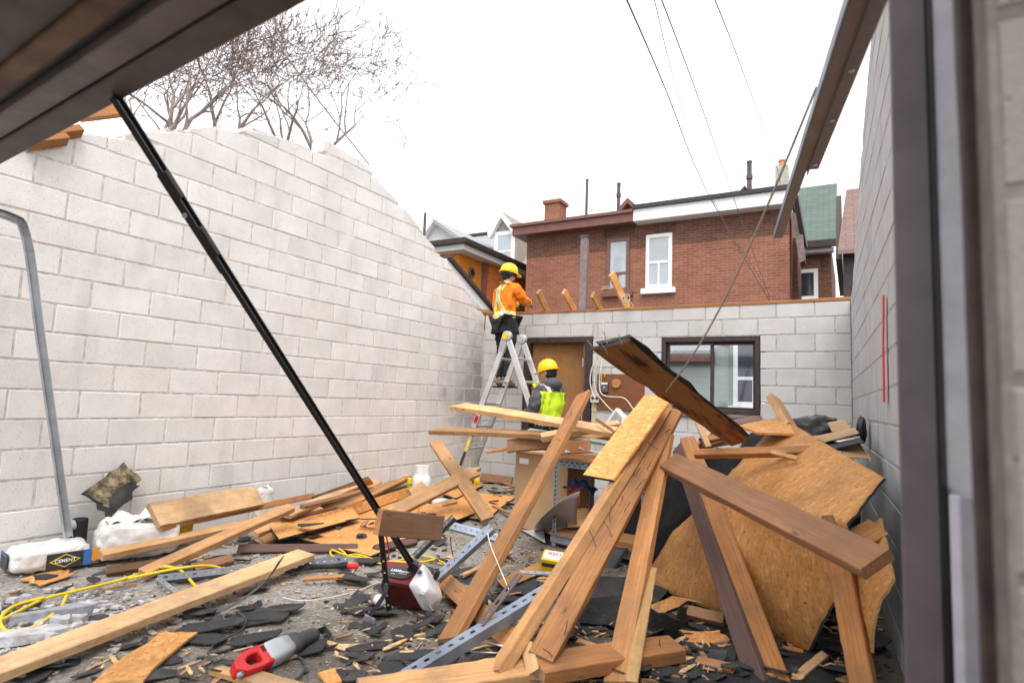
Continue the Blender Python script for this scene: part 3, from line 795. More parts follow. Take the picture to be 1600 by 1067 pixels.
def chimney(px0, px1, ptop, Y, zb, mat, lab, pot=None, cap=True):
    a, c = AY(px0, ptop, Y), AY(px1, ptop, Y); w_ = c.x - a.x; xm_ = (a.x + c.x) / 2
    e = empty('chimney', (xm_, Y, zb), lab, 'chimney')
    b = MB(); b.span((a.x, Y - w_ / 2, zb - 0.3), (c.x, Y + w_ / 2, a.z - (0.12 if cap else 0))); b.build('stack', mat, e)
    if cap:
        b = MB(); b.span((a.x - 0.06, Y - w_ / 2 - 0.06, a.z - 0.118), (c.x + 0.06, Y + w_ / 2 + 0.06, a.z)); b.build('cap', mat, e, bevel=0.01)
    if pot:
        d = AY(px0, pot, Y).z; b = MB(); b.lathe([(w_ * 0.30, a.z - 0.01), (w_ * 0.26, d - 0.06), (w_ * 0.31, d - 0.05), (w_ * 0.31, d), (w_ * 0.24, d)], (xm_, Y, 0), 14); b.build('pot', M['clay'], e)
chimney(857, 880, 318, 17.5, zt + 0.35, M['brick_red'], 'short red brick chimney with a corbelled cap at the left of the brick roof')
chimney(1212, 1232, 263, 18.5, zt - 1.5, M['chim'], 'pale rendered chimney with an orange clay pot', pot=252, cap=False)
# small gables peeping over the roof
def gablet(pxc, half, ptop, pbot, Y, mface, mtrim, lab, depth=3.0):
    a = AY(pxc, ptop, Y); l, r_ = AY(pxc - half, pbot, Y), AY(pxc + half, pbot, Y); zb = (l.z + r_.z) / 2
    e = empty('roof_gable', (a.x, Y, zt), lab, 'gable')
    b = MB(); b.prism([(l.x + 0.15, Y, zb - 0.8), (r_.x - 0.15, Y, zb - 0.8), (r_.x - 0.15, Y, zb), (a.x, Y, a.z - 0.15), (l.x + 0.15, Y, zb)], (0, depth, 0)); b.build('gable_wall', mface, e)
    for s_, q in ((1, l), (-1, r_)):
        b = MB(); d = Vector((a.x - q.x, 0, a.z - zb)); nrm = Vector((-d.z, 0, d.x)).normalized() * (0.14 * s_)
        b.prism([Vector((q.x, Y - 0.25, zb)), Vector((a.x, Y - 0.25, a.z)), Vector((a.x, Y - 0.25, a.z - 0.20)), Vector((q.x, Y - 0.25, zb - 0.20))], (0, depth, 0)); b.build('roof_slope', mtrim, e)
gablet(1165, 27, 285, 311, 19.5, M['pane_dark'], M['white_paint'], 'small white gable peeping over the brick house roof')
gablet(984, 14, 312, 326, 19.5, M['brown_trim'], M['brown_trim'], 'tiny brown gable peeping over the brick house roof')

# --- green roofed wing to the right
YG = 17.2
e0, e1 = AY(1246, 382, YG), AY(1306, 374, YG)
r0, r1 = AY(1236, 299, YG + 3.0), AY(1300, 290, YG + 3.0)
wing = empty('house_wing', ((e0.x + e1.x) / 2, YG, 0), 'dark brick wing with a green shingled roof', 'house')
ez = (e0.z + e1.z) / 2; rz = (r0.z + r1.z) / 2
b = MB(); b.prism([(hx1 - 1.5, YG + 0.35, -0.05), (e1.x - 0.12, YG + 0.35, -0.05), (e1.x - 0.12, YG + 0.35, ez), (hx1 - 1.5, YG + 0.35, ez)], (0, 5, 0)); b.build('wall', M['brick_dark'], wing)
b = MB(); b.prism([(hx1 + 0.1, YG, ez), (e1.x, YG, ez), (r1.x + 0.14, YG + 3.0, rz), (hx1 - 0.2, YG + 3.0, rz)], (0, 0.05, 0.08)); b.build('roof', M['sh_green'], wing)
b = MB(); b.span((hx1 + 0.1, YG - 0.10, ez - 0.16), (e1.x + 0.12, YG + 0.02, ez + 0.02)); b.build('gutter', M['dark_trim'], wing)
b = MB(); b.span((hx1 - 0.6, YG + 0.04, ez - 0.26), (e1.x - 0.05, YG + 0.30, ez - 0.162)); b.build('fascia', M['white_paint'], wing)
p0, p1 = corner(1236, 470, 1278, 420, YG + 0.35)
win_part(wing, p0, p1, M['white_paint'], M['pane_dark'], fw=0.10)
b = MB(); b.prism([(p0.x + 0.35, YG + 0.330, p0.z + 0.1), (p1.x - 0.11, YG + 0.330, p0.z + 0.1), (p1.x - 0.11, YG + 0.330, p1.z - 0.1), (p0.x + 0.62, YG + 0.330, p1.z - 0.1)], (0, -0.006, 0)); b.build('curtain', M['curtain'], wing)
lintel_bricks(wing, p0.x - 0.05, p1.x + 0.05, p1.z + 0.04, YG + 0.35, M['brick_red'], 9)

# --- dark house with pink shingles at the right
YP = 13.0
a, c = AY(1311, 360, YP), AY(1312, 470, YP)
ph = empty('house', (a.x + 2, YP + 3, 0), 'dark house with pinkish shingled roof at the right wall', 'house')
ez = AY(1325, 392, YP).z; tz = AY(1322, 303, YP + 1.2).z
b = MB(); b.span((a.x + 0.06, YP, -0.05), (a.x + 5, YP + 6, ez)); b.build('wall', M['dark_trim'], ph)
b = MB(); b.prism([(a.x - 0.02, YP - 0.3, ez - 0.12), (a.x + 5.2, YP - 0.3, ez - 0.12), (a.x + 5.2, YP + 1.2, tz), (a.x + 0.13, YP + 1.2, tz)], (0, 0.03, 0.10)); b.build('roof', M['sh_pink'], ph)
b = MB(); b.prism([(a.x - 0.06, YP - 0.25, ez - 0.2), (a.x - 0.06, YP + 1.2, tz - 0.02), (a.x - 0.06, YP + 4, ez - 0.2)], (0.1, 0, 0)); b.build('gable_board', M['dark_trim'], ph)

# --- orange brick house over the left wall
CX = AY(719, 388, 12.6); ex, ey, ez = CX.x, 12.6, CX.z
oh = empty('brick_house', (ex - 2, ey + 3, 0), 'bright orange brick house with dark eaves rising behind the left wall', 'house')
b = MB(); b.span((ex - 6, ey, -0.05), (ex, ey + 8.5, ez - 0.05)); b.build('wall', M['brick_orange'], oh)
ppx = AX(757, 430, ex); 
b = MB(); b.span((ex + 0.002, ppx.y, -0.05), (ex + 0.16, ppx.y + 1.5, ez - 0.1)); b.build('pilaster', M['brick_orange2'], oh)
b = MB(); b.span((ex + 0.003, ppx.y - 0.16, -0.05), (ex + 0.10, ppx.y - 0.02, ez - 0.1)); b.build('downpipe', M['brown_trim'], oh)
b = MB(); b.span((ex - 6.2, ey - 0.35, ez - 0.14), (ex + 0.35, ey + 8.7, ez)); b.build('soffit', M['siding_lt'], oh)
b = MB(); b.span((ex - 6.3, ey - 0.46, ez + 0.002), (ex + 0.46, ey + 8.8, ez + 0.15)); b.build('gutter', M['dark_trim'], oh, bevel=0.02)
b = MB(); b.prism([(ex - 6.2, ey - 0.36, ez + 0.152), (ex + 0.36, ey - 0.36, ez + 0.152), (ex + 0.36, ey + 8.6, ez + 0.152), (ex - 6.2, ey + 8.6, ez + 0.152)], (-0.2, 0.2, 0.06)); b.build('roof', M['sh_grey'], oh)
vv = AX(736, 426, ex)
b = MB(); b.tube([(ex - 0.02, vv.y, vv.z), (ex + 0.05, vv.y, vv.z)], 0.14, 14); vo = b.build('vent', M['brown_trim'], oh); b = MB(); b.tube([(ex + 0.045, vv.y, vv.z), (ex + 0.056, vv.y, vv.z)], 0.09, 12); b.build('vent_opening', M['hole'], vo)

# --- grey house with dormer, farther back
YD = 22.0
gh = empty('house', (AY(790, 400, YD).x, YD, 0), 'grey shingled house with a white dormer window', 'house')
d0, d1 = AY(771, 432, YD), AY(806, 432, YD); dt = AY(788, 362, YD); ap = AY(787, 333, YD)
b = MB(); b.span((d0.x + 0.02, YD, d0.z - 1.0), (d1.x, YD + 5, dt.z)); b.build('dormer_wall', M['sh_tan'], gh)
b = MB(); b.prism([(d0.x + 0.05, YD, dt.z), (d1.x - 0.05, YD, dt.z), (ap.x, YD, ap.z - 0.25)], (0, 0.3, 0)); b.build('dormer_gable', M['sh_tan'], gh)
for q in (-1, 1):
    ea = AY(766 if q < 0 else 811, 363, YD)
    b = MB(); b.prism([(ea.x, YD - 0.25, dt.z - 0.05), (ap.x, YD - 0.25, ap.z), (ap.x, YD - 0.25, ap.z - 0.26), (ea.x + (-q) * 0.1, YD - 0.25, dt.z - 0.30)], (0, 0.25, 0)); b.build('bargeboard', M['white_paint'], gh)
    b = MB(); b.prism([(ea.x, YD - 0.20, dt.z - 0.02), (ap.x, YD - 0.20, ap.z + 0.03), (ap.x, YD - 0.20, ap.z - 0.03), (ea.x, YD - 0.20, dt.z - 0.08)], (0, 4.2, 0)); b.build('dormer_roof', M['sh_tan'], gh)
win_part(gh, Vector((d0.x, YD, AY(780, 425, YD).z)), Vector((AY(804, 400, YD).x, YD, dt.z)), M['white_paint'], M['pane'], fw=0.17, split=0.5, sill=False)
# roof slope left of dormer, ridge along X
rl, rr = AY(725, 373, YD + 2.2), AY(775, 366, YD + 2.2); el = AY(700, 425, YD - 0.6)
b = MB(); b.prism([(el.x - 3, YD - 0.6, el.z - 1.0), (d1.x + 3.0, YD - 0.6, el.z - 1.0), (d1.x + 3.0, YD + 2.2, rr.z), (el.x - 3, YD + 2.2, rr.z)], (0, 0.1, 0.08)); b.build('roof', M['sh_grey'], gh)
b = MB(); b.span((el.x - 3, YD + 2.15, rr.z + 0.05), (d1.x + 3.0, YD + 2.4, rr.z + 0.17)); b.build('ridge_cap', M['tar_edge'], gh)
b = MB(); b.span((el.x - 2.6, YD, -0.05), (d1.x + 2.8, YD + 6, el.z - 0.6)); b.build('wall', M['siding_lt'], gh)
# --- pale gabled house at far left behind the wall
YF = 19.0
ga = AY(683, 350, YF); gl, gr = AY(650, 398, YF), AY(742, 392, YF)
fh = empty('house', (ga.x, YF, 0), 'pale sided gabled house just over the left wall', 'house')
b = MB(); b.prism([(gl.x, YF, -0.05), (gr.x, YF, -0.05), (gr.x, YF, gr.z), (ga.x, YF, ga.z), (gl.x, YF, gl.z)], (0, 5, 0)); b.build('wall', M['siding_lt'], fh)
b = MB(); b.prism([(ga.x, YF - 0.3, ga.z), (gr.x + 0.3, YF - 0.3, gr.z - 0.2), (gr.x + 0.3, YF - 0.3, gr.z - 0.05), (ga.x, YF - 0.3, ga.z + 0.15)], (0, 5.5, 0)); b.build('roof', M['sh_grey'], fh)
b = MB(); b.prism([(ga.x, YF - 0.3, ga.z), (gl.x - 0.3, YF - 0.3, gl.z - 0.2), (gl.x - 0.3, YF - 0.3, gl.z - 0.05), (ga.x, YF - 0.3, ga.z + 0.15)], (0, 5.5, 0)); b.build('roof', M['white_paint'], fh)
a = AY(664.5, 333, 16.0); c = AY(664.5, 375, 16.0)
b = MB(); b.tube([(a.x, 16, 0), (a.x, 16, a.z)], 0.05, 8); tag(b.build('vent_pipe', M['pipe'], None, origin=(a.x, 16, 0)), 'short dark pipe standing over the broken end of the left wall', 'vent pipe', 'vent pipes on the roofs')

# --- sided outbuilding seen through the yard window
YS = 11.0
sh = empty('shed', (-2.5, YS + 1.5, 0), 'grey-green sided outbuilding seen through the sliding window', 'shed')
s0 = AY(1030, 560, YS).x
b = MB(); b.span((s0 - 2.6, YS, -0.05), (AY(1132, 560, YS).x, YS + 2.0, 2.3)); b.build('wall', M['siding'], sh)
b = MB(); b.span((AY(1132, 560, YS).x + 0.004, YS + 0.5, -0.05), (AY(1250, 560, YS).x, YS + 2.0, 2.55)); wl = b.build('wall', M['siding'], sh)
b = MB(); b.span((s0 - 2.7, YS - 0.25, 2.02), (AY(1118, 560, YS).x, YS + 0.1, 2.16)); b.build('fascia', M['brown_trim'], sh)
b = MB(); b.prism([(s0 - 2.7, YS - 0.27, 2.162), (AY(1118, 560, YS).x, YS - 0.27, 2.162), (AY(1118, 560, YS).x, YS + 2.0, 2.72), (s0 - 2.7, YS + 2.0, 2.72)], (0, 0, 0.06)); b.build('roof', M['sh_grey'], sh)
p0, p1 = corner(1146, 634, 1190, 540, YS + 0.5)
win_part(sh, p0, Vector((p1.x + 0.3, p1.y, p1.z + 0.1)), M['white_paint'], M['pane_dark'], fw=0.08, split=0.42, bars=((0.45, 0, 0.42),), sill=True)
# white sloping fascia of the neighbouring lean-to behind the left wall end
q = [AX(690, 392, XL - 0.35), AX(772, 486, XL - 0.35)]
lt = empty('lean_to_roof', (q[0].x, (q[0].y + q[1].y) / 2, 0), 'white sloping fascia with dark drip edge behind the left wall end', 'roof edge')
A0 = AX(698, 404, XL - 0.30); A1 = AX(768, 486, XL - 0.30); B0 = AX(735, 452, XL - 0.30); 
b = MB(); b.prism([A0, A1, A1 + Vector((0, -0.28, -0.02)), A0 + Vector((0, -0.02, -0.12))], (-0.05, 0, 0)); b.build('fascia', M['white_paint'], lt)
b = MB(); b.bar(A0 + Vector((0, 0, 0.03)), A1 + Vector((0, 0.02, 0.02)), 0.14, 0.04, up=(0, 0.6, 0.8)); b.build('drip_edge', M['dark_trim'], lt)
b = MB(); b.bar(A1 + Vector((-0.02, -0.30, -0.04)), A1 + Vector((-0.02, 0.05, -0.02)), 0.10, 0.05); b.build('end_board', M['fir'], lt)
b = MB(); b.span((A0.x - 2.2, A0.y - 0.4, -0.05), (A0.x - 0.08, A1.y + 0.1, 2.35)); b.build('wall', M['siding_lt'], lt)

# ------------------------------------------------------------------ overhead wires
def wire(pts, r, lab, mat='wire'):
    b = MB(); b.tube(catmull(pts, 8), r, 5)
    tag(b.build('overhead_wire', M[mat], None, origin=pts[0]), lab, 'wire', 'overhead wires')
wire([AY(975, -10, 4.0), AY(1040, 140, 7.5), AY(1105, 300, 11.5), AY(1205, 475, 14.3)], 0.008, 'dark overhead wire, leftmost of the bundle above the brick house')
wire([AY(1020, -10, 4.0), AY(1060, 150, 7.5), AY(1108, 300, 11.6), AY(1190, 440, 14.2)], 0.004, 'thin overhead wire joining the leftmost one above the white window')
wire([AY(1030, -10, 4.2), AY(1090, 150, 7.5), AY(1150, 320, 11.8), AY(1203, 466, 14.3)], 0.006, 'thin overhead wire crossing the white fascia right of the bundle')
wire([AY(1113, -10, 5.0), AY(1160, 110, 9.0), AY(1212, 255, 15.0), AY(1222, 300, 18.0)], 0.006, 'thin overhead wire running down to the pale chimney')
wire([AX(413, 40, -6.0), AX(500, 160, -5.5), AX(577, 258, -5.0)], 0.009, 'dark overhead wire crossing the bare tree')
# ------------------------------------------------------------------ bare trees beyond the left wall
def bare_tree(base, label, height, seeds, lean, spread, r0=0.13, first=2.6, levels=6):
    rng = random.Random(seeds)
    e = empty('bare_tree', base, label, 'tree', 'bare trees beyond the left wall')
    limb = MB(); limb.sm = True; tw = MB(); tw.sm = True
    def grow(p, d, L, r, lv):
        n = 4 if lv < 3 else 3
        pts = [p]; q = p.copy(); dd = d.copy()
        kids = []
        for i in range(n):
            dd = (dd + Vector((rng.gauss(0, .16), rng.gauss(0, .16), rng.gauss(0.03, .12)))).normalized()
            q = q + dd * (L / n); pts.append(q.copy())
            if lv > 0 and i >= 1 and lv < levels and rng.random() < 0.42: kids.append((q.copy(), dd.copy(), r * (1 - 0.35 * i / n)))
        rs = [r * (1 - 0.45 * i / n) for i in range(n + 1)]
        (limb if lv < 3 else tw).tube(pts, rs, 7 if lv < 2 else (5 if lv < 4 else 3), cap=False)
        if lv >= levels: return
        k = 2 if lv < 5 else 2
        for j in range(k):
            kids.append((q.copy(), dd.copy(), r * 0.6))
        for (a, dr, rr) in kids:
            ax = Vector((rng.gauss(0, 1), rng.gauss(0, 1), rng.gauss(0, 1))); ax = (ax - dr * ax.dot(dr)).normalized()
            ang = rng.uniform(0.30, 0.85) * spread
            nd = (dr * math.cos(ang) + ax * math.sin(ang)); nd.z += 0.06; nd.normalize()
            grow(a, nd, L * rng.uniform(0.66, 0.90), max(rr * rng.uniform(0.5, 0.72), 0.0075), lv + 1)
    d = Vector((lean[0], lean[1], 1)).normalized()
    trunk_top = Vector(base) + d * first
    limb.tube([Vector(base), Vector(base) + d * first * 0.5, trunk_top], [r0 * 1.15, r0, r0 * 0.9], 9)
    for j in range(3):
        ax = Vector((math.cos(j * 2.1 + rng.random()), math.sin(j * 2.1 + rng.random()), 0))
        ang = 0.45 * spread
        grow(trunk_top, (d * math.cos(ang) + ax * math.sin(ang)).normalized(), height * 0.30, r0 * 0.6, 1)
    limb.build('trunk', M['bark'], e, fix=False); tw.build('crown', M['twig'], e, fix=False)
TX = -12.0
for (px, lab, h, sd_, ln, sp, r0) in ((240, 'small bare tree half hidden by the steel beam', 3.4, 4, (0.02, 0.0), 1.05, 0.075),
                                   (268, 'bare tree with pale straight trunk nearest the steel beam', 4.0, 17, (0.02, -0.03), 1.0, 0.095),
                                   (345, 'bare tree with forked stems in the middle of the wall top', 4.2, 11, (0.05, 0.06), 1.05, 0.085),
                                   (440, 'bare tree with tangled twigs left of the broken notch', 3.9, 29, (0.05, 0.12), 1.15, 0.075),
                                   (500, 'bare tree whose branches spread right above the broken notch', 4.9, 23, (0.10, 0.24), 1.2, 0.085)):
    pb = AX(px, 215, TX); first = pb.z - 0.35
    bare_tree(Vector((TX - ln[0] * first, pb.y - first * ln[1], 0)), lab, h, sd_, ln, sp, r0, first)
# ------------------------------------------------------------------ back wall: plate, door, window, fixtures
def bx(x): return XL + x
# wooden wall plate
def board(name, label, p0, p1, w_, t_, nrm, mat, cat='board', group=None, bow=None, jag0=0.008, jag1=0.008, cut0=0.0, cut1=0.0, seed=0, mats=None, parent=None, seg=16, end=True, twist=None):
    """plank between two points. w_ across the wide face, t_ thick, nrm ~ normal of the wide face. X of the object runs along the grain."""
    rng = random.Random(seed * 31 + int(abs(p0[0] * 997 + p1[1] * 131)) + 5)
    p0 = Vector(p0); p1 = Vector(p1); L = (p1 - p0).length
    Mx = frame((p0 + p1) / 2, p1 - p0, nrm)
    if bow is None: bow = rng.uniform(-0.006, 0.006) * L
    if twist is None: twist = rng.uniform(-0.07, 0.07)
    chip = lambda: (-rng.uniform(0.002, 0.006) if rng.random() < 0.035 else rng.uniform(-0.0013, 0.0013))
    b = MB(); e = min(0.004, t_ * 0.2)
    prof = [(-w_ / 2 + e, -t_ / 2), (w_ / 2 - e, -t_ / 2), (w_ / 2, -t_ / 2 + e), (w_ / 2, t_ / 2 - e), (w_ / 2 - e, t_ / 2), (-w_ / 2 + e, t_ / 2), (-w_ / 2, t_ / 2 - e), (-w_ / 2, -t_ / 2 + e)]
    rows = []
    for i in range(seg + 1):
        u = i / seg; x = (u - 0.5) * L
        off = bow * (4 * u * (1 - u)); tw_ = twist * (u - 0.5)
        ring = []
        for (y, z) in prof:
            xx = x
            if i == 0: xx += cut0 * (y / w_ + 0.5) + (rng.uniform(0, jag0) if jag0 else 0)
            if i == seg: xx -= cut1 * (y / w_ + 0.5) + (rng.uniform(0, jag1) if jag1 else 0)
            kc = chip(); y = y + math.copysign(kc, y); z = z + math.copysign(min(kc, 0) * 0.6, z); jj = rng.uniform(-0.0008, 0.0008)
            ring.append((xx, y * math.cos(tw_) - z * math.sin(tw_) + jj, z * math.cos(tw_) + y * math.sin(tw_) + off + jj))
        rows.append(b.add(ring))
    for a, c in zip(rows, rows[1:]):
        for k in range(8): b.face((a + k, a + (k + 1) % 8, c + (k + 1) % 8, c + k))
    b.cur = 1 if end else 0
    b.face([rows[0] + k for k in range(8)][::-1]); b.face([rows[-1] + k for k in range(8)])
    me = b.mesh(name, mats or [mat, M['endgrain'] if mat not in (M['dark_wood'], M['stained'], M['aged']) else mat])
    o = bpy.data.objects.new(name, me); col.objects.link(o)
    if parent is not None:
        o.parent = parent; o.matrix_parent_inverse = Matrix.Translation(-abs_loc(parent))
    o.matrix_basis = Mx
    if label: tag(o, label, cat, group)
    return o
def add_nails(o, pts, L=0.075, up=1, tilt=0.5, seed=1):
    """bent nails standing out of a board, in the board's own coordinates"""
    rng = random.Random(seed)
    for (x, y, z) in pts:
        b = MB(); d = Vector((rng.uniform(-tilt, tilt), rng.uniform(-tilt, tilt), up)).normalized(); p = Vector((x, y, z)); k = Vector((rng.uniform(-.3, .3), rng.uniform(-.3, .3), 0))
        b.tube([p - d * 0.01, p + d * L * 0.5, p + (d + k * 0.5).normalized() * L], 0.0022, 5)
        n_ = bpy.data.objects.new('nail', b.mesh('nail', M['nail'])); col.objects.link(n_); n_.parent = o

board('wall_plate', 'long orange wooden plate lying along the top of the back wall', (bx(0.42), YB + 0.07, PLATE_Z + 0.020), (bx(4.93), YB + 0.07, PLATE_Z + 0.020), 0.15, 0.040, (0, 0, 1), M['orange_wood'], 'wall plate')
# door
dr = empty('door', (bx(1.25), YB, 0), 'brown wood veneer door in a dark frame standing slightly ajar', 'door')
x0, x1, zt_ = bx(DOOR[0]), bx(DOOR[1]), DOOR[3]
b = MB(); b.span((x0 + 0.002, YB - 0.02, 0), (x0 + 0.10, YB + 0.13, zt_ - 0.002)); b.span((x1 - 0.10, YB - 0.02, 0), (x1 - 0.002, YB + 0.13, zt_ - 0.002)); b.span((x0 + 0.10, YB - 0.022, zt_ - 0.085), (x1 - 0.10, YB + 0.13, zt_ - 0.002))
fr = b.build('frame', M['dark_trim'], dr, bevel=0.006)
b = MB(); b.span((x1 - 0.14, YB + 0.02, 0.0), (x1 - 0.102, YB + 0.05, zt_ - 0.09)); b.build('weather_strip', M['brown_trim'], fr)
for k, z_ in enumerate((1.78, 1.0)):
    b = MB(); b.span((x1 - 0.145, YB + 0.004, z_ - 0.06), (x1 - 0.135, YB + 0.02, z_ + 0.06)); b.build('strike_plate', M['alu'], fr)
yaw_ = R(9); hinge = Vector((x0 + 0.11, YB + 0.07, 0)); wd = 0.80
ax = (Vector((math.cos(yaw_), math.sin(yaw_), 0)), Vector((-math.sin(yaw_), math.cos(yaw_), 0)), Vector((0, 0, 1)))
lf = MB(); lf.box((0, 0, 0), 2.055, wd, 0.042)
me = lf.mesh('leaf', M['door']); lo = bpy.data.objects.new('leaf', me); col.objects.link(lo); lo.parent = dr
lo.matrix_parent_inverse = Matrix.Translation(-abs_loc(dr)); lo.matrix_basis = frame(hinge + ax[0] * (wd / 2) + Vector((0, 0, 1.032)), (0, 0, 1), -ax[1])
hp = hinge + ax[0] * (wd - 0.07) - ax[1] * 0.03
b = MB(); b.tube([hp + Vector((0, 0, 1.0)), hp - ax[1] * 0.05 + Vector((0, 0, 1.0))], 0.012, 8); b.lathe([(0.012, 0), (0.028, 0.012), (0.03, 0.03), (0.018, 0.045)], hp - ax[1] * 0.045 + Vector((0, 0, 1.0)), 12, (ax[0], Vector((0, 0, 1)), -ax[1])); b.build('knob', M['alu'], dr)
# pinkish boards stacked outside, seen through the gap
for k, (dx, m_) in enumerate(((0.0, 'brick_dark'), )):
    b = MB(); b.span((x1 - 0.30, YB + 0.42, 0.0), (x1 + 0.2, YB + 0.5, 2.1)); tag(b.build('plank_screen', M['brown_trim'], None, origin=(x1, YB + 0.45, 0)), 'red-brown screen outside, seen in the gap of the door', 'screen')
# sliding window
wn = empty('sliding_window', (bx((WIN[0] + WIN[1]) / 2), YB, WIN[2]), 'dark brown sliding window with two panes in the back wall', 'window')
x0, x1, z0, z1 = bx(WIN[0]), bx(WIN[1]), WIN[2], WIN[3]
b = MB(); f_ = 0.055
b.span((x0 + 0.002, YB + 0.0, z0 + 0.002), (x0 + f_, YB + 0.16, z1 - 0.002)); b.span((x1 - f_, YB + 0.0, z0 + 0.002), (x1 - 0.002, YB + 0.16, z1 - 0.002)); b.span((x0 + f_, YB - 0.002, z1 - f_ - 0.012), (x1 - f_, YB + 0.16, z1 - 0.002)); b.span((x0 + f_, YB - 0.002, z0 + 0.002), (x1 - f_, YB + 0.16, z0 + f_))
b.build('frame', M['dark_trim'], wn, bevel=0.005)
xm_ = x0 + (x1 - x0) * 0.515
for (a, c, yy) in ((x0 + f_, xm_ + 0.03, 0.055), (xm_ - 0.02, x1 - f_, 0.09)):
    s = MB(); g = 0.035; za, zb = z0 + f_, z1 - f_ - 0.012
    s.span((a + 0.001, YB + yy, za), (a + g, YB + yy + 0.03, zb)); s.span((c - g, YB + yy, za), (c - 0.001, YB + yy + 0.03, zb)); s.span((a + g, YB + yy - 0.001, zb - g), (c - g, YB + yy + 0.03, zb)); s.span((a + g, YB + yy - 0.001, za), (c - g, YB + yy + 0.03, za + g))
    sash = s.build('sash', M['dark_trim'], wn)
    p = MB(); p.span((a + g * 0.9, YB + yy + 0.012, za + g * 0.9), (c - g * 0.9, YB + yy + 0.017, zb - g * 0.9)); p.build('pane', M['glass'], sash)
b = MB(); b.span((x0 - 0.02, YB - 0.03, z0 - 0.045), (x1 + 0.02, YB + 0.17, z0 + 0.0)); b.build('sill', M['post'], wn, bevel=0.006)
# plywood board with switch gear
c0, c1 = AY(932, 640, YB - 0.02), AY(1007, 585, YB - 0.02)
pb = empty('switch_board', ((c0.x + c1.x) / 2, YB, c0.z), 'red-brown plywood panel with switch box on the back wall', 'panel')
b = MB(); b.span((c0.x, YB - 0.022, c0.z), (c1.x, YB - 0.003, c1.z)); b.build('sheet', M['panel'], pb, bevel=0.003)
q = AY(946, 605, YB - 0.03); b = MB(); b.span((q.x - 0.045, YB - 0.075, q.z - 0.065), (q.x + 0.045, YB - 0.023, q.z + 0.065)); sw = b.build('switch_box', M['steel_dk'], pb, bevel=0.006)
b = MB(); b.span((q.x - 0.045, YB - 0.082, q.z + 0.035), (q.x + 0.045, YB - 0.0755, q.z + 0.062)); b.build('cover', M['white'], sw); b = MB(); b.span((q.x - 0.012, YB - 0.088, q.z - 0.02), (q.x + 0.012, YB - 0.0755, q.z + 0.012)); b.build('toggle', M['grey_pl'], sw)
q = AY(963, 599, YB - 0.03); b = MB(); b.tube([(q.x, YB - 0.023, q.z), (q.x, YB - 0.045, q.z)], 0.062, 18); b.build('wooden_disc', M['fir'], pb)
q = AY(945, 589, YB - 0.03); b = MB(); b.tube(catmull([(q.x, YB - 0.02, q.z), (q.x, YB - 0.05, q.z), (q.x + 0.01, YB - 0.05, q.z + 0.04), (q.x - 0.01, YB - 0.045, q.z + 0.06)], 4), 0.005, 6); b.build('hook', M['yellow'], pb)
q = AY(930, 622, YB - 0.03); b = MB(); b.span((q.x - 0.065, YB - 0.05, q.z - 0.06), (q.x + 0.055, YB - 0.001, q.z + 0.06)); ob = tag(b.build('outlet_box', M['cable'], None, origin=(q.x, YB, q.z), bevel=0.008), 'cream electrical outlet box between door and plywood panel', 'outlet')
for dx in (-0.03, 0.03):
    b = MB(); b.tube([(q.x + dx, YB - 0.050, q.z), (q.x + dx, YB - 0.056, q.z)], 0.020, 12); b.build('socket', M['print_dk'], ob)
def cable(px, lab, r=0.008, mat='cable', Y=YB - 0.06):
    b = MB(); b.tube(catmull([AY(x, y, Y + k * 0.0) for k, (x, y) in enumerate(px)], 6), r, 6)
    tag(b.build('cable', M[mat], None, origin=AY(px[0][0], px[0][1], Y)), lab, 'cable', 'loose cables on the back wall')
cable([(932, 560), (925, 575), (922, 595), (926, 615), (930, 622)], 'pale cable looping widest left into the outlet box')
cable([(935, 562), (929, 585), (931, 610), (945, 630), (960, 645)], 'pale cable running from the wall past the outlet box to the lamp', Y=YB - 0.075)
cable([(941, 562), (937, 590), (938, 612), (948, 619), (975, 622), (990, 640)], 'pale cable crossing the plywood panel to its lower right', Y=YB - 0.09)
cable([(943, 500), (942, 540), (940, 590), (938, 612)], 'thin cable dropping straight from the wall top', 0.005, Y=YB - 0.045)
cable([(927, 628), (926, 650), (928, 680)], 'yellow wire hanging below the outlet box', 0.006, 'yellow_cord')
# white clamp lamp
q = AY(960, 648, YB - 0.35); lm = empty('work_lamp', q, 'white triangular work lamp hanging below the panel', 'lamp')
b = MB(); b.prism([q + Vector((-0.12, 0, -0.10)), q + Vector((0.02, 0, 0.09)), q + Vector((0.15, 0, -0.03)), q + Vector((0.12, 0, -0.11))], (0, 0.12, 0)); b.build('shade', M['white'], lm, bevel=0.01)
b = MB(); b.prism([q + Vector((-0.07, -0.004, -0.09)), q + Vector((0.02, -0.004, 0.05)), q + Vector((0.10, -0.004, -0.03)), q + Vector((0.09, -0.004, -0.09))], (0, -0.004, 0)); b.build('reflector', M['grey_pl'], lm)
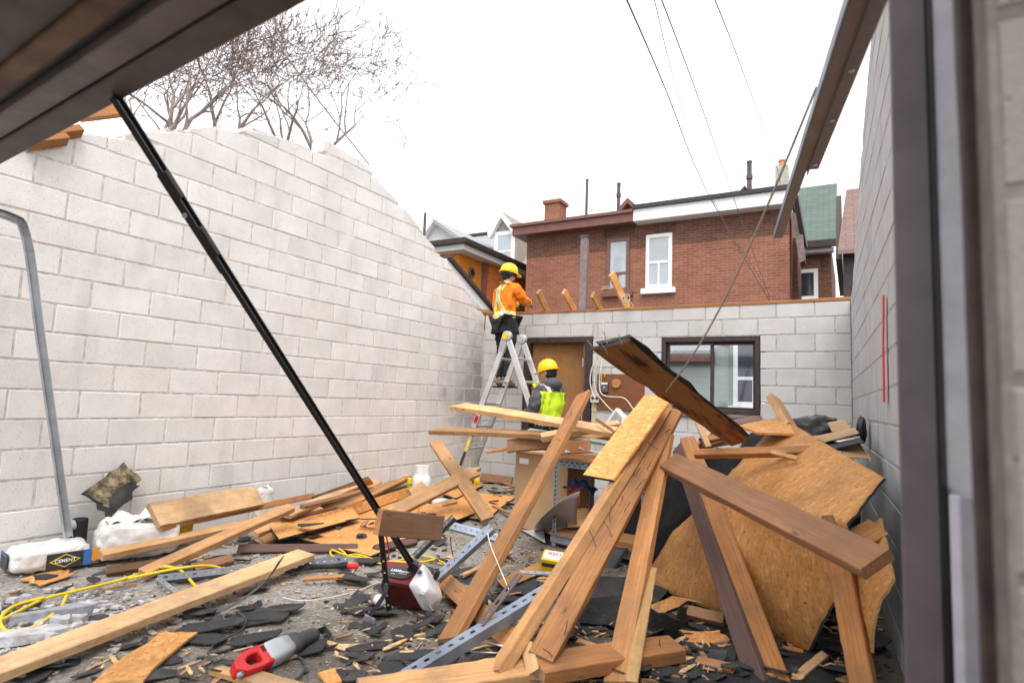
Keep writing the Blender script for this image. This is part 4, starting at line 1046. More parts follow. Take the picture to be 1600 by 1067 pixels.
# stub rafters on the plate
def stub(pa, pb_, w_, lab, mat='pine', dy=0.03, t_=0.04, nail=False):
    a = AY(pa[0], pa[1], YB - 0.02 - dy * 0); c = AY(pb_[0], pb_[1], YB + 0.12)
    a = AY(pa[0], pa[1], YB - 0.25)
    return board('rafter_stub', lab, c, a, w_, t_, (0.8, -0.6, 0.1), M['stub'], 'rafter stub', 'rafter stubs on the wall plate')
stub((841, 455), (856, 488), 0.09, 'rafter stub on the plate nearest the worker on the ladder', 'pine_fresh')
stub((881, 455), (898, 486), 0.09, 'second rafter stub right of the worker on the ladder', 'pine')
stub((926, 460), (938, 484), 0.09, 'short rafter stub beside the tall one with the rope', 'pine')
stub((955, 427), (980, 482), 0.11, 'tall leaning rafter stub with rope tied at its foot', 'pine_fresh')
a = AY(945, 450, YB + 0.3)
board('wood_block', 'small wood offcut sticking out behind the tall rafter stub', a + Vector((-0.06, 0.1, 0)), a + Vector((0.06, -0.02, 0)), 0.08, 0.05, (0, 0, 1), M['pine_fresh'], 'offcut')
q = AY(978, 465, YB - 0.12)
b = MB()
for k in range(3):
    b.tube(catmull([q + Vector((0.05 * math.cos(t + k), 0.05 * math.sin(t * 1.3), 0.05 * math.sin(t + k * 0.6) - 0.02 * k)) for t in (0, 1.2, 2.4, 3.6, 4.8, 6.0)], 5), 0.007, 5)
b.tube(catmull([q, q + Vector((0.06, -0.03, -0.06)), q + Vector((0.09, -0.04, -0.14)), q + Vector((-0.3, -0.05, -0.16)), q + Vector((-0.4, -0.05, -0.18))], 6), 0.005, 5)
tag(b.build('rope', M['rope'], None, origin=q), 'beige rope knotted round the tall rafter stub', 'rope')

# ------------------------------------------------------------------ header beam and jamb of the garage opening
hb = empty('steel_header', AY(240, 100, 0.85), 'dark brown steel header across the top left corner', 'beam')
def strip(px_a, px_b, ya, yb, Y0, Y1, th, mat, name):
    """longitudinal member along X between depth Y0..Y1 with its lower edge on a sight line"""
    z = AY(px_a, px_b, Y1).z
    b = MB(); b.span((-4.1, Y0, z), (0.35, Y1, z + th)); b.build(name, M[mat], hb, bevel=0.004)
    return z
zb = AY(243, 128, 0.95).z
HA, HB = G(0, 258, zb), G(485, 0, zb)
hd = (HB - HA).normalized(); hn = Vector((hd.y, -hd.x, 0))          # hn points back towards the camera
if hn.y > 0: hn = -hn
def member(name, d0, d1, z0, z1, mat, bev=0.0):
    c = (HA + HB) / 2 + hn * ((d0 + d1) / 2); c.z = zb + (z0 + z1) / 2
    b = MB(); b.box(c, 4.6, d1 - d0, z1 - z0, (hd, hn, Vector((0, 0, 1)))); b.build(name, M[mat], hb, bevel=bev)
member('rear_flange', 0.0, 0.085, 0.0, 0.16, 'beam', 0.006)
member('stop_strip', 0.087, 0.165, 0.012, 0.16, 'beam_l', 0.006)
member('groove', 0.167, 0.195, 0.050, 0.16, 'black')
member('inner_flange', 0.197, 0.262, 0.028, 0.16, 'beam_rust', 0.01)
member('web', 0.264, 0.43, 0.050, 0.30, 'beam')
member('front_flange', 0.432, 0.46, 0.040, 0.30, 'beam_l', 0.006)
# jamb: clad steel post on the right
jp = AY(1402, 600, 1.30); jq = AY(1472, 600, 1.30); jr = AY(1521, 600, 1.42)
jb = empty('door_jamb', (jq.x, 1.3, 0), 'tall grey-brown steel door jamb standing out of focus at the right', 'jamb')
b = MB(); b.prism([(jp.x, 1.30, 0), (jq.x, 1.285, 0), (jq.x, 1.36, 0), (jp.x + 0.01, 1.37, 0)], (0, 0, 2.75)); b.build('outer_cladding', M['jamb_d'], jb, bevel=0.006)
b = MB(); b.prism([(jq.x + 0.001, 1.284, 0), (AY(1521, 600, 1.27).x, 1.27, 0), (AY(1521, 600, 1.27).x, 1.40, 0), (jq.x + 0.001, 1.40, 0)], (0, 0, 2.75)); b.build('inner_cladding', M['jamb_l'], jb, bevel=0.006)
k0 = AY(1482, 772, 1.25); k1 = AY(1528, 780, 1.25)
b = MB(); b.prism([(k0.x, 1.262, 0), (k0.x + 0.012, 1.24, 0), (k1.x, 1.25, 0), (k1.x, 1.275, 0)], (0, 0, k0.z)); b.build('track_cover', M['jamb_l'], jb, bevel=0.004)
b = MB(); b.span((k0.x - 0.010, 1.268, 0), (k0.x - 0.001, 1.29, k0.z + 0.01)); b.build('track_slot', M['black'], jb)
b = MB(); b.span((jq.x - 0.012, 1.279, 0), (jq.x - 0.008, 1.29, 2.75)); b.build('seam', M['black'], jb)
# dark timber upright between jamb and pier
t0 = AY(1531, 600, 0.92); t1 = AY(1567, 600, 0.9)
board('timber_upright', 'dark weathered timber upright between the steel jamb and the pier', (t0.x + 0.022, 0.90, 0), (t0.x + 0.014, 0.90, 2.7), 0.058, 0.04, (0, -1, 0), M['timber_dk'], 'post', end=False)
# hanging galvanised door track at the upper right
ta, tb_ = AY(1352, -30, 1.35), AY(1216, 372, 3.35)
tk = empty('door_track', tb_, 'galvanised door track hanging from the upper right', 'track')
d_ = (tb_ - ta).normalized(); sd_ = d_.cross(Vector((0, 0, 1))).normalized(); up_ = sd_.cross(d_).normalized()
def ctrack(a, c, w_, h_, th, parent, mat, name, side, upv):
    """C-shaped channel"""
    b = MB(); d = (c - a).normalized(); s_ = side; u_ = upv
    prof = [(-w_ / 2, 0), (-w_ / 2, h_), (-w_ / 2 + 0.012, h_ + 0.004), (-w_ / 2 + 0.012, h_ - th), (-w_ / 2 + th, h_ - th), (-w_ / 2 + th, th), (w_ / 2 - th, th), (w_ / 2 - th, h_ - 0.012), (w_ / 2, h_ - 0.012), (w_ / 2, 0)]
    b.prism([a + s_ * x + u_ * y for x, y in prof], c - a)
    return b.build(name, mat, parent)
ctrack(ta, tb_, 0.040, 0.028, 0.003, tk, M['track'], 'channel', sd_, up_)
b = MB(); b.box((ta + tb_) / 2 - sd_ * 0.022 + up_ * 0.012, (tb_ - ta).length, 0.003, 0.034, (d_, sd_, up_)); b.build('outer_lip', M['track_lip'], tk)
e0 = AY(1358, -20, 1.36); e1 = AY(1258, 262, 2.42)
pp0 = ta + d_ * 0.0 + sd_ * 0.030; L1 = (AY(1246, 262, 2.42) - ta).length
b = MB(); b.box((ta + d_ * (L1 / 2)) + sd_ * 0.042 + up_ * 0.010, L1, 0.040, 0.004, (d_, sd_, up_)); b.box((ta + d_ * (L1 / 2)) + sd_ * 0.0235 + up_ * 0.0, L1, 0.003, 0.03, (d_, sd_, up_)); an = b.build('angle_bracket', M['track'], tk)
for s_ in (L1 - 0.05, L1 * 0.62, L1 * 0.35):
    b = MB(); b.tube([ta + d_ * s_ + sd_ * 0.044 + up_ * 0.005, ta + d_ * s_ + sd_ * 0.044 + up_ * 0.015], 0.008, 10); b.build('bolt_hole', M['white'], an)
# rope from the track down to the pile
r0_, r1_ = AY(1276, 136, 2.05), AY(1040, 612, 3.40)
b = MB(); mid = [r0_.lerp(r1_, t) - Vector((0, 0, 0.12 * math.sin(math.pi * t))) for t in (0, .2, .4, .6, .8, 1)]
b.tube(catmull(mid, 5), 0.0048, 6); tag(b.build('rope', M['rope'], None, origin=r1_), 'beige rope stretched from the hanging track down to the charred plank', 'rope')
# red strap on the right wall
nr = Vector((-RDIR.y, RDIR.x, 0))
def RW(px, py, off=0.0):
    d = ray(px, py); n = Vector((RDIR.y, -RDIR.x, 0)); return EYE + d * ((RCOR.dot(n) - EYE.dot(n)) / d.dot(n)) + nr * off
s0, s1, s2 = RW(1385.5, 462, 0.015), RW(1386.5, 540, 0.02), RW(1388, 628, 0.02)
b = MB(); b.bar(s0, s1, 0.06, 0.006, up=nr); b.bar(s1 - Vector((0, 0, .004)), s2, 0.07, 0.006, up=nr)
tag(b.build('strap', M['strap'], None, origin=s2), 'red strap hanging on the right wall beside the jamb', 'strap')
# galvanised bent track leaning against the left wall
g0, g1, g2 = AX(-60, 322, -4.45), AX(38, 345, -4.55), AX(107, 838, -4.62)
gt = empty('door_track', g2, 'bent galvanised track leaning upright against the left wall', 'track')
b = MB(); pts = [g0, g0.lerp(g1, 0.8), g1 + Vector((0, 0.05, -0.05)), g1.lerp(g2, 0.25), g2]
pts = catmull([g0, g0.lerp(g1, 0.75), g1.lerp(g2, 0.05), g1.lerp(g2, 0.35), g1.lerp(g2, 0.7), g2], 5)
for side, wd_, m_ in ((0.0, 0.045, 'galv'),):
    rows = []
    for i, p in enumerate(pts):
        t = (pts[min(i + 1, len(pts) - 1)] - pts[max(i - 1, 0)]).normalized(); out = Vector((1, -0.5, 0)); out = (out - t * out.dot(t)).normalized(); lat = t.cross(out)
        pr = [(-0.026, 0.03), (-0.026, 0), (0.026, 0), (0.026, 0.03), (0.014, 0.034), (0.014, 0.030), (0.022, 0.027), (0.022, 0.004), (-0.022, 0.004), (-0.022, 0.03)]
        rows.append(b.add([p + lat * x + out * y for x, y in pr]))
    n_ = 10
    for a, c in zip(rows, rows[1:]):
        for k in range(n_): b.face((a + k, a + (k + 1) % n_, c + (k + 1) % n_, c + k))
    b.face([rows[0] + k for k in range(n_)]); b.face([rows[-1] + k for k in range(n_)])
b.build('channel', M['galv'], gt)
# orange plank ends on the left wall top
def lplank(pa, pb_, lab, w_, t_, off):
    a, c = LW(pa[0], pa[1], off), LW(pb_[0], pb_[1], off)
    board('roof_board', lab, a, c, w_, t_, (0.9, -0.2, 0.4), M['orange_wood'], 'board', 'orange boards on the left wall top')
lplank((40, 226), (104, 218), 'lowest orange board stub on the left wall under the header', 0.045, 0.10, 0.06)
lplank((60, 214), (126, 205), 'middle orange board stub on the left wall under the header', 0.05, 0.10, 0.03)
lplank((120, 180), (196, 172), 'upper orange board stub beside the black rail', 0.10, 0.05, -0.1)
# ------------------------------------------------------------------ fallen lumber (each board its own thing)
VIEW = -cf
def bd(lab, a, c, w_, t_, nrm, mat, **k):
    return board('lumber', lab, a, c, w_, t_, nrm, M[mat], 'board', 'lumber from the demolished roof', **k)
Z = Vector((0, 0, 1))
# --- foreground left
bd('long pale two-by-six lying flat across the lower left corner', G(-70, 1072, 0.06), G(478, 866, 0.10), 0.150, 0.042, (0.10, -0.05, 1), 'pine_fresh', twist=0.08)
bd('upper two-by-four of the crossed pair beside the white bags', G(156, 868, 0.10), G(500, 795, 0.16), 0.085, 0.045, (0.2, -0.3, 1), 'pine')
bd('lower two-by-four of the crossed pair, its end on the concrete', G(222, 897, 0.035), G(455, 793, 0.28), 0.09, 0.045, (0.3, -0.2, 1), 'pine')
o = bd('wide short plank with nails propped above the crossed pair', G(238, 806, 0.30), G(404, 775, 0.30), 0.20, 0.04, (0.75, -0.55, 0.62), 'pine_fresh', jag0=0.01)
add_nails(o, [(0.0, -0.095, 0.0)], 0.07, up=-1)
bd('thin orange lath under the wide short plank', G(250, 824, 0.22), G(490, 774, 0.20), 0.05, 0.03, (0.8, -0.6, 0.3), 'orange_wood')
bd('brown two-by-four lying behind the long pale board', G(371, 858, 0.03), G(560, 856, 0.03), 0.06, 0.045, (0.3, -0.9, 0.5), 'stained')
bd('brown two-by-four end showing right of the strand board sheet', G(585, 858, 0.035), G(650, 845, 0.035), 0.06, 0.045, (0.3, -0.9, 0.5), 'stained')
bd('pale board sloping under the black rail towards the wall', G(392, 832, 0.10), G(588, 752, 0.20), 0.14, 0.04, (0.45, -0.5, 0.8), 'pine')
bd('pale beam lying along the left wall behind the rail', G(480, 800, 0.12), G(690, 738, 0.14), 0.14, 0.05, (0.5, -0.5, 0.7), 'pine')
bd('split strand board batten standing on edge behind the rail', G(505, 812, 0.10), G(655, 763, 0.12), 0.10, 0.035, (0.6, -0.8, 0.15), 'osb_light', mats=[M['osb_light'], M['splinter']])
bd('thick clean two-by-six rising right behind the rail', G(602, 806, 0.16), G(742, 737, 0.42), 0.135, 0.05, (0.35, -0.75, 0.5), 'pine', cut0=-0.05)
o = bd('two-by-six slanting down from beside the ladder foot', AY(680, 690, 5.45), G(763, 812, 0.05), 0.135, 0.045, (0.65, -0.6, 0.35), 'pine')
bd('short light block wedged behind the thick two-by-six', G(640, 772, 0.14), G(662, 757, 0.22), 0.10, 0.04, (0.7, -0.5, 0.4), 'pine_fresh')
bd('short stub jutting behind the thick two-by-six by the ladder', G(725, 745, 0.28), G(748, 732, 0.3), 0.06, 0.05, (0.35, -0.75, 0.5), 'pine_fresh')
o = bd('thick dark brown beam hooked over the black rail above the opener', AD(590, 815, 3.10), AD(688, 825, 3.30), 0.130, 0.075, (0.15, -0.97, 0.20), 'brown_beam', mats=[M['brown_beam'], M['fir']], seed=4)
bd('narrow dark board against the back wall by the ladder', G(752, 745, 0.06), G(800, 752, 0.06), 0.12, 0.035, (0.5, -0.8, 0.3), 'aged')
# --- leaning group in the middle
o3 = bd('long plank leaning from the floor towards the plywood panel', G(701, 1002, 0.02), AY(913, 616, 4.7), 0.140, 0.045, (-0.35, -0.72, 0.55), 'fir')
add_nails(o3, [(0.2, 0.03, 0.022), (0.5, -0.04, 0.022), (-0.5, 0.04, 0.022), (0.9, 0.0, 0.022)], 0.03, tilt=0.8, seed=21)
o = bd('nail studded plank leaning over the steel table, left of the pair', AY(774, 1056, 2.32), AY(1040, 634, 4.15), 0.085, 0.060, (-0.50, -0.62, 0.55), 'pine', seed=2)
o2 = bd('nail studded plank leaning over the steel table, right of the pair', AY(845, 1030, 2.45), AY(1053, 642, 4.2), 0.120, 0.045, (0.10, -0.85, 0.50), 'fir', seed=3)
add_nails(o2, [(0.0 + k * 0.10 - 0.35, (-0.03 if k % 2 else 0.02), 0.0225) for k in range(13)], 0.085, up=1, tilt=0.9, seed=5)
add_nails(o2, [(-1.25 + k * 0.12, -0.05, 0.02) for k in range(4)], 0.07, up=1, tilt=0.9, seed=6)
bd('strip of pale sheathing with tarred end lying on the leaning pair', AY(934, 748, 3.42), AY(1031, 618, 3.98), 0.250, 0.020, (-0.30, -0.72, 0.62), 'osb_light', mats=[M['osb_light'], M['tar']])
o = bd('split plank leaning right of the pair with torn yellow edge', AY(962, 1072, 2.62), AY(1040, 680, 4.0), 0.105, 0.050, (-0.15, -0.90, 0.35), 'fir', mats=[M['fir'], M['splinter']])
d0, d1 = AY(985, 1072, 2.60), AY(1018, 885, 3.18)
bd('torn yellow sliver hanging on the split plank', d0, d1, 0.055, 0.03, (0.3, -0.9, 0.3), 'splinter', jag1=0.05, jag0=0.03)
bd('upright stained two-by-eight leaning in front of the big sheet, left half', AY(1188, 1075, 3.02), AY(1061, 700, 4.45), 0.100, 0.050, (-0.55, -0.75, 0.35), 'stained', mats=[M['stained'], M['stained']])
bd('upright tan two-by-six leaning in front of the big sheet, right half', AY(1219, 1075, 3.05), AY(1074, 686, 4.50), 0.105, 0.045, (0.30, -0.90, 0.30), 'fir')
bd('brown two-by-six lying diagonally across the big sheet', AY(1046, 722, 3.75), AY(1372, 882, 2.62), 0.140, 0.050, (-0.15, -0.62, 0.77), 'aged', seed=8)
bd('splintered narrow board lying across the top of the big sheet', AY(1084, 709, 4.1), AY(1282, 704, 4.2), 0.050, 0.055, (0, -0.8, 0.6), 'fir', jag1=0.10)
bd('broken spur hanging off the splintered narrow board', AY(1205, 706, 4.08), AY(1247, 717, 4.02), 0.03, 0.02, (0, -0.8, 0.6), 'splinter', jag1=0.05)
# CHARRED
# --- boards lying on the table and boxes (about waist height)
bd('top rafter with a tapered end pointing left over the table', AY(709, 634, 5.0), AY(962, 676, 4.75), 0.13, 0.045, (0.05, -0.35, 0.93), 'pine_fresh', cut0=0.14)
bd('second rafter with a tapered end pointing left below the first', AY(675, 673, 5.0), AY(880, 682, 4.8), 0.11, 0.045, (0.05, -0.30, 0.95), 'pine', cut0=0.12)
bd('two-by-four crossing the rafters, its sawn end facing left', AY(845, 684, 4.62), AY(968, 663, 4.95), 0.085, 0.055, (0.1, -0.35, 0.9), 'pine')
bd('dark brown board end under the rafters on the carton', AY(793, 697, 4.85), AY(858, 690, 4.9), 0.115, 0.05, (0.05, -0.97, 0.2), 'aged', mats=[M['aged'], M['pine']])
bd('thin brown lath sticking out left above the carton', AY(760, 706, 4.85), AY(815, 698, 4.9), 0.03, 0.02, (0, -0.7, 0.7), 'fir', cut0=0.04)
bd('short brown offcut lying on the steel table', AY(872, 701, 4.6), AY(922, 697, 4.6), 0.10, 0.04, (0.1, -0.95, 0.2), 'fir')
bd('orange board under the crossed two-by-four', AY(880, 690, 4.95), AY(985, 676, 5.1), 0.09, 0.04, (0, -0.5, 0.85), 'orange_wood')
bd('thin stick poking up through the boards on the table', AY(932, 655, 4.75), AY(962, 676, 4.6), 0.025, 0.02, (0, -1, 0.2), 'aged')
bd('pale lath end beside the thin stick', AY(955, 682, 4.7), AY(1010, 660, 5.2), 0.05, 0.03, (0, -0.6, 0.8), 'pine_fresh')
# --- floor, right and middle
o = bd('two-by-six lying on the floor at the bottom centre', G(838, 1046, 0.07), G(1058, 1013, 0.07), 0.140, 0.065, (0.0, -0.25, 1), 'fir')
add_nails(o, [(0.20, 0.04, 0.03), (0.26, -0.02, 0.03)], 0.05, seed=9)
bd('pale board on the floor running out of the bottom edge', G(560, 1085, 0.05), G(850, 1040, 0.05), 0.14, 0.05, (0.1, -0.2, 1), 'pine', seed=11)
bd('two-by-four on the floor behind the leaning plank', G(692, 905, 0.07), G(845, 1040, 0.07), 0.10, 0.06, (-0.75, -0.35, 0.6), 'fir')
bd('short upright block end wedged beside the leaning pair', AY(826, 1010, 2.5), AY(838, 1055, 2.4), 0.06, 0.05, (0.2, -0.9, 0.2), 'pine_fresh')
bd('two-by-four standing on the floor behind the curled sheet at right', AY(1352, 1085, 3.0), AY(1312, 880, 3.25), 0.095, 0.06, (-0.30, -0.85, 0.35), 'fir')
bd('brown board lying on the floor under the big sheet', G(1072, 955, 0.06), G(1132, 968, 0.06), 0.06, 0.05, (0, -0.7, 0.7), 'aged')
bd('short upright board standing at the top of the big sheet', AY(1208, 622, 5.0), AY(1236, 668, 4.7), 0.10, 0.05, (0.75, -0.62, 0.2), 'pine')
bd('narrow brown triangle of board behind the diagonal two-by-six', AY(1292, 806, 3.0), AY(1312, 850, 2.95), 0.045, 0.04, (0, -0.8, 0.5), 'aged')
o = bd('short board bridging to the curled sheet at right', AY(1322, 852, 3.15), AY(1372, 826, 3.3), 0.10, 0.04, (0.1, -0.7, 0.7), 'fir')
bd('board flat on the table end near the big sheet', AY(1075, 700, 4.7), AY(1160, 684, 4.9), 0.10, 0.03, (0, -0.3, 1), 'pine')
bd('broken lath on the pile left of the charred plank foot', AY(1090, 660, 4.7), AY(1108, 700, 4.45), 0.04, 0.03, (0.3, -0.9, 0.2), 'pine_fresh', jag0=0.05)

# ------------------------------------------------------------------ strand board and plywood sheets
def sheet(name, label, pts, nu, nv, th, mat, edge, cat='sheet', group=None, bulge=0.0, jag=0.0, seed=0, crease=None):
    """pts: four corners p00,p10,p11,p01 in space; a thick, slightly sprung sheet. Local x,y lie in the sheet"""
    rng = random.Random(seed + 77)
    p00, p10, p11, p01 = [Vector(p) for p in pts]
    c = (p00 + p10 + p11 + p01) / 4
    X = ((p10 - p00) + (p11 - p01)).normalized(); Yd = ((p01 - p00) + (p11 - p10)); N = X.cross(Yd).normalized()
    if N.dot(EYE - c) < 0: N = -N
    Mx = frame(c, X, N); Mi = Mx.inverted()
    b = MB(); b.sm = False
    top = []
    for j in range(nv + 1):
        for i in range(nu + 1):
            u, v = i / nu, j / nv
            p = (p00 * (1 - u) + p10 * u) * (1 - v) + (p01 * (1 - u) + p11 * u) * v
            h = bulge * 4 * v * (1 - v) + 0.25 * bulge * math.sin(math.pi * u)
            if crease: h += crease[1] * max(0, 1 - abs(v - crease[0]) / 0.25)
            if jag and (j in (0, nv) or i in (0, nu)):
                p = p + X * rng.uniform(-jag, jag) + Yd.normalized() * rng.uniform(-jag, jag)
            top.append(Mi @ (p + N * h))
    n = b.add(top); m = b.add([q - Vector((0, 0, th)) for q in top])
    W = nu + 1
    for j in range(nv):
        for i in range(nu):
            a = j * W + i
            b.cur = 0; b.face((n + a, n + a + 1, n + a + W + 1, n + a + W))
            b.cur = 0 if edge is None else 1
            b.face((m + a + W, m + a + W + 1, m + a + 1, m + a))
    b.cur = 1
    for i in range(nu):
        b.face((n + i, m + i, m + i + 1, n + i + 1)); a = nv * W + i; b.face((n + a + 1, m + a + 1, m + a, n + a))
    for j in range(nv):
        a = j * W; b.face((n + a + W, m + a + W, m + a, n + a)); a = j * W + nu; b.face((n + a, m + a, m + a + W, n + a + W))
    o = bpy.data.objects.new(name, b.mesh(name, [M[mat], M[edge or mat]])); col.objects.link(o); o.matrix_basis = Mx
    tag(o, label, cat, group); return o
SG = 'strand board roof sheets'
def bent_sheet(name, label, rows, nu, nv, th, mat, edge, cat, group, jag, seed):
    """one sprung sheet through rows of (left, right) points from top to bottom"""
    rng = random.Random(seed)
    def poly(P): return [P[k].lerp(P[k + 1], i / nv) for k in range(len(P) - 1) for i in range(nv)] + [P[-1]]
    Lp = poly([r[0] for r in rows]); Rp = poly([r[1] for r in rows])
    c = sum((a + d for a, d in zip(Lp, Rp)), Vector()) / (2 * len(Lp))
    X = (Rp[len(Rp) // 2] - Lp[len(Lp) // 2]).normalized(); N = X.cross(Lp[-1] - Lp[0]).normalized()
    if N.dot(EYE - c) < 0: N = -N
    Mx = frame(c, X, N); Mi = Mx.inverted(); b = MB(); W = nu + 1; top = []
    for k, (a, d) in enumerate(zip(Lp, Rp)):
        for i in range(W):
            p = a.lerp(d, i / nu)
            if i in (0, nu) or k in (0, len(Lp) - 1): p = p + X * rng.uniform(-jag, jag) + Vector((0, 0, rng.uniform(-jag, jag)))
            p = p + N * (0.006 * mnoise.noise(p * 3.0))
            top.append(Mi @ p)
    n = b.add(top); m = b.add([q - Vector((0, 0, th)) for q in top]); H_ = len(Lp) - 1
    for k in range(H_):
        for i in range(nu):
            a = k * W + i; b.cur = 0; b.face((n + a, n + a + 1, n + a + W + 1, n + a + W)); b.cur = 1; b.face((m + a + W, m + a + W + 1, m + a + 1, m + a))
    b.cur = 1
    for i in range(nu): b.face((n + i, m + i, m + i + 1, n + i + 1)); a = H_ * W + i; b.face((n + a + 1, m + a + 1, m + a, n + a))
    for k in range(H_): a = k * W; b.face((n + a + W, m + a + W, m + a, n + a)); a = k * W + nu; b.face((n + a, m + a, m + a + W, n + a + W))
    o = bpy.data.objects.new(name, b.mesh(name, [M[mat], M[edge]])); col.objects.link(o); o.matrix_basis = Mx
    for p in o.data.polygons: p.use_smooth = p.material_index == 0
    return tag(o, label, cat, group)
bent_sheet('strand_board', 'big bent strand board sheet slumped over the right side of the pile', [(AY(1218, 656, 4.85), AY(1234, 660, 4.70)), (AY(1150, 728, 4.45), AY(1382, 746, 3.45)), (AY(1098, 786, 4.22), AY(1324, 818, 3.15)), (AY(1050, 832, 4.12), AY(1330, 888, 3.20)), (AY(1003, 908, 3.98), AY(1262, 1016, 3.46))], 26, 9, 0.014, 'osb', 'tar', 'strand board', SG, 0.005, 2)
sheet('strand_board', 'curled torn strand board piece against the right jamb', [AY(1336, 905, 3.25), AY(1362, 1020, 3.05), AY(1396, 905, 3.05), AY(1375, 805, 3.35)], 6, 6, 0.014, 'osb', 'splinter', 'strand board', SG, bulge=0.03, jag=0.012, seed=3)
sheet('strand_board', 'folded sheathing flap lying on top of the big sheet', [AY(1155, 664, 4.65), AY(1183, 676, 4.4), AY(1262, 678, 4.5), AY(1218, 652, 4.8)], 5, 3, 0.015, 'osb', 'osb_light', 'strand board', SG, jag=0.01, seed=4)
sheet('strand_board', 'large strand board sheet flat on the floor behind the opener', [G(432, 832, 0.03), G(580, 868, 0.03), G(745, 800, 0.05), G(620, 778, 0.06)], 10, 6, 0.014, 'osb_light', 'tar', 'strand board', SG, bulge=0.006, jag=0.006, seed=5)
sheet('strand_board', 'strand board strip with a shingle scrap on it, left of the rail', [G(422, 822, 0.12), G(436, 842, 0.09), G(562, 808, 0.10), G(548, 790, 0.15)], 8, 3, 0.014, 'osb_light', 'tar', 'strand board', SG, jag=0.004, seed=6)
sheet('strand_board', 'strand board scrap lying against the left wall by the rail', [G(487, 778, 0.24), G(500, 784, 0.10), G(585, 756, 0.22), G(575, 746, 0.32)], 5, 2, 0.014, 'osb_light', 'tar', 'strand board', SG, jag=0.012, seed=7)
sheet('strand_board', 'torn strand board scrap at the foot of the slanting two-by-six', [G(690, 772, 0.03), G(712, 778, 0.03), G(757, 757, 0.03), G(735, 750, 0.03)], 5, 3, 0.012, 'osb_light', 'tar', 'strand board', SG, jag=0.02, seed=8)
sheet('strand_board', 'broad strand board sheet on the floor before the carton', [G(680, 800, 0.02), G(760, 812, 0.02), G(805, 775, 0.02), G(735, 768, 0.02)], 6, 4, 0.012, 'osb_light', 'tar', 'strand board', SG, jag=0.02, seed=18)
sheet('plywood_scrap', 'torn amber plywood scrap on the floor at the bottom left', [G(140, 1068, 0.03), G(222, 1062, 0.03), G(304, 988, 0.035), G(250, 986, 0.05)], 8, 4, 0.012, 'osb', 'splinter', 'plywood scrap', None, jag=0.014, seed=9)
sheet('plywood_scrap', 'pale board scrap lying under the red saw', [G(328, 1046, 0.02), G(460, 1085, 0.02), G(480, 1068, 0.02), G(362, 1034, 0.02)], 6, 2, 0.02, 'pine_fresh', 'splinter', 'plywood scrap', None, jag=0.004, seed=10)
sheet('plywood_scrap', 'small square plywood scrap at the bottom right of the saw', [G(498, 1050, 0.02), G(510, 1070, 0.02), G(535, 1062, 0.02), G(524, 1043, 0.02)], 3, 3, 0.012, 'osb_light', 'splinter', 'plywood scrap', None, jag=0.006, seed=11)
sheet('plywood_scrap', 'plywood scrap with tarred edge among the black felt', [G(1008, 948, 0.10), G(1030, 962, 0.08), G(1075, 938, 0.12), G(1052, 930, 0.14)], 5, 3, 0.02, 'osb', 'tar', 'plywood scrap', None, jag=0.006, seed=12)
sheet('plywood_scrap', 'splintered plywood layer under the big sheet at floor level', [G(1066, 985, 0.02), G(1080, 1008, 0.02), G(1140, 1010, 0.03), G(1130, 985, 0.04)], 6, 4, 0.015, 'osb_light', 'tar', 'plywood scrap', None, jag=0.02, seed=13)
sheet('plywood_scrap', 'splintered plywood layer right of the tan leaning two-by-six', [G(1205, 1010, 0.03), G(1215, 1035, 0.03), G(1262, 1030, 0.03), G(1250, 1008, 0.03)], 5, 4, 0.015, 'osb_light', 'tar', 'plywood scrap', None, jag=0.02, seed=14)
sheet('plywood_scrap', 'long thin plywood splinter lying below the white bags', [G(30, 905, 0.012), G(60, 915, 0.012), G(118, 895, 0.012), G(95, 888, 0.012)], 8, 3, 0.006, 'osb_light', 'splinter', 'plywood scrap', None, jag=0.025, seed=15)
sheet('plywood_scrap', 'broken plywood strip on the floor beside the yellow carton', [G(776, 905, 0.03), G(790, 918, 0.03), G(858, 888, 0.03), G(840, 878, 0.03)], 6, 3, 0.012, 'osb', 'tar', 'plywood scrap', None, jag=0.012, seed=16)
# the roofing chunk against the left wall
ck = sheet('roofing_chunk', 'mouldy square roofing chunk propped against the left wall', [LW(131, 768, 0.16), LW(172, 795, 0.22), LW(221, 750, 0.10), LW(196, 723, 0.04)], 6, 6, 0.03, 'mould', 'tar', 'roofing', None, jag=0.012, seed=17)
sheet('roofing_chunk', 'black torn felt hanging below the mouldy roofing chunk', [LW(150, 790, 0.2), LW(178, 810, 0.26), LW(218, 760, 0.14), LW(205, 748, 0.12)], 5, 5, 0.012, 'tar_b', 'tar', 'roofing', None, jag=0.02, seed=19)
# charred doubled roof plank, nearer at its upper end
cp = empty('charred_plank', AY(1160, 692, 4.3), 'charred doubled roof plank rising left above the pile', 'plank')
def sub_sheet(*a, **k):
    o = sheet(*a, **k)
    for q in ('label', 'category', 'group'):
        if q in o: del o[q]
    o.parent = cp; o.matrix_parent_inverse = Matrix.Translation(-abs_loc(cp)); return o
k00, k10, k11, k01 = AY(924, 547, 2.80), AY(1143, 697, 4.22), AY(1172, 686, 4.36), AY(984, 533, 2.92)
o = sub_sheet('lower_plank', None, [k00, k10, k11, k01], 12, 4, 0.022, 'char_plank', 'timber_char', jag=0.010, seed=31)
add_nails(o, [(-0.93, -0.05, 0.0), (-0.88, 0.03, 0.0), (-0.80, 0.07, 0.0), (-0.86, -0.02, 0)], 0.07, up=1, tilt=0.5, seed=3)
nb = (k10 - k00).cross(k01 - k00).normalized()
if nb.dot(EYE - k00) > 0: nb = -nb
ed = (k01 - k00).normalized()
sh_ = nb * 0.026
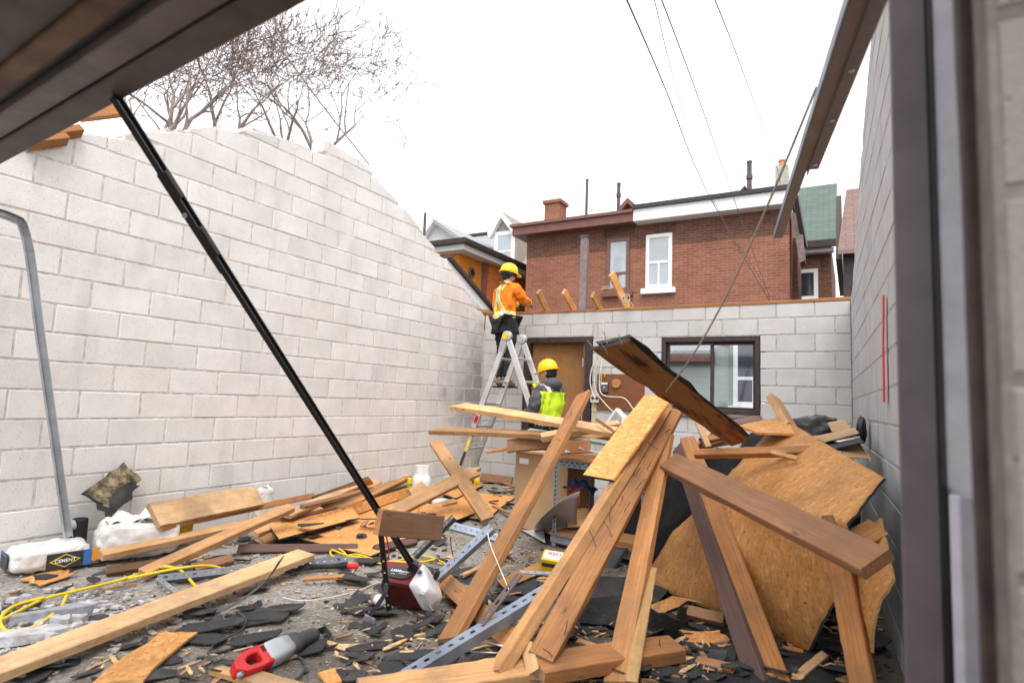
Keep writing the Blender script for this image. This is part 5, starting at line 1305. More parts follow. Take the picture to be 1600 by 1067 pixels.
sub_sheet('upper_plank', None, [k00 + sh_ + ed * 0.05 + (k00 - k10).normalized() * 0.02, k10 + sh_ + ed * 0.05, k11 + sh_ + ed * 0.025, k01 + sh_ + ed * 0.03], 10, 3, 0.024, 'timber_char', 'timber_char', jag=0.014, seed=33)
# ------------------------------------------------------------------ steel slotted angles and tracks
def slotted(name, lab, a, c, w_, mat, nrm, hole=0.05, group='slotted steel angles', flange=0.03, parent=None, bend=None, hr=0.008, cat='steel angle'):
    """punched angle iron: two flanges and a row of punched slots let into the wide flange"""
    a = Vector(a); c = Vector(c); L = (c - a).length; Mx = frame((a + c) / 2, c - a, nrm)
    b = MB(); th = 0.003
    # wide flange built as a ladder of strips so that the slots are real holes
    n = max(3, int(L / hole)); sl = L / n; x = -L / 2
    b.box((0, w_ / 2 - w_ * 0.18, 0), L, w_ * 0.36, th); b.box((0, -w_ / 2 + w_ * 0.18, 0), L, w_ * 0.36, th)
    for i in range(n):
        b.box((x + sl * (i + 0.5) - sl * 0.2, 0, 0), sl * 0.6, w_ * 0.2802, th)
    b.box((0, -w_ / 2 + th / 2, -flange / 2 - th * 0.5), L, th, flange)
    me = b.mesh(name, M[mat]); o = bpy.data.objects.new(name, me); col.objects.link(o); o.matrix_basis = Mx
    return tag(o, lab, cat, group)
slotted('slotted_angle', 'slotted angle crossing behind the leaning plank, right of the brown beam', AY(650, 806, 3.6), AY(803, 846, 3.5), 0.055, 'galv_blue', (0.1, -0.75, 0.65))
slotted('slotted_angle', 'dark slotted angle standing up behind the brown beam end', AY(646, 868, 3.05), AY(708, 806, 3.15), 0.035, 'steel_dk', (-0.3, -0.9, 0.3))
slotted('slotted_angle', 'blue-grey slotted angle rising right from the opener', AY(681, 902, 3.0), AY(768, 822, 3.2), 0.062, 'galv_blue', (-0.25, -0.8, 0.55))
slotted('slotted_angle', 'long galvanised slotted track sloping across the bottom centre', AY(612, 1064, 2.12), AY(908, 884, 3.05), 0.080, 'galv_blue', (-0.35, -0.62, 0.7), hole=0.06, flange=0.045)
slotted('slotted_angle', 'brown steel strap crossing over the long galvanised track', AY(694, 1048, 2.35), AY(812, 896, 2.75), 0.045, 'strap_br', (-0.3, -0.85, 0.4), hole=0.08, flange=0.004)
slotted('slotted_angle', 'bent galvanised strap end behind the leaning pair', AY(814, 893, 2.76), AY(876, 896, 3.0), 0.035, 'galv', (-0.1, -0.5, 0.85), flange=0.004)
slotted('slotted_angle', 'dark slotted strip on the floor across the crossed boards', G(246, 903, 0.05), G(380, 888, 0.06), 0.05, 'steel_dk', (0.1, -0.75, 0.6))
slotted('slotted_angle', 'thin grey steel leg sticking out of the dark slotted strip', G(246, 902, 0.05), G(290, 935, 0.02), 0.025, 'galv', (0.1, -0.3, 0.9), flange=0.02)
slotted('slotted_angle', 'dark slotted channel lying by the red handle behind the long board', G(464, 882, 0.05), G(542, 872, 0.05), 0.07, 'steel_dk', (0.0, -0.8, 0.6))
# bent strap near the long pale board
q = [G(318, 952, 0.01), G(345, 953, 0.02), G(375, 938, 0.06), G(415, 908, 0.16), AD(440, 872, 2.55)]
b = MB(); pts = catmull(q, 5)
for a, c in zip(pts, pts[1:]): b.bar(a, c + (c - a) * 0.05, 0.03, 0.004, up=(-0.3, -0.6, 0.7))
tag(b.build('steel_strap', M['steel_dk'], None, origin=q[0]), 'bent dark steel strap curling over the long pale board', 'strap')

# ------------------------------------------------------------------ garage door opener and rail
Ux = (AD(690, 925, 3.42) - AD(598, 885, 3.42)).normalized()           # along the housing
Fw = Vector(-cf); Fw = (Fw - Ux * Fw.dot(Ux)).normalized(); Uz = Fw.cross(Ux).normalized()
if Uz.z < 0: Uz = -Uz
opn = empty('garage_door_opener', G(640, 950), 'fallen maroon garage door opener with white lens', 'opener')
def hull(pts, name, mat, parent, bev, seg=3, smooth=False):
    bm = bmesh.new()
    o0 = abs_loc(parent)
    for p in pts: bm.verts.new(Vector(p) - o0)
    bmesh.ops.convex_hull(bm, input=bm.verts)
    loose = [v for v in bm.verts if not v.link_faces]
    bmesh.ops.delete(bm, geom=loose, context='VERTS')
    bmesh.ops.dissolve_limit(bm, angle_limit=R(4), verts=bm.verts, edges=bm.edges)
    bmesh.ops.recalc_face_normals(bm, faces=bm.faces)
    me = bpy.data.meshes.new(name); bm.to_mesh(me); bm.free(); me.materials.append(M[mat])
    if smooth:
        for p in me.polygons: p.use_smooth = True
    o = bpy.data.objects.new(name, me); col.objects.link(o); o.parent = parent
    if bev:
        md = o.modifiers.new('bevel', 'BEVEL'); md.width = bev; md.segments = seg; md.limit_method = 'ANGLE'; md.angle_limit = R(12)
    return o
qA, qB, qC, qD = AD(604, 875, 3.56), AD(662, 880, 3.52), AD(640, 914, 3.34), AD(600, 906, 3.38)
qE, qF = AD(666, 955, 3.40), AD(611, 945, 3.44)
qG, qH = AD(668, 930, 3.60), AD(610, 925, 3.66)
hull([qA, qB, qC, qD, qD.lerp(qF, 0.12), qC.lerp(qE, 0.12), qA.lerp(qH, 0.15), qB.lerp(qG, 0.15)], 'top_shell', 'red', opn, 0.010)
hull([qD.lerp(qF, 0.125) - Fw * 0.006, qC.lerp(qE, 0.125) - Fw * 0.006, qE, qF, qG, qH, qA.lerp(qH, 0.2) - Fw * 0.006, qB.lerp(qG, 0.2) - Fw * 0.006], 'lower_housing', 'red_dk', opn, 0.010)
hull([AD(597, 905, 3.50), AD(594, 915, 3.52), AD(603, 935, 3.52), AD(604, 900, 3.44), AD(604, 915, 3.44), AD(606, 930, 3.46)], 'end_cap', 'black_rub', opn, 0.008)
LP = [AD(660, 879, 3.47), AD(637, 914, 3.30), AD(650, 932, 3.29), AD(659, 953, 3.33), AD(673, 957, 3.36), AD(685, 950, 3.38), AD(692, 934, 3.42), AD(690, 921, 3.45), AD(681, 905, 3.48), AD(669, 886, 3.50),
      AD(652, 912, 3.25), AD(668, 915, 3.24), AD(680, 926, 3.28), AD(682, 940, 3.30), AD(672, 948, 3.27), AD(660, 938, 3.24), AD(657, 893, 3.34), AD(666, 893, 3.35), AD(664, 925, 3.215)]
ln = hull(LP, 'lens', 'lens', opn, 0, 4, True)
md = ln.modifiers.new('remesh', 'REMESH'); md.mode = 'VOXEL'; md.voxel_size = 0.006; md.use_smooth_shade = True
md = ln.modifiers.new('smooth', 'SMOOTH'); md.factor = 0.5; md.iterations = 30
for k in range(9):
    x0, y0 = 652 + k * 1.6, 926 + k * 3.0
    b = MB(); b.bar(AD(x0, y0, 3.238 + 0.004 * k), AD(x0 + 12, y0 + 2.4, 3.222 + 0.006 * k), 0.004, 0.012, up=Fw); b.build('vent_slot', M['grey_pl'], ln)
b = MB(); b.prism([AD(652, 894, 3.325), AD(656, 889, 3.34), AD(660, 893, 3.325), AD(658, 895, 3.32)], Fw * 0.02); b.build('button', M['print_bl2'], ln)
P = [qA, qB, qC, qD]
# badge with lettering on the top panel
pn = ((P[1] - P[0]).cross(P[3] - P[0])).normalized()
if pn.dot(Fw) < 0: pn = -pn
bc = (P[0] * 0.22 + P[1] * 0.22 + P[2] * 0.27 + P[3] * 0.29) + pn * 0.003; bu = (P[2] - P[3]).normalized() * 0.5 + (P[1] - P[0]).normalized() * 0.5; bu.normalize(); bv = pn.cross(bu)
b = MB(); oval = [bc + bu * (0.078 * math.copysign(abs(math.cos(t)) ** 0.7, math.cos(t))) + bv * (0.052 * math.copysign(abs(math.sin(t)) ** 0.8, math.sin(t))) for t in [k * math.pi / 10 for k in range(20)]]
b.prism(oval, pn * 0.004); bdg = b.build('badge', M['print_dk'], opn)
put_text('LiftMaster', 0.029, bc + pn * 0.0052 + bv * 0.008, bu, pn, M['print_wh'], bdg)
put_text('PROFESSIONAL', 0.008, bc + pn * 0.0052 + bv * -0.012 + bu * 0.022, bu, pn, M['print_wh'], bdg)
put_text('1/2 HP', 0.009, bc + pn * 0.0052 + bv * -0.022 - bu * 0.036, bu, pn, M['print_wh'], bdg)
# hanging straps of the opener
b = MB(); b.bar(AD(595, 832, 3.14), AD(608, 952, 3.32), 0.028, 0.012, up=Fw); st = b.build('hanger_strap', M['black'], opn)
for t in (0.35, 0.5, 0.65, 0.8, 0.93):
    p = AD(595, 832, 3.14).lerp(AD(608, 952, 3.32), t); b = MB(); b.tube([p + Fw * 0.004, p + Fw * 0.0085], 0.006, 8); b.build('strap_hole', M['grey_pl'], st)
b = MB(); pts = catmull([AD(604, 905, 3.26), AD(602, 925, 3.24), AD(590, 945, 3.22), AD(577, 962, 3.20)], 5)
for a, c in zip(pts, pts[1:]): b.bar(a, c + (c - a) * 0.06, 0.024, 0.01, up=Fw)
b.build('hanger_strap', M['black'], opn)
p = AD(574, 966, 3.18); b = MB(); b.box(p, 0.04, 0.012, 0.03, (Ux, Fw, Uz)); b.tube([p + Ux * 0.03 - Uz * 0.012, p + Ux * 0.03 - Uz * 0.012 - Fw * 0.03], 0.016, 10); b.build('roller', M['galv'], opn)
b = MB(); b.box(AD(646, 884, 3.46), 0.05, 0.06, 0.05, (Ux, Fw, Uz)); b.build('rail_bracket', M['black'], opn)
b = MB(); b.box(AD(682, 898, 3.46), 0.03, 0.04, 0.05, (Ux, Fw, Uz)); b.build('terminal', M['black_rub'], opn, bevel=0.006)
q = AD(595, 938, 3.46); b = MB(); b.sm = True; b.lathe([(0.004, -0.045), (0.022, -0.038), (0.033, -0.015), (0.034, 0.005), (0.024, 0.028), (0.014, 0.042), (0.013, 0.06)], q - Uz * 0.0, 14, (Fw, Uz, Ux)); tag(b.build('light_bulb', M['white'], None, origin=q), 'white light bulb lying beside the fallen opener', 'bulb')
# rail
rl = empty('opener_rail', G(645, 880), 'long black opener rail slanting from the header down to the opener', 'rail')
ra, rb = G(179, 150, zb + 0.004), AD(645, 884, 3.46)
rd = (rb - ra).normalized(); rs = rd.cross(cf).normalized(); rf_ = rs.cross(rd).normalized()
if rf_.dot(cf) > 0: rf_ = -rf_
L = (rb - ra).length
ra0 = ra; ra = ra - rd * 0.0; EX = 0.0; LX = L + EX
b = MB(); b.box((ra + rb) / 2 - rf_ * 0.012, LX, 0.030, 0.008, (rd, rs, rf_)); b.build('flange', M['black'], rl)
b = MB(); b.box((ra + rb) / 2 + rf_ * 0.006, LX, 0.008, 0.028, (rd, rs, rf_)); b.build('web', M['black'], rl)
b = MB(); b.box((ra + rb) / 2 + rf_ * 0.022, LX * 0.999, 0.020, 0.005, (rd, rs, rf_)); b.build('chain_guide', M['black'], rl); ra = ra0
for t, l_, w_ in ((0.115, 0.10, 0.035), (0.20, 0.12, 0.034)):
    p = ra + rd * (L * t); b = MB(); b.box(p + rf_ * 0.008 + rs * 0.002, l_, w_, 0.038, (rd, rs, rf_)); tr = b.build('trolley', M['black_rub'], rl, bevel=0.004)
p = ra + rd * (L * 0.155); b = MB(); b.tube([p + rs * -0.006 + rf_ * 0.02, p + rs * -0.006 + rf_ * 0.034], 0.009, 10); b.build('bolt', M['galv'], rl)
b = MB(); b.tube([ra + rd * (L * 0.10) - rs * 0.020, ra + rd * (L * 0.25) - rs * 0.019], 0.006, 6); b.build('arm', M['black'], rl)
b = MB(); b.tube(catmull([AD(604, 838, 3.2), AD(606, 850, 3.2), AD(608, 862, 3.22), AD(606, 875, 3.25)], 4), 0.004, 6); b.build('release_cord', M['strap'], rl)

# ------------------------------------------------------------------ steel work table and what stands round it
tb = empty('work_table', AY(935, 850, 5.0), 'grey slotted steel work table with wooden top under the leaning planks', 'table')
t00, t10 = AY(866, 712, 4.72), AY(1010, 722, 4.55)
zt_ = t00.z; TL = t00.copy(); TR = Vector((t10.x, t10.y, zt_)); dv = (TR - TL); dv.z = 0; du = dv.normalized(); dn = Vector((-du.y, du.x, 0))
TW, TD = dv.length, 0.62
def TP(u, v, z): return Vector((TL.x, TL.y, 0)) + du * u + dn * v + Vector((0, 0, z))
b = MB(); b.prism([TP(-0.05, -0.03, zt_ - 0.018), TP(TW + 0.05, -0.03, zt_ - 0.018), TP(TW + 0.05, TD, zt_ - 0.018), TP(-0.05, TD, zt_ - 0.018)], (0, 0, 0.018)); b.build('table_top', M['fir'], tb)
for (u, v) in ((0, 0), (TW - 0.04, 0), (0, TD - 0.04), (TW - 0.04, TD - 0.04)):
    b = MB(); b.prism([TP(u, v, 0), TP(u + 0.042, v, 0), TP(u + 0.042, v + 0.004, 0), TP(u + 0.004, v + 0.004, 0), TP(u + 0.004, v + 0.042, 0), TP(u, v + 0.042, 0)], (0, 0, zt_ - 0.02)); lg = b.build('leg', M['steel_tb'], tb)
    if v == 0:
        h_ = MB()
        k = 0.05
        while k < zt_ - 0.06:
            h_.box(TP(u + 0.022, v - 0.001, k), 0.010, 0.003, 0.018, (du, dn, Vector((0, 0, 1)))); k += 0.038
        tag(h_.build('punched_holes', M['hole'], lg), kind='stuff')
b = MB(); b.prism([TP(0.043, 0, zt_ - 0.085), TP(TW - 0.041, 0, zt_ - 0.085), TP(TW - 0.041, 0, zt_ - 0.02), TP(0.043, 0, zt_ - 0.02)], dn * 0.004); ap = b.build('apron', M['steel_tb'], tb)
h_ = MB()
for k in range(int(TW / 0.055)): h_.box(TP(0.08 + k * 0.055, -0.001, zt_ - 0.042), 0.026, 0.003, 0.009, (du, dn, Vector((0, 0, 1)))); h_.box(TP(0.105 + k * 0.055, -0.001, zt_ - 0.066), 0.018, 0.003, 0.009, (du, dn, Vector((0, 0, 1))))
tag(h_.build('punched_holes', M['hole'], ap), kind='stuff')
for (v, d_) in ((TD - 0.005, 0.004),):
    b = MB(); b.prism([TP(0.043, v, zt_ - 0.085), TP(TW - 0.041, v, zt_ - 0.085), TP(TW - 0.041, v, zt_ - 0.02), TP(0.043, v, zt_ - 0.02)], dn * d_); b.build('apron', M['steel_tb'], tb)
b = MB(); b.prism([TP(-0.02, -0.02, 0.10), TP(TW, -0.02, 0.10), TP(TW, TD, 0.10), TP(-0.02, TD, 0.10)], (0, 0, 0.018)); b.build('shelf', M['aged'], tb)
b = MB(); b.prism([TP(-0.01, -0.006, 0.035), TP(TW, -0.006, 0.035), TP(TW, -0.006, 0.098), TP(-0.01, -0.006, 0.098)], dn * 0.004); b.build('shelf_edge', M['steel_tb'], tb)
# wrench-like pipes on the table, blue cloth, red wires beneath
for (a, c, r_, lab) in (((884, 706), (945, 706), 0.011, 'long grey socket bar lying on the steel table'), ((905, 700), (965, 716), 0.008, 'second grey bar crossing the socket bar on the table')):
    A_, C_ = AY(a[0], a[1], 4.58), AY(c[0], c[1], 4.6); b = MB(); b.tube([A_, C_], r_, 8); b.tube([A_, A_.lerp(C_, 0.06)], r_ * 1.7, 8); tag(b.build('socket_bar', M['galv'], None, origin=A_), lab, 'tool', 'steel bars on the table')
q = AY(905, 760, 4.95)
b = MB(); b.sm = True
b.grid(lambda u, v: q + Vector((0.30 * (u - .5), 0.15 * (v - 0.5) + 0.02 * math.sin(9 * u), 0.10 * (1 - 4 * (u - .5) ** 2) * (1 - 2 * (v - .5) ** 2) + 0.02 * math.sin(17 * u + 5 * v) - 0.04)), 14, 8)
tag(b.build('cloth', M['blue'], None, origin=q), 'dark blue cloth bundled under the steel table top', 'cloth')
b = MB(); rng = random.Random(3); q = AY(897, 775, 4.85)
for k in range(4): b.tube(catmull([q + Vector((rng.uniform(-.08, .08), rng.uniform(-.05, .05), rng.uniform(-.08, .08))) for _ in range(5)], 5), 0.004, 5)
tag(b.build('wire_bundle', M['print_rdw'], None, origin=q), 'tangle of red wires hanging under the steel table', 'wires')
q0 = AY(898, 812, 4.9); board('wood_block', 'pale block on the lower shelf of the steel table', q0 + Vector((-0.08, 0, 0)), q0 + Vector((0.10, 0.1, 0.02)), 0.16, 0.04, (0, -0.9, 0.3), M['pine'], 'offcut')
q0 = AY(970, 842, 4.7); board('wood_block', 'thick plank offcut lying on the lower shelf', q0 + Vector((-0.22, 0, 0)), q0 + Vector((0.20, -0.02, 0.0)), 0.16, 0.04, (0, -0.2, 1), M['fir'], 'offcut')
# dark boxes filling the space below and behind the table
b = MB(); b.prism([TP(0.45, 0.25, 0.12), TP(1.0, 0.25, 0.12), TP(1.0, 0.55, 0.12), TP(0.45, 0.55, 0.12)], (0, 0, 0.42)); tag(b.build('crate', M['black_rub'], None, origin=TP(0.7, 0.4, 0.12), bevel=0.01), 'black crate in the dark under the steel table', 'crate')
# carton
c0, c1, cb = AY(806, 706, 5.05), AY(888, 708, 4.95), G(806, 828)
zc = c0.z; cx0 = Vector((c0.x, c0.y, 0)); cx1 = Vector((c1.x, c1.y, 0)); cu_ = (cx1 - cx0).normalized(); cn_ = Vector((-cu_.y, cu_.x, 0)); cw = (cx1 - cx0).length
ct = empty('carton', (cx0 + cx1) / 2, 'tall brown cardboard carton standing left of the steel table', 'carton')
def CP(u, v, z): return cx0 + cu_ * u + cn_ * v + Vector((0, 0, z))
b = MB(); b.prism([CP(0, 0, 0.03), CP(cw, 0, 0.03), CP(cw, 0.42, 0.03), CP(0, 0.42, 0.03)], (0, 0, zc - 0.03)); b.build('body', M['card'], ct, bevel=0.006)
b = MB(); b.prism([CP(-0.01, -0.03, zc + 0.002), CP(cw * 0.55, -0.05, zc + 0.02), CP(cw * 0.55, 0.02, zc + 0.012), CP(0, 0.02, zc + 0.002)], (0, 0, 0.004)); b.build('flap', M['card'], ct)
for (u, z_, h_) in ((0.05, zc - 0.10, 0.05), (0.05, 0.10, 0.06)):
    b = MB(); b.prism([CP(u, -0.001, z_), CP(u + 0.11, -0.001, z_), CP(u + 0.11, -0.001, z_ + h_), CP(u, -0.001, z_ + h_)], cn_ * -0.002); b.build('tape', M['print_wh'], ct)
# grey plastic sheet slumped between carton and table
P = [AY(838, 838, 4.3), AY(862, 832, 4.25), AY(908, 768, 4.5), AY(905, 800, 4.45)]
b = MB(); b.sm = True
b.grid(lambda u, v: ((G(835, 832, 0.01) * (1 - u) + G(905, 838, 0.02) * u) * (1 - v) + (AY(848, 806, 4.55) * (1 - u) + AY(906, 768, 4.62) * u) * v) + Vector((0, -0.06 * math.sin(math.pi * v), 0.03 * math.sin(3 * u))), 10, 8)
tag(b.build('plastic_sheet', M['poly'], None, origin=G(870, 835), solid=0.003), 'grey plastic sheet slumped against the table leg', 'plastic sheet')
b = MB(); b.sm = True
b.grid(lambda u, v: (G(800, 820, 0.01) * (1 - u) + G(852, 848, 0.015) * u) * (1 - v) + (G(812, 806, 0.05) * (1 - u) + G(850, 826, 0.07) * u) * v, 6, 4)
tag(b.build('plastic_sheet', M['poly'], None, origin=G(825, 830), solid=0.003), 'pale plastic offcut lying flat before the carton', 'plastic sheet')
# dark curved mat below the shelf
P0, P1 = AY(905, 905, 3.95), AY(975, 858, 4.35)
b = MB(); b.sm = True
b.grid(lambda u, v: AY(930 + 52 * u - 55 * v, 852 + 4 * u + 56 * v - 0 * u, 4.45 - 0.35 * v + 0.1 * u) + Vector((0, 0, -0.05 * math.sin(math.pi * v) * (0.4 + u))), 8, 10)
tag(b.build('rubber_mat', M['mat'], None, origin=P0, solid=0.008), 'dark curved rubber mat sliding off the lower shelf', 'mat')
b = MB(); b.tube(catmull([AY(905, 888, 3.9), AY(915, 893, 3.88), AY(928, 890, 3.9), AY(934, 878, 3.95), AY(937, 868, 4.0)], 5), 0.008, 6); tag(b.build('bent_rod', M['galv'], None, origin=AY(915, 893, 3.88)), 'bent galvanised rod lying before the rubber mat', 'rod')
# yellow and red product carton
def carton(lab, c, du_, w_, d_, h_, tilt, main, top_txt, name='product_box'):
    e = empty(name, c, lab, 'box')
    du_ = Vector(du_).normalized(); up = (Vector((0, 0, 1)) + Vector(tilt)).normalized(); du_ = (du_ - up * du_.dot(up)).normalized(); dn_ = up.cross(du_)
    b = MB(); b.box(Vector(c) + up * (h_ / 2), w_, d_, h_, (du_, dn_, up)); b.build('body', M[main], e, bevel=0.004)
    return e, du_, dn_, up
c = G(866, 893, 0.03); e, u_, n_, up_ = carton('yellow product box with red lettering behind the leaning pair', c, (1, 0.25, 0), 0.17, 0.12, 0.13, (0.15, -0.35, 0), 'yellow', '')
b = MB(); b.box(c + up_ * 0.1315, 0.14, 0.09, 0.003, (u_, n_, up_)); b.build('label', M['print_wh'], e)
put_text('RED', 0.05, c + up_ * 0.1335 + n_ * 0.012, u_, up_, M['print_rd'], e)
b = MB(); b.box(c + up_ * 0.09 - n_ * 0.0605, 0.155, 0.002, 0.028, (u_, n_, up_)); b.build('band', M['print_dk'], e)
b = MB(); b.box(c + up_ * 0.04 - n_ * 0.0605 + u_ * 0.03, 0.06, 0.002, 0.04, (u_, n_, up_)); b.build('picture', M['fir'], e)
c = G(905, 905, 0.01); e, u_, n_, up_ = carton('crushed yellow box with red print lying by the rubber mat', c, (1, 0.35, 0), 0.20, 0.12, 0.05, (0.0, -0.1, 0), 'yellow', '')
b = MB(); b.box(c + up_ * 0.028 - n_ * 0.0606 + u_ * 0.04, 0.10, 0.002, 0.04, (u_, n_, up_)); b.build('print_panel', M['print_rd'], e)

# ------------------------------------------------------------------ cement bags, tank, cans
def crumple(o, amt, size, seed=0):
    md = o.modifiers.new('sub', 'SUBSURF'); md.levels = 2; md.render_levels = 2
    tx = bpy.data.textures.new('creases', 'VORONOI'); tx.noise_scale = size; tx.distance_metric = 'DISTANCE'; tx.weight_1 = -1.0; tx.weight_2 = 1.0
    md = o.modifiers.new('crease', 'DISPLACE'); md.texture = tx; md.strength = amt; md.mid_level = 0.35; md.texture_coords = 'LOCAL'
    tx = bpy.data.textures.new('lumps', 'CLOUDS'); tx.noise_scale = size * 1.6
    md = o.modifiers.new('lump', 'DISPLACE'); md.texture = tx; md.strength = amt; md.mid_level = 0.5; md.texture_coords = 'LOCAL'
def bag(name, lab, c, du_, L_, W_, H_, seed, mat='white_bag'):
    rng = random.Random(seed); c = Vector(c); du_ = Vector(du_).normalized(); dn_ = Vector((-du_.y, du_.x, 0))
    e = empty(name, c, lab, 'bag', 'white bags by the left wall')
    b = MB(); b.sm = True; nu, nv = 26, 18; rows = []
    def sp(t, p): return math.copysign(abs(t) ** p, t)
    for j in range(nv + 1):
        ph = -math.pi / 2 + math.pi * j / nv; ring = []
        for i in range(nu):
            th = 2 * math.pi * i / nu
            x = sp(math.cos(ph), 0.45) * sp(math.cos(th), 0.40); y = sp(math.cos(ph), 0.45) * sp(math.sin(th), 0.40); z = sp(math.sin(ph), 0.55)
            v = Vector((x * L_ / 2, y * W_ / 2, (z + 1) * H_ / 2))
            nz = mnoise.noise(Vector((x * 2.2 + seed, y * 2.2, z * 2))) * 0.16 + mnoise.noise(Vector((x * 6 + seed, y * 6, z * 6))) * 0.06
            v.z += nz * H_ * (0.3 + 0.7 * max(z, 0)); v.x *= 1 + nz * 0.15; v.y *= 1 + nz * 0.3
            v.z = max(v.z, 0.004)
            ring.append(c + du_ * v.x + dn_ * v.y + Vector((0, 0, v.z)))
        rows.append(b.add(ring))
    for a, q in zip(rows, rows[1:]):
        for k in range(nu): b.face((a + k, a + (k + 1) % nu, q + (k + 1) % nu, q + k))
    so_ = b.build('sack', M[mat], e); crumple(so_, 0.030, 0.09, seed)
    return e, du_, dn_
c = Vector((-4.66, 2.02, 0)); 
e, u_, n_ = bag('cement_bag', 'small white cement bag with diamond logo in the left corner', c, (0.15, 1, 0), 0.46, 0.30, 0.17, 2)
sx = Vector((1, -0.15, 0)).normalized()
f0 = c + sx * 0.160 + Vector((0, 0, 0.070)) - u_ * 0.03
b = MB(); b.box(f0 + u_ * 0.09, 0.20, 0.006, 0.10, (u_, sx, Vector((0, 0, 1)))); lb = b.build('label_panel', M['print_dk'], e)
b = MB(); b.box(f0 + u_ * 0.215, 0.045, 0.007, 0.10, (u_, sx, Vector((0, 0, 1)))); b.build('label_panel', M['print_bl'], e)
b = MB(); b.box(f0 + u_ * 0.262 + Vector((0, 0, 0.01)), 0.045, 0.0065, 0.08, (u_, sx, Vector((0, 0, 1)))); b.build('label_panel', M['print_or'], e)
m0 = f0 + u_ * 0.09 + sx * 0.004
def diamond(r, m_, d): 
    b = MB(); b.prism([m0 + sx * d + u_ * (-0.085 * r), m0 + sx * d + Vector((0, 0, -0.042 * r)), m0 + sx * d + u_ * (0.085 * r), m0 + sx * d + Vector((0, 0, 0.042 * r))], sx * 0.0012); b.build('logo', M[m_], lb)
diamond(1.0, 'print_ye', 0.0); diamond(0.86, 'print_dk', 0.0014)
put_text('CEMENT', 0.030, m0 + sx * 0.0035, u_, sx, M['print_wh'], lb)
f1 = c - u_ * 0.226 + Vector((0, 0, 0.09)) + sx * 0.02
b = MB(); b.box(f1, 0.004, 0.15, 0.10, (u_, sx, Vector((0, 0, 1)))); lb2 = b.build('label_panel', M['print_dk'], e); b = MB(); b.box(f1 + Vector((0, 0, 0.042)), 0.006, 0.15, 0.016, (u_, sx, Vector((0, 0, 1)))); b.build('label_stripe', M['print_bl'], lb2)
c = Vector((-4.52, 2.52, 0)); e, u_, n_ = bag('cement_bag', 'large crumpled white bag beside the small cement bag', c, (0.30, 1, 0), 0.54, 0.36, 0.27, 8)
b = MB(); b.sm = True
for k, (a0, h0) in enumerate(((-0.20, 0.05), (-0.02, 0.06))):
    b.grid(lambda u, v: c + u_ * (a0 + 0.22 * u) + n_ * (-0.10 + 0.20 * v) + Vector((0, 0, 0.25 + h0 * math.sin(math.pi * u) * (0.4 + 0.6 * v) + 0.02 * math.sin(9 * u + 4 * v))), 8, 6)
b.build('open_flap', M['white_bag'], e, solid=0.003)
c = Vector((-4.60, 2.86, 0)); e, u_, n_ = bag('cement_bag', 'yellow bag half hidden behind the large white bag', c, (0.2, 1, 0), 0.22, 0.16, 0.27, 5, 'yellow')
c = LW(410, 800, 0.15); c.z = 0; e, u_, n_ = bag('plastic_bag', 'small crumpled white plastic at the wall beside the wide plank', Vector((c.x, c.y, 0)), (0.2, 1, 0), 0.16, 0.12, 0.34, 15)
# dark can behind the small bag
q = Vector((-4.83, 2.28, 0.0)); b = MB(); b.lathe([(0.05, 0), (0.05, 0.20), (0.045, 0.21), (0.045, 0.205), (0.0, 0.205)], q + Vector((0.0, 0.0, 0.05)), 16); tag(b.build('tin_can', M['black_rub'], None, origin=q), 'dark tin lying behind the small cement bag', 'can')
b = MB(); b.tube([Vector((-4.80, 2.18, 0.22)), Vector((-4.80, 2.23, 0.23))], 0.035, 14); tag(b.build('pipe_fitting', M['grey_pl'], None, origin=(-4.8, 2.2, 0.2)), 'grey round fitting on top of the small cement bag', 'fitting')
# propane tank by the wall
q = LW(659, 750, 0.25); q.z = 0; tk_ = empty('propane_tank', q, 'white propane tank with collar by the left wall', 'tank')
b = MB(); b.sm = True; b.lathe([(0.09, 0.0), (0.10, 0.02), (0.135, 0.05), (0.15, 0.10), (0.15, 0.22), (0.135, 0.28), (0.09, 0.325), (0.04, 0.34)], q, 24); b.build('body', M['white_paint'], tk_)
b = MB()
for k in range(3):
    a0 = k * 2.094 + 0.3; poly = [q + Vector((0.10 * math.cos(a0 + t), 0.10 * math.sin(a0 + t), 0.31)) for t in (0, .35, .7, 1.05, 1.4)]
    for a, c in zip(poly, poly[1:]): b.prism([a, c, c + Vector((0, 0, 0.13)), a + Vector((0, 0, 0.13))], (a - q).normalized() * 0.006 if False else Vector(((a - q).x, (a - q).y, 0)).normalized() * 0.006)
b.tube([q + Vector((0.103 * math.cos(t * 0.3), 0.103 * math.sin(t * 0.3), 0.44)) for t in range(22)], 0.008, 6); b.build('collar', M['white_paint'], tk_)
b = MB(); b.lathe([(0.03, 0.34), (0.03, 0.37), (0.02, 0.375), (0.02, 0.40), (0.032, 0.405), (0.032, 0.425)], q, 12); b.build('valve', M['steel_dk'], tk_); tk_.scale = (0.78, 0.78, 0.82)
q = LW(640, 758, 0.28); q.z = 0; b = MB(); b.lathe([(0.035, 0), (0.036, 0.01), (0.036, 0.15), (0.028, 0.175), (0.014, 0.185)], q, 14); sc_ = empty('spray_can', q, 'green and yellow spray can beside the propane tank', 'can'); b.build('body', M['green_can'], sc_); b = MB(); b.lathe([(0.03, 0.18), (0.03, 0.235), (0.02, 0.245)], q, 12); b.build('cap', M['yellow'], sc_); 
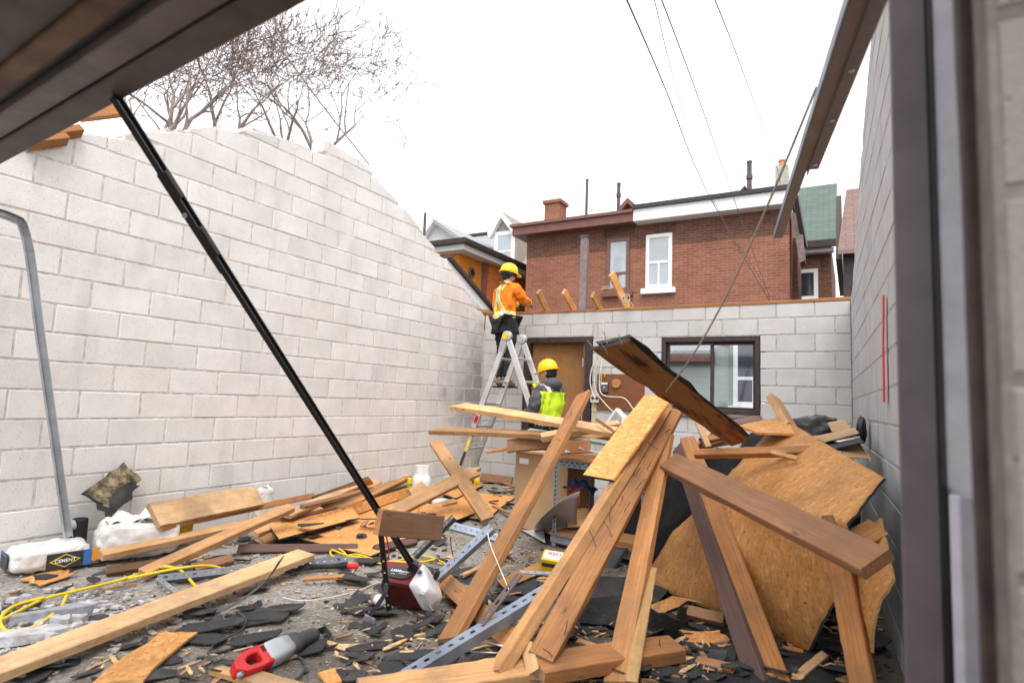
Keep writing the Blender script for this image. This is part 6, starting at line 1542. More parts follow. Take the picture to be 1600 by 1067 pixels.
# yellow tape measure / level by the ladder foot
q = G(743, 752, 0.07); b = MB(); b.tube([q + Vector((-0.02, -0.03, 0)), q + Vector((0.02, 0.03, 0))], 0.065, 18); tp = empty('cord_reel', G(743, 752), 'small yellow reel at the foot of the ladder', 'reel'); b.build('spool', M['yellow'], tp, bevel=0.006); b = MB(); b.tube([q + Vector((-0.024, -0.036, 0)), q + Vector((-0.018, -0.027, 0))], 0.025, 12); b.build('hub', M['print_dk'], tp)
q = G(690, 785, 0.03)
b = MB(); b.sm = True; b.lathe([(0.06, -0.03), (0.11, -0.02), (0.12, 0.0), (0.10, 0.03), (0.04, 0.045)], q, 16); tag(b.build('plastic_tub', M['white'], None, origin=q), 'small white plastic tub on the floor behind the beam', 'tub')
# black sack and cartons on the far right of the pile
def lumpy(c, sx, sy, sz, seed, n=20):
    b = MB(); b.sm = True; rows = []
    for j in range(n + 1):
        ph = -math.pi / 2 + math.pi * j / n; ring = []
        for i in range(n * 2):
            th = math.pi * i / n; d = Vector((math.cos(ph) * math.cos(th), math.cos(ph) * math.sin(th), math.sin(ph)))
            k = 1 + 0.20 * mnoise.noise(d * 1.7 + Vector((seed, 0, 0))) + 0.16 * abs(mnoise.noise(d * 5 + Vector((0, seed, 0)))) + 0.05 * mnoise.noise(d * 13)
            ring.append(Vector(c) + Vector((d.x * sx * k, d.y * sy * k, d.z * sz * k)))
        rows.append(b.add(ring))
    m = n * 2
    for a, q in zip(rows, rows[1:]):
        for k in range(m): b.face((a + k, a + (k + 1) % m, q + (k + 1) % m, q + k))
    return b
c = AY(1268, 672, 5.5); c.z -= 0.02; tag(lumpy(c, 0.26, 0.22, 0.13, 3).build('bin_bag', M['bin'], None, origin=c), 'glossy black bin bag on the pile by the far corner', 'bag')
c = AY(1346, 672, 5.3); tag(lumpy(c, 0.035, 0.10, 0.10, 6).build('bin_bag', M['bin'], None, origin=c), 'black plastic bag end squeezed against the right wall', 'bag')
def flat_card(lab, pts, mat='card', th=0.006, name='cardboard', cat='cardboard'):
    P = [AY(*p) for p in pts]; b = MB(); N = (P[1] - P[0]).cross(P[2] - P[0]).normalized(); b.prism(P, -N * th); tag(b.build(name, M[mat], None, origin=P[0]), lab, cat, 'cardboard on the pile')
flat_card('flat tan cardboard lid lying beside the black bin bag', [(1293, 660, 5.2), (1300, 674, 4.9), (1331, 672, 4.9), (1318, 655, 5.2)])
flat_card('cardboard sheet under the bin bag, upper of the two', [(1270, 682, 4.9), (1288, 690, 4.5), (1342, 676, 4.5), (1335, 668, 4.8)])
flat_card('white paper sheet poking out below the cardboard', [(1296, 686, 4.6), (1310, 690, 4.45), (1344, 682, 4.5), (1330, 676, 4.7)], 'white')
flat_card('dark sheet lying under the white paper', [(1280, 690, 4.7), (1300, 702, 4.3), (1350, 690, 4.3), (1338, 680, 4.6)], 'black_rub')
bxp = empty('open_box', AY(1325, 705, 4.35), 'open cardboard box tipped on the right side of the pile', 'box')
B0 = [AY(1306, 702, 4.35), AY(1337, 718, 4.15), AY(1358, 716, 4.3), AY(1342, 688, 4.7), AY(1312, 688, 4.6)]
b = MB(); b.prism([AY(1306, 692, 4.5), AY(1322, 714, 4.2), AY(1358, 716, 4.25), AY(1342, 690, 4.6)], (0, 0.0, -0.006)); b.build('base', M['card'], bxp)
b = MB(); b.prism([AY(1340, 688, 4.55), AY(1360, 717, 4.22), AY(1358, 722, 4.22), AY(1338, 696, 4.55)], (0.006, 0, 0)); b.build('side', M['card'], bxp)
b = MB(); b.prism([AY(1308, 690, 4.6), AY(1342, 687, 4.62), AY(1342, 702, 4.62), AY(1308, 704, 4.6)], (0, 0.006, 0)); b.build('side', M['card'], bxp)
# solid pile core under the sheets, coloured near black for the darkness there
b = MB(); b.prism([G(1080, 900), G(1300, 960), AX(1380, 880, 0.12) * 1.0, G(1330, 780), G(1090, 790)], (0, 0, 0.02))
c = Vector((-0.75, 4.95, 0.25)); tag(lumpy(c, 0.75, 0.62, 0.62, 9).build('pile_core', M['void'], None, origin=c), 'near-black pile core painted as the darkness under the big sheets', 'debris', kind='stuff')
c = Vector((-0.55, 6.0, 0.3)); tag(lumpy(c, 0.55, 0.75, 0.68, 12).build('pile_core', M['void'], None, origin=c), 'near-black pile core painted as the darkness behind the big sheet by the corner', 'debris', kind='stuff')
# green painted metal strip on the boards
a, c = AY(826, 672, 5.05), AY(958, 694, 4.62); b = MB(); b.bar(a, c, 0.055, 0.025, up=(0, -0.4, 0.9)); tag(b.build('metal_strip', M['green_ms'], None, origin=a, bevel=0.003), 'pale green painted metal strip under the rafters on the table', 'metal strip')
# ------------------------------------------------------------------ multi-position ladder
LY0, LY1 = 6.50, 6.90
HX, HZ = -3.81, 2.03
ld = empty('step_ladder', (HX, 6.7, 0), 'aluminium multi-position ladder standing in the left back corner', 'ladder')
LF = Vector((-4.58, 0, 0.0)); RFt = Vector((-2.95, 0, 0.0))
def lpt(foot, t, y): return Vector((HX + (foot.x - HX) * t, y, HZ + (foot.z - HZ) * t))
for side, foot in (('l', LF), ('r', RFt)):
    for y in (LY0, LY1):
        inner = 0.62
        b = MB(); b.bar(lpt(foot, 0.03, y), lpt(foot, inner, y), 0.030, 0.075, up=(1, 0, 0.3)); rail = b.build('rail', M['alu'], ld, bevel=0.004)
        yo = y + (0.020 if y == LY0 else -0.020)
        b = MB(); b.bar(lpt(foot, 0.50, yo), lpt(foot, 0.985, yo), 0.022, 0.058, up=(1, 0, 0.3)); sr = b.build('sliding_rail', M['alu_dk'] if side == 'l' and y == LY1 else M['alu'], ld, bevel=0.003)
        b = MB(); b.bar(lpt(foot, 0.972, yo), lpt(foot, 1.0, yo), 0.05, 0.085, up=(1, 0, 0.3)); b.build('foot', M['black_rub'], ld, bevel=0.006)
        b = MB(); b.bar(lpt(foot, 0.585, y), lpt(foot, 0.635, y), 0.042, 0.085, up=(1, 0, 0.3)); b.build('rail_lock', M['black_rub'], ld, bevel=0.008)
        if y == LY0:
            f_ = lpt(foot, 0.53, y) - Vector((0, 0.0165, 0)); ax_ = (lpt(foot, 1, y) - lpt(foot, 0, y)).normalized(); sx_ = ax_.cross(Vector((0, 1, 0))).normalized()
            b = MB(); b.box(f_, 0.11, 0.055, 0.002, (ax_, sx_, Vector((0, -1, 0)))); st_ = b.build('warning_label', M['print_rd'] if side == 'l' else M['print_wh'], rail)
            b = MB(); b.box(f_ - Vector((0, 0.002, 0)), 0.05, 0.03, 0.002, (ax_, sx_, Vector((0, -1, 0)))); b.build('label_print', M['print_dk'], rail)
            if side == 'l':
                f_ = lpt(foot, 0.83, yo) - Vector((0, 0.0125, 0)); b = MB(); b.box(f_, 0.46, 0.042, 0.002, (ax_, sx_, Vector((0, -1, 0)))); lb_ = b.build('brand_strip', M['print_dk'], sr)
                for t_ in (0.73, 0.84, 0.92):
                    b = MB(); b.box(lpt(foot, t_, yo) - Vector((0, 0.0145, 0)), 0.03, 0.043, 0.002, (ax_, sx_, Vector((0, -1, 0)))); b.build('yellow_mark', M['print_ye'], sr)
                b = MB(); b.box(lpt(foot, 0.86, yo) - Vector((0, 0.0148, 0)), 0.13, 0.018, 0.001, (ax_, sx_, Vector((0, -1, 0)))); b.build('white_lettering', M['print_wh'], sr)
                b = MB(); b.box(lpt(foot, 0.685, yo) - Vector((0, 0.0148, 0)), 0.10, 0.040, 0.001, (ax_, sx_, Vector((0, -1, 0)))); b.build('yellow_mark', M['print_ye'], sr)
    k = 0
    for t in (0.14, 0.285, 0.43, 0.575, 0.72, 0.865):
        b = MB(); b.bar(lpt(foot, t, LY0 + 0.012), lpt(foot, t, LY1 - 0.012), 0.032 if side == 'l' else 0.032, 0.028, up=(0.3, 0, 1)); b.build('rung', M['alu'], ld, bevel=0.003)
for y in (LY0, LY1):
    b = MB(); b.tube([(HX, y - 0.028, HZ), (HX, y + 0.028, HZ)], 0.062, 20); hg = b.build('hinge', M['alu'], ld, bevel=0.004)
    b = MB(); b.tube([(HX - 0.012, y - 0.040, HZ - 0.005), (HX - 0.012, y - 0.029, HZ - 0.005)], 0.040, 16); b.build('hinge_knob', M['yellow'] if y == LY0 else M['grey_pl'], hg)
    b = MB(); b.bar(Vector((HX - 0.03, y, HZ - 0.02)), lpt(LF, 0.10, y), 0.040, 0.085, up=(1, 0, 0.3)); b.build('hinge_arm', M['grey_pl'], hg)
# ------------------------------------------------------------------ workers
def skin_mesh(name, joints, edges, radii, root, levels=2, smooth=True):
    me = bpy.data.meshes.new(name); me.from_pydata([tuple(j) for j in joints], edges, [])
    o = bpy.data.objects.new('tmp', me); col.objects.link(o)
    md = o.modifiers.new('skin', 'SKIN'); md.use_smooth_shade = True; md.branch_smoothing = 0.4
    for i, r in enumerate(radii):
        sv = me.skin_vertices[0].data[i]; sv.radius = r if isinstance(r, tuple) else (r, r); sv.use_root = (i == root)
    s2 = o.modifiers.new('sub', 'SUBSURF'); s2.levels = levels; s2.render_levels = levels
    dg = bpy.context.evaluated_depsgraph_get(); out = bpy.data.meshes.new_from_object(o.evaluated_get(dg)); out.name = name
    bpy.data.objects.remove(o)
    for p in out.polygons: p.use_smooth = True
    return out
def hand_chain(j, e, r, wrist, idx, d, side_v, palm_n, curl=0.6):
    """adds palm and five curled fingers to the joint lists"""
    d = Vector(d).normalized(); side_v = Vector(side_v).normalized(); palm_n = Vector(palm_n).normalized()
    base = len(j); p = Vector(wrist) + d * 0.05; j.append(p); r.append((0.038, 0.022)); e.append((idx, base))
    lens = (0.070, 0.080, 0.075, 0.060)
    for k in range(4):
        a = p + d * 0.045 + side_v * (0.030 - 0.020 * k); n = len(j); j.append(a); r.append(0.0105); e.append((base, n)); q = a; dd = d.copy(); prev = n
        for s in range(2):
            dd = (dd * math.cos(curl) + palm_n * math.sin(curl)).normalized(); q = q + dd * lens[k] / 2; m = len(j); j.append(q); r.append(0.0095 - s * 0.001); e.append((prev, m)); prev = m
    a = p + side_v * 0.045 - d * 0.015; n = len(j); j.append(a); r.append(0.012); e.append((base, n)); q = a + (d * 0.6 + side_v * 0.4 + palm_n * 0.4).normalized() * 0.045; j.append(q); r.append(0.010); e.append((n, n + 1))
def jacket_material(name, kind):
    t = NT(name); s_ = t.sep(t.coord('Object')); x, y, z = s_[0], s_[1], s_[2]
    wr = t.noise(t.coord('Object', (1, 1, 0.6)), 9, 5, 0.6)
    def band(v, c, h): 
        return t.math('LESS_THAN', t.math('ABSOLUTE', t.math('SUBTRACT', v, c)), h)
    if kind == 'orange':
        c = t.mix(t.ramp(wr, [(0.3, 0), (0.7, 1)]), (0.80, 0.165, 0.012), (0.95, 0.28, 0.03))
        yl, sv = (0.80, 0.86, 0.05), (0.50, 0.53, 0.55)
        # waist band, crossed back straps
        back = t.math('LESS_THAN', y, 0.07)
        ax = t.math('ABSOLUTE', x)
        dz = t.math('MULTIPLY', t.math('SUBTRACT', z, 1.02), 0.42)
        m1 = t.math('MULTIPLY', t.math('LESS_THAN', t.math('ABSOLUTE', t.math('SUBTRACT', x, t.math('SUBTRACT', 0.10, dz))), 0.036), back)
        m2 = t.math('MULTIPLY', t.math('LESS_THAN', t.math('ABSOLUTE', t.math('ADD', x, t.math('SUBTRACT', 0.10, dz))), 0.036), back)
        m1 = t.math('MAXIMUM', m1, m2)
        n1 = t.math('MULTIPLY', t.math('LESS_THAN', t.math('ABSOLUTE', t.math('SUBTRACT', x, t.math('SUBTRACT', 0.10, dz))), 0.020), back)
        n2 = t.math('MULTIPLY', t.math('LESS_THAN', t.math('ABSOLUTE', t.math('ADD', x, t.math('SUBTRACT', 0.10, dz))), 0.020), back)
        n1 = t.math('MAXIMUM', n1, n2)
        torso = t.math('LESS_THAN', ax, 0.235)
        w1 = t.math('MULTIPLY', band(z, 0.985, 0.052), torso); w2 = t.math('MULTIPLY', band(z, 0.985, 0.026), torso)
        c = t.mix(t.math('MAXIMUM', m1, w1), c, yl); c = t.mix(t.math('MAXIMUM', n1, w2), c, sv)
    else:
        lime = t.mix(t.ramp(wr, [(0.3, 0), (0.7, 1)]), (0.55, 0.80, 0.02), (0.70, 0.92, 0.06))
        char = t.mix(t.ramp(wr, [(0.3, 0), (0.7, 1)]), (0.055, 0.055, 0.062), (0.11, 0.11, 0.125))
        body = t.math('MULTIPLY', t.math('LESS_THAN', t.math('ABSOLUTE', x), 0.245), t.math('LESS_THAN', z, 1.335))
        c = t.mix(body, char, lime)
        c = t.mix(t.math('MULTIPLY', band(z, 0.965, 0.030), t.math('LESS_THAN', t.math('ABSOLUTE', x), 0.40)), c, (0.45, 0.46, 0.48))
        sh = t.math('MULTIPLY', band(t.math('ABSOLUTE', x), 0.135, 0.022), t.math('GREATER_THAN', z, 1.335))
        c = t.mix(sh, c, (0.50, 0.50, 0.52))
    t.bump(wr, 0.7, 0.03)
    return t.done(c, 0.75, 0, 0.2)
def folds(o, amt, size):
    tx = bpy.data.textures.new('folds', 'MARBLE'); tx.noise_scale = size; tx.turbulence = 9; tx.marble_type = 'SOFT'
    md = o.modifiers.new('folds', 'DISPLACE'); md.texture = tx; md.strength = amt * 0.5; md.mid_level = 0.5; md.texture_coords = 'LOCAL'
    tx = bpy.data.textures.new('lumps', 'CLOUDS'); tx.noise_scale = size * 0.9
    md = o.modifiers.new('lump', 'DISPLACE'); md.texture = tx; md.strength = amt * 0.7; md.mid_level = 0.5; md.texture_coords = 'LOCAL'
def worker(label, loc, facing, pose, jacket_m, glove_m, hood=False):
    e = empty('person', loc, label, 'person')
    rz = math.atan2(-facing[0], facing[1]); Mx = Matrix.Rotation(rz, 4, 'Z')
    def add(name, me, mat, parent=e, extra=None):
        me.materials.clear(); me.materials.append(mat); o = bpy.data.objects.new(name, me); col.objects.link(o); o.parent = parent
        if parent is e: o.matrix_basis = Mx
        return o
    J = pose
    V = Vector
    # body: one continuous figure
    j = [V((0, 0.0, 0.94)), V((0, -0.01, 1.10)), V((0, -0.01, 1.28)), V((0, 0.0, 1.40)), V((0, 0.01, 1.46)), V((0, 0.02, 1.54)), V((0, 0.025, 1.60))]
    r = [(0.14, 0.11), (0.125, 0.10), (0.15, 0.105), (0.085, 0.075), (0.052, 0.055), (0.072, 0.092), (0.068, 0.085)]
    ed = [(0, 1), (1, 2), (2, 3), (3, 4), (4, 5), (5, 6)]
    for s, hip, knee, ank, toe in (('l',) + J['legl'], ('r',) + J['legr']):
        n = len(j); j += [V(hip), V(knee), V(ank), V(toe)]; r += [0.085, 0.060, 0.042, 0.035]; ed += [(0, n), (n, n + 1), (n + 1, n + 2), (n + 2, n + 3)]
    for s, sh, el, wr, hd_ in (('l',) + J['arml'], ('r',) + J['armr']):
        n = len(j); j += [V(sh), V(el), V(wr)]; r += [0.058, 0.043, 0.030]; ed += [(3, n), (n, n + 1), (n + 1, n + 2)]
        hand_chain(j, ed, r, wr, n + 2, hd_[0], hd_[1], hd_[2], 0.55)
    body = add('body', skin_mesh('body', j, ed, r, 0, 1), M['skin'])
    # trousers
    j = [V((0, 0, 0.96))]; r = [(0.165, 0.125)]; ed = []
    for hip, knee, ank, toe in (J['legl'], J['legr']):
        n = len(j); h_ = V(hip); k_ = V(knee); a_ = V(ank)
        j += [h_, h_.lerp(k_, 0.5), k_, k_.lerp(a_, 0.55), a_ + V((0, 0, 0.03))]; r += [0.108, 0.092, 0.074, 0.068, 0.058]; ed += [(0, n), (n, n + 1), (n + 1, n + 2), (n + 2, n + 3), (n + 3, n + 4)]
    tr_ = add('trousers', skin_mesh('trousers', j, ed, r, 0, 3), M['trousers']); folds(tr_, 0.03, 0.09)
    for hip, knee, ank, toe in (J['legl'], J['legr']):
        a_, t_ = V(ank), V(toe); d_ = (t_ - a_); d_.z = 0; d_.normalize(); fl = a_.z - 0.09
        b = MB(); b.sm = True
        me = skin_mesh('boot', [a_ + V((0, 0, 0.07)), a_, a_ - d_ * 0.03 + V((0, 0, -0.05)), a_ + d_ * 0.09 + V((0, 0, -0.045)), a_ + d_ * 0.17 + V((0, 0, -0.055))], [(0, 1), (1, 2), (1, 3), (3, 4)], [0.058, 0.056, 0.045, 0.050, 0.040], 1, 2)
        bo = add('boot', me, M['boot'])
        s_ = MB(); s_.prism([a_ + d_ * x + V((-d_.y, d_.x, 0)) * y + V((0, 0, -0.09)) for x, y in ((-0.075, -0.035), (0.06, -0.045), (0.17, -0.045), (0.21, 0.0), (0.17, 0.045), (0.06, 0.045), (-0.075, 0.035))], (0, 0, 0.022))
        so = bpy.data.objects.new('sole', s_.mesh('sole', M['black_rub'])); col.objects.link(so); so.parent = bo
    # jacket
    j = [V((0, -0.005, 0.86)), V((0, -0.005, 0.98)), V((0, -0.01, 1.14)), V((0, -0.01, 1.30)), V((0, 0.0, 1.40)), V((0, 0.0, 1.465))]
    r = [(0.205, 0.16), (0.205, 0.158), (0.21, 0.158), (0.22, 0.155), (0.135, 0.115), (0.092, 0.09)]
    ed = [(0, 1), (1, 2), (2, 3), (3, 4), (4, 5)]
    for sh, el, wr, hd_ in (J['arml'], J['armr']):
        n = len(j); s_, l_, w_ = V(sh), V(el), V(wr)
        j += [s_, s_.lerp(l_, 0.5), l_, l_.lerp(w_, 0.55), w_ - (w_ - l_).normalized() * 0.015]; r += [0.102, 0.092, 0.082, 0.070, 0.056]; ed += [(3, n), (n, n + 1), (n + 1, n + 2), (n + 2, n + 3), (n + 3, n + 4)]
    jk = add('jacket', skin_mesh('jacket', j, ed, r, 2, 3), jacket_m); folds(jk, 0.045, 0.10)
    # gloves
    for sh, el, wr, hd_ in (J['arml'], J['armr']):
        j = [V(wr) - (V(wr) - V(el)).normalized() * 0.03, V(wr)]; r = [0.044, 0.036]; ed = [(0, 1)]
        hand_chain(j, ed, r, V(wr), 1, hd_[0], hd_[1], hd_[2], 0.55)
        r = [q if isinstance(q, tuple) else q * 1.25 for q in r]
        add('glove', skin_mesh('glove', j, ed, r, 1, 1), glove_m)
        if pose.get('cuff'):
            c_ = V(wr) - (V(wr) - V(el)).normalized() * 0.05; a_ = (V(wr) - V(el)).normalized(); b = MB(); b.tube([c_ - a_ * 0.028, c_ + a_ * 0.018], 0.060, 14); o_ = bpy.data.objects.new('cuff_band', b.mesh('cuff_band', M['hivis'])); col.objects.link(o_); o_.parent = jk
    # head details: face, ears, hair, hat
    hc = V((0, 0.028, 1.565))
    def blob(c, sx, sy, sz, n=14):
        b = MB(); b.sm = True; rows = []
        for q in range(n + 1):
            ph = -math.pi / 2 + math.pi * q / n; rows.append(b.add([V(c) + V((math.cos(ph) * math.cos(2 * math.pi * i / (n * 2)) * sx, math.cos(ph) * math.sin(2 * math.pi * i / (n * 2)) * sy, math.sin(ph) * sz)) for i in range(n * 2)]))
        for a, c2 in zip(rows, rows[1:]):
            for i in range(n * 2): b.face((a + i, a + (i + 1) % (n * 2), c2 + (i + 1) % (n * 2), c2 + i))
        return b
    yawh = pose.get('head', 0.0); Hm = Matrix.Translation(hc) @ Matrix.Rotation(yawh, 4, 'Z') @ Matrix.Rotation(pose.get('nod', 0.0), 4, 'X') @ Matrix.Translation(-hc)
    def addh(name, b, mat, parent=body):
        me = b.mesh(name, mat); me.transform(Hm); o = bpy.data.objects.new(name, me); col.objects.link(o); o.parent = parent; return o
    face = blob(hc + V((0, 0.0, 0.0)), 0.078, 0.098, 0.115); addh('head', face, M['skin'])
    nb_ = MB(); nb_.prism([hc + V((-0.014, 0.088, -0.015)), hc + V((0.014, 0.088, -0.015)), hc + V((0.004, 0.092, 0.03)), hc + V((-0.004, 0.092, 0.03))], (0, 0.022, -0.006)); addh('nose', nb_, M['skin'])
    mo = MB(); mo.box(hc + V((0, 0.083, -0.052)), 0.045, 0.012, 0.009); addh('mouth', mo, M['print_lip'])
    for s in (-1, 1):
        addh('eye', blob(hc + V((0.03 * s, 0.088, 0.012)), 0.011, 0.008, 0.007, 6), M['hair']); addh('ear', blob(hc + V((0.080 * s, -0.005, -0.005)), 0.012, 0.022, 0.032, 6), M['skin'])
    hair = blob(hc + V((0, -0.022, 0.006)), 0.086, 0.092, 0.112); addh('hair', hair, M['hair'])
    b = MB(); b.sm = True
    b.lathe([(0.118, 0.030), (0.116, 0.055), (0.108, 0.095), (0.090, 0.130), (0.060, 0.152), (0.025, 0.162), (0.001, 0.163)], hc + V((0, -0.004, 0.0)), 28, (V((0.88, 0, 0)), V((0, 1.10, 0)), V((0, 0, 1))))
    hat = addh('hard_hat', b, M['hat'], e) if False else None
    me = b.mesh('hard_hat', M['hat']); me.transform(Hm); hat = bpy.data.objects.new('hard_hat', me); col.objects.link(hat); hat.parent = e; hat.matrix_basis = Mx
    br = MB(); br.prism([hc + V((0.135 * math.cos(t) * 0.86, (0.135 + (0.045 if math.sin(t) > 0 else 0.0) * math.sin(t)) * math.sin(t) * 1.06 - 0.004, 0.022 - 0.012 * max(0, math.sin(t)))) for t in [k * math.pi / 14 for k in range(28)]], (0, 0, 0.010))
    for nm, bb, mm in (('brim', br, M['hat']),):
        m2 = bb.mesh(nm, mm); m2.transform(Hm); o2 = bpy.data.objects.new(nm, m2); col.objects.link(o2); o2.parent = hat
    for s in (-0.035, 0.0, 0.035):
        rb_ = MB(); rb_.tube([hc + V((s, 0.118 * math.cos(t) * (1 - abs(s) * 1.5) - 0.004, 0.035 + (0.130 - abs(s) * 0.25) * math.sin(t))) for t in [0.25 + k * 0.264 for k in range(11)]], 0.007, 6); m2 = rb_.mesh('ridge', M['hat']); m2.transform(Hm); o2 = bpy.data.objects.new('ridge', m2); col.objects.link(o2); o2.parent = hat
    if pose.get('band'):
        bb = MB(); bb.tube([hc + V((0.098 * math.cos(t) * 0.9, 0.105 * math.sin(t) - 0.006, -0.002)) for t in [k * math.pi / 10 for k in range(21)]], 0.022, 6, cap=False); addh('head_band', bb, M['hair'])
        bb = blob(hc + V((0.098, -0.005, 0.0)), 0.02, 0.035, 0.042, 8); addh('ear_muff', bb, M['black_rub'])
    if hood:
        h_ = blob(V((0, -0.055, 1.425)), 0.135, 0.095, 0.085, 12); m2 = h_.mesh('hood', M['jacket_gr']); o2 = bpy.data.objects.new('hood', m2); col.objects.link(o2); o2.parent = jk
        cl = MB(); cl.sm = True
        cl.grid(lambda u, v: V((-0.11 + 0.22 * u, 0.10 + 0.06 * v + 0.02 * math.sin(math.pi * u), 1.34 + 0.10 * v - 0.02 * abs(u - .5))), 6, 4); m2 = cl.mesh('collar', M['hivis']); o2 = bpy.data.objects.new('collar', m2); col.objects.link(o2); o2.parent = jk; o2.modifiers.new('s', 'SOLIDIFY').thickness = 0.015
    return e, Mx, jk
V = Vector
W1 = V((-4.13, 6.98, 1.38)); F1 = V((0.42, 0.91, 0)).normalized()
R1 = Matrix.Rotation(math.atan2(-F1.x, F1.y), 4, 'Z').inverted()
ht = R1 @ (AY(826, 474, 7.36) - W1); el_ = (V((0.20, 0.0, 1.36)) + ht) / 2 + V((0.06, -0.05, -0.07))
ht2 = ht + V((-0.20, 0.0, 0.02)); el2 = (V((-0.20, 0.0, 1.36)) + ht2) / 2 + V((-0.10, -0.02, -0.08))
worker('worker in orange hi-vis jacket and yellow hard hat standing on the ladder', W1, F1,
       {'legl': ((-0.09, 0, 0.90), (-0.10, 0.03, 0.50), (-0.10, -0.01, 0.09), (-0.10, 0.14, 0.04)), 'legr': ((0.09, 0, 0.90), (0.09, 0.06, 0.50), (0.08, -0.02, 0.09), (0.08, 0.14, 0.04)),
        'arml': ((-0.19, 0, 1.36), tuple(el2), tuple(ht2), ((ht2 - el2).normalized(), V((0.6, 0, 0.8)), V((0.2, 0.3, -0.9)))), 'armr': ((0.19, 0, 1.36), tuple(el_), tuple(ht), ((ht - el_).normalized(), V((-0.6, 0, 0.8)), V((-0.2, 0.3, -0.9)))),
        'head': -0.25, 'nod': -0.15, 'cuff': True, 'band': True}, jacket_material('orange_jacket', 'orange'), M['glove'])
# loose black shirt tail under his jacket
px_ = W1 + V((0, 0, 0.80)); b = MB(); b.sm = True
b.lathe([(0.17, 0.13), (0.185, 0.06), (0.195, 0.0), (0.205, -0.06), (0.195, -0.065), (0.17, 0.0)], px_, 24, (V((0.95, 0.25, 0)), V((-0.2, 0.72, 0)), V((0, 0, 1))))
so = [o for o in bpy.data.objects if o.name == 'person'][0]; b.build('shirt_tail', M['trousers'], so)
W2 = V((-3.17, 6.46, 0.0)); F2 = V((-0.985, 0.17, 0)).normalized()
worker('worker in charcoal and lime hi-vis jacket with yellow hard hat standing by the door', W2, F2,
       {'legl': ((-0.09, 0, 0.90), (-0.10, 0.03, 0.50), (-0.10, -0.01, 0.09), (-0.10, 0.14, 0.04)), 'legr': ((0.09, 0, 0.90), (0.09, 0.02, 0.50), (0.09, -0.02, 0.09), (0.09, 0.14, 0.04)),
        'arml': ((-0.19, 0, 1.36), (-0.26, 0.03, 1.10), (-0.22, 0.24, 1.04), (V((0.2, 0.95, -0.1)), V((0.3, 0, 0.9)), V((0.9, 0, -0.3)))), 'armr': ((0.19, 0, 1.36), (0.26, 0.08, 1.12), (0.20, 0.30, 1.14), (V((-0.2, 0.95, 0.1)), V((-0.3, 0, 0.9)), V((-0.9, 0, -0.3)))),
        'head': 0.15, 'nod': -0.20}, jacket_material('charcoal_lime_jacket', 'lime'), M['glove'], hood=True)
# ------------------------------------------------------------------ red reciprocating saw
sw = empty('reciprocating_saw', G(430, 1030), 'red and grey reciprocating saw lying on the floor at the bottom left', 'saw')
s_a, s_b = G(366, 1046, 0.05), G(508, 986, 0.05)
sd_ = (s_b - s_a); SL = sd_.length; sx = sd_.normalized(); sz = Vector((-0.75, 0.55, 0.45)); sz = (sz - sx * sz.dot(sx)).normalized(); sy = sz.cross(sx)
def SP(u, v, w): return s_a + sx * (u * SL) + sy * v + sz * w
def loft(secs, n, name, mat, parent):
    b = MB(); b.sm = True; rows = []
    for (u, cy, cz, ry, rz, p) in secs:
        ring = []
        for k in range(n):
            t = 2 * math.pi * k / n; c_, s_ = math.cos(t), math.sin(t)
            ring.append(SP(u, cy + ry * math.copysign(abs(c_) ** p, c_), cz + rz * math.copysign(abs(s_) ** p, s_)))
        rows.append(b.add(ring))
    for a, c in zip(rows, rows[1:]):
        for k in range(n): b.face((a + k, a + (k + 1) % n, c + (k + 1) % n, c + k))
    b.face([rows[0] + k for k in range(n)][::-1]); b.face([rows[-1] + k for k in range(n)])
    return b.build(name, M[mat], parent)
mt = loft([(0.30, 0, 0, 0.035, 0.045, .6), (0.33, 0, 0, 0.042, 0.052, .5), (0.44, 0, 0.002, 0.043, 0.052, .5), (0.56, 0, 0.003, 0.041, 0.046, .6)], 20, 'motor_housing', 'grey_lt', sw)
gb = loft([(0.55, 0, 0.002, 0.040, 0.044, .7), (0.58, 0, 0.002, 0.045, 0.050, .7), (0.66, 0, 0.004, 0.043, 0.047, .8), (0.70, 0, 0.006, 0.035, 0.038, .9), (0.86, 0, 0.008, 0.030, 0.034, .9), (0.90, 0, 0.008, 0.022, 0.026, .9)], 20, 'gear_boot', 'boot_rub', sw)
# D-handle: a closed loop with a grip opening
outer = [(0.34, 0.046), (0.22, 0.052), (0.09, 0.046), (0.00, 0.022), (-0.02, -0.018), (0.05, -0.048), (0.20, -0.054), (0.34, -0.046)]
inner = [(0.235, 0.018), (0.19, 0.023), (0.13, 0.020), (0.095, 0.008), (0.09, -0.010), (0.115, -0.024), (0.18, -0.028), (0.235, -0.022)]
b = MB(); rows = [b.add([SP(u, yy, w) for u, w in P_]) for P_, yy in ((outer, -0.030), (inner, -0.026), (inner, 0.026), (outer, 0.030))]
for a, c in ((0, 1), (1, 2), (2, 3), (3, 0)):
    for k in range(8): b.face((rows[a] + k, rows[a] + (k + 1) % 8, rows[c] + (k + 1) % 8, rows[c] + k))
b.build('handle', M['red_b'], sw, bevel=0.006)
b = MB(); b.box(SP(0.29, 0, 0), 0.045, 0.062, 0.105, (sx, sy, sz)); b.build('handle_collar', M['red_b'], sw, bevel=0.012)
for k in range(4):
    b = MB(); b.box(SP(0.27 + k * 0.014, -0.0315, 0.022), 0.004, 0.003, 0.03, (sx, sy, sz)); b.build('vent_slot', M['hole'], sw); b = MB(); b.box(SP(0.27 + k * 0.014, 0.01 , 0.0535), 0.004, 0.03, 0.003, (sx, sy, sz)); b.build('vent_slot', M['hole'], sw)
b = MB(); b.box(SP(0.18, 0, -0.028), 0.03, 0.018, 0.03, (sx, sy, sz)); b.build('trigger', M['print_dk'], sw, bevel=0.004)
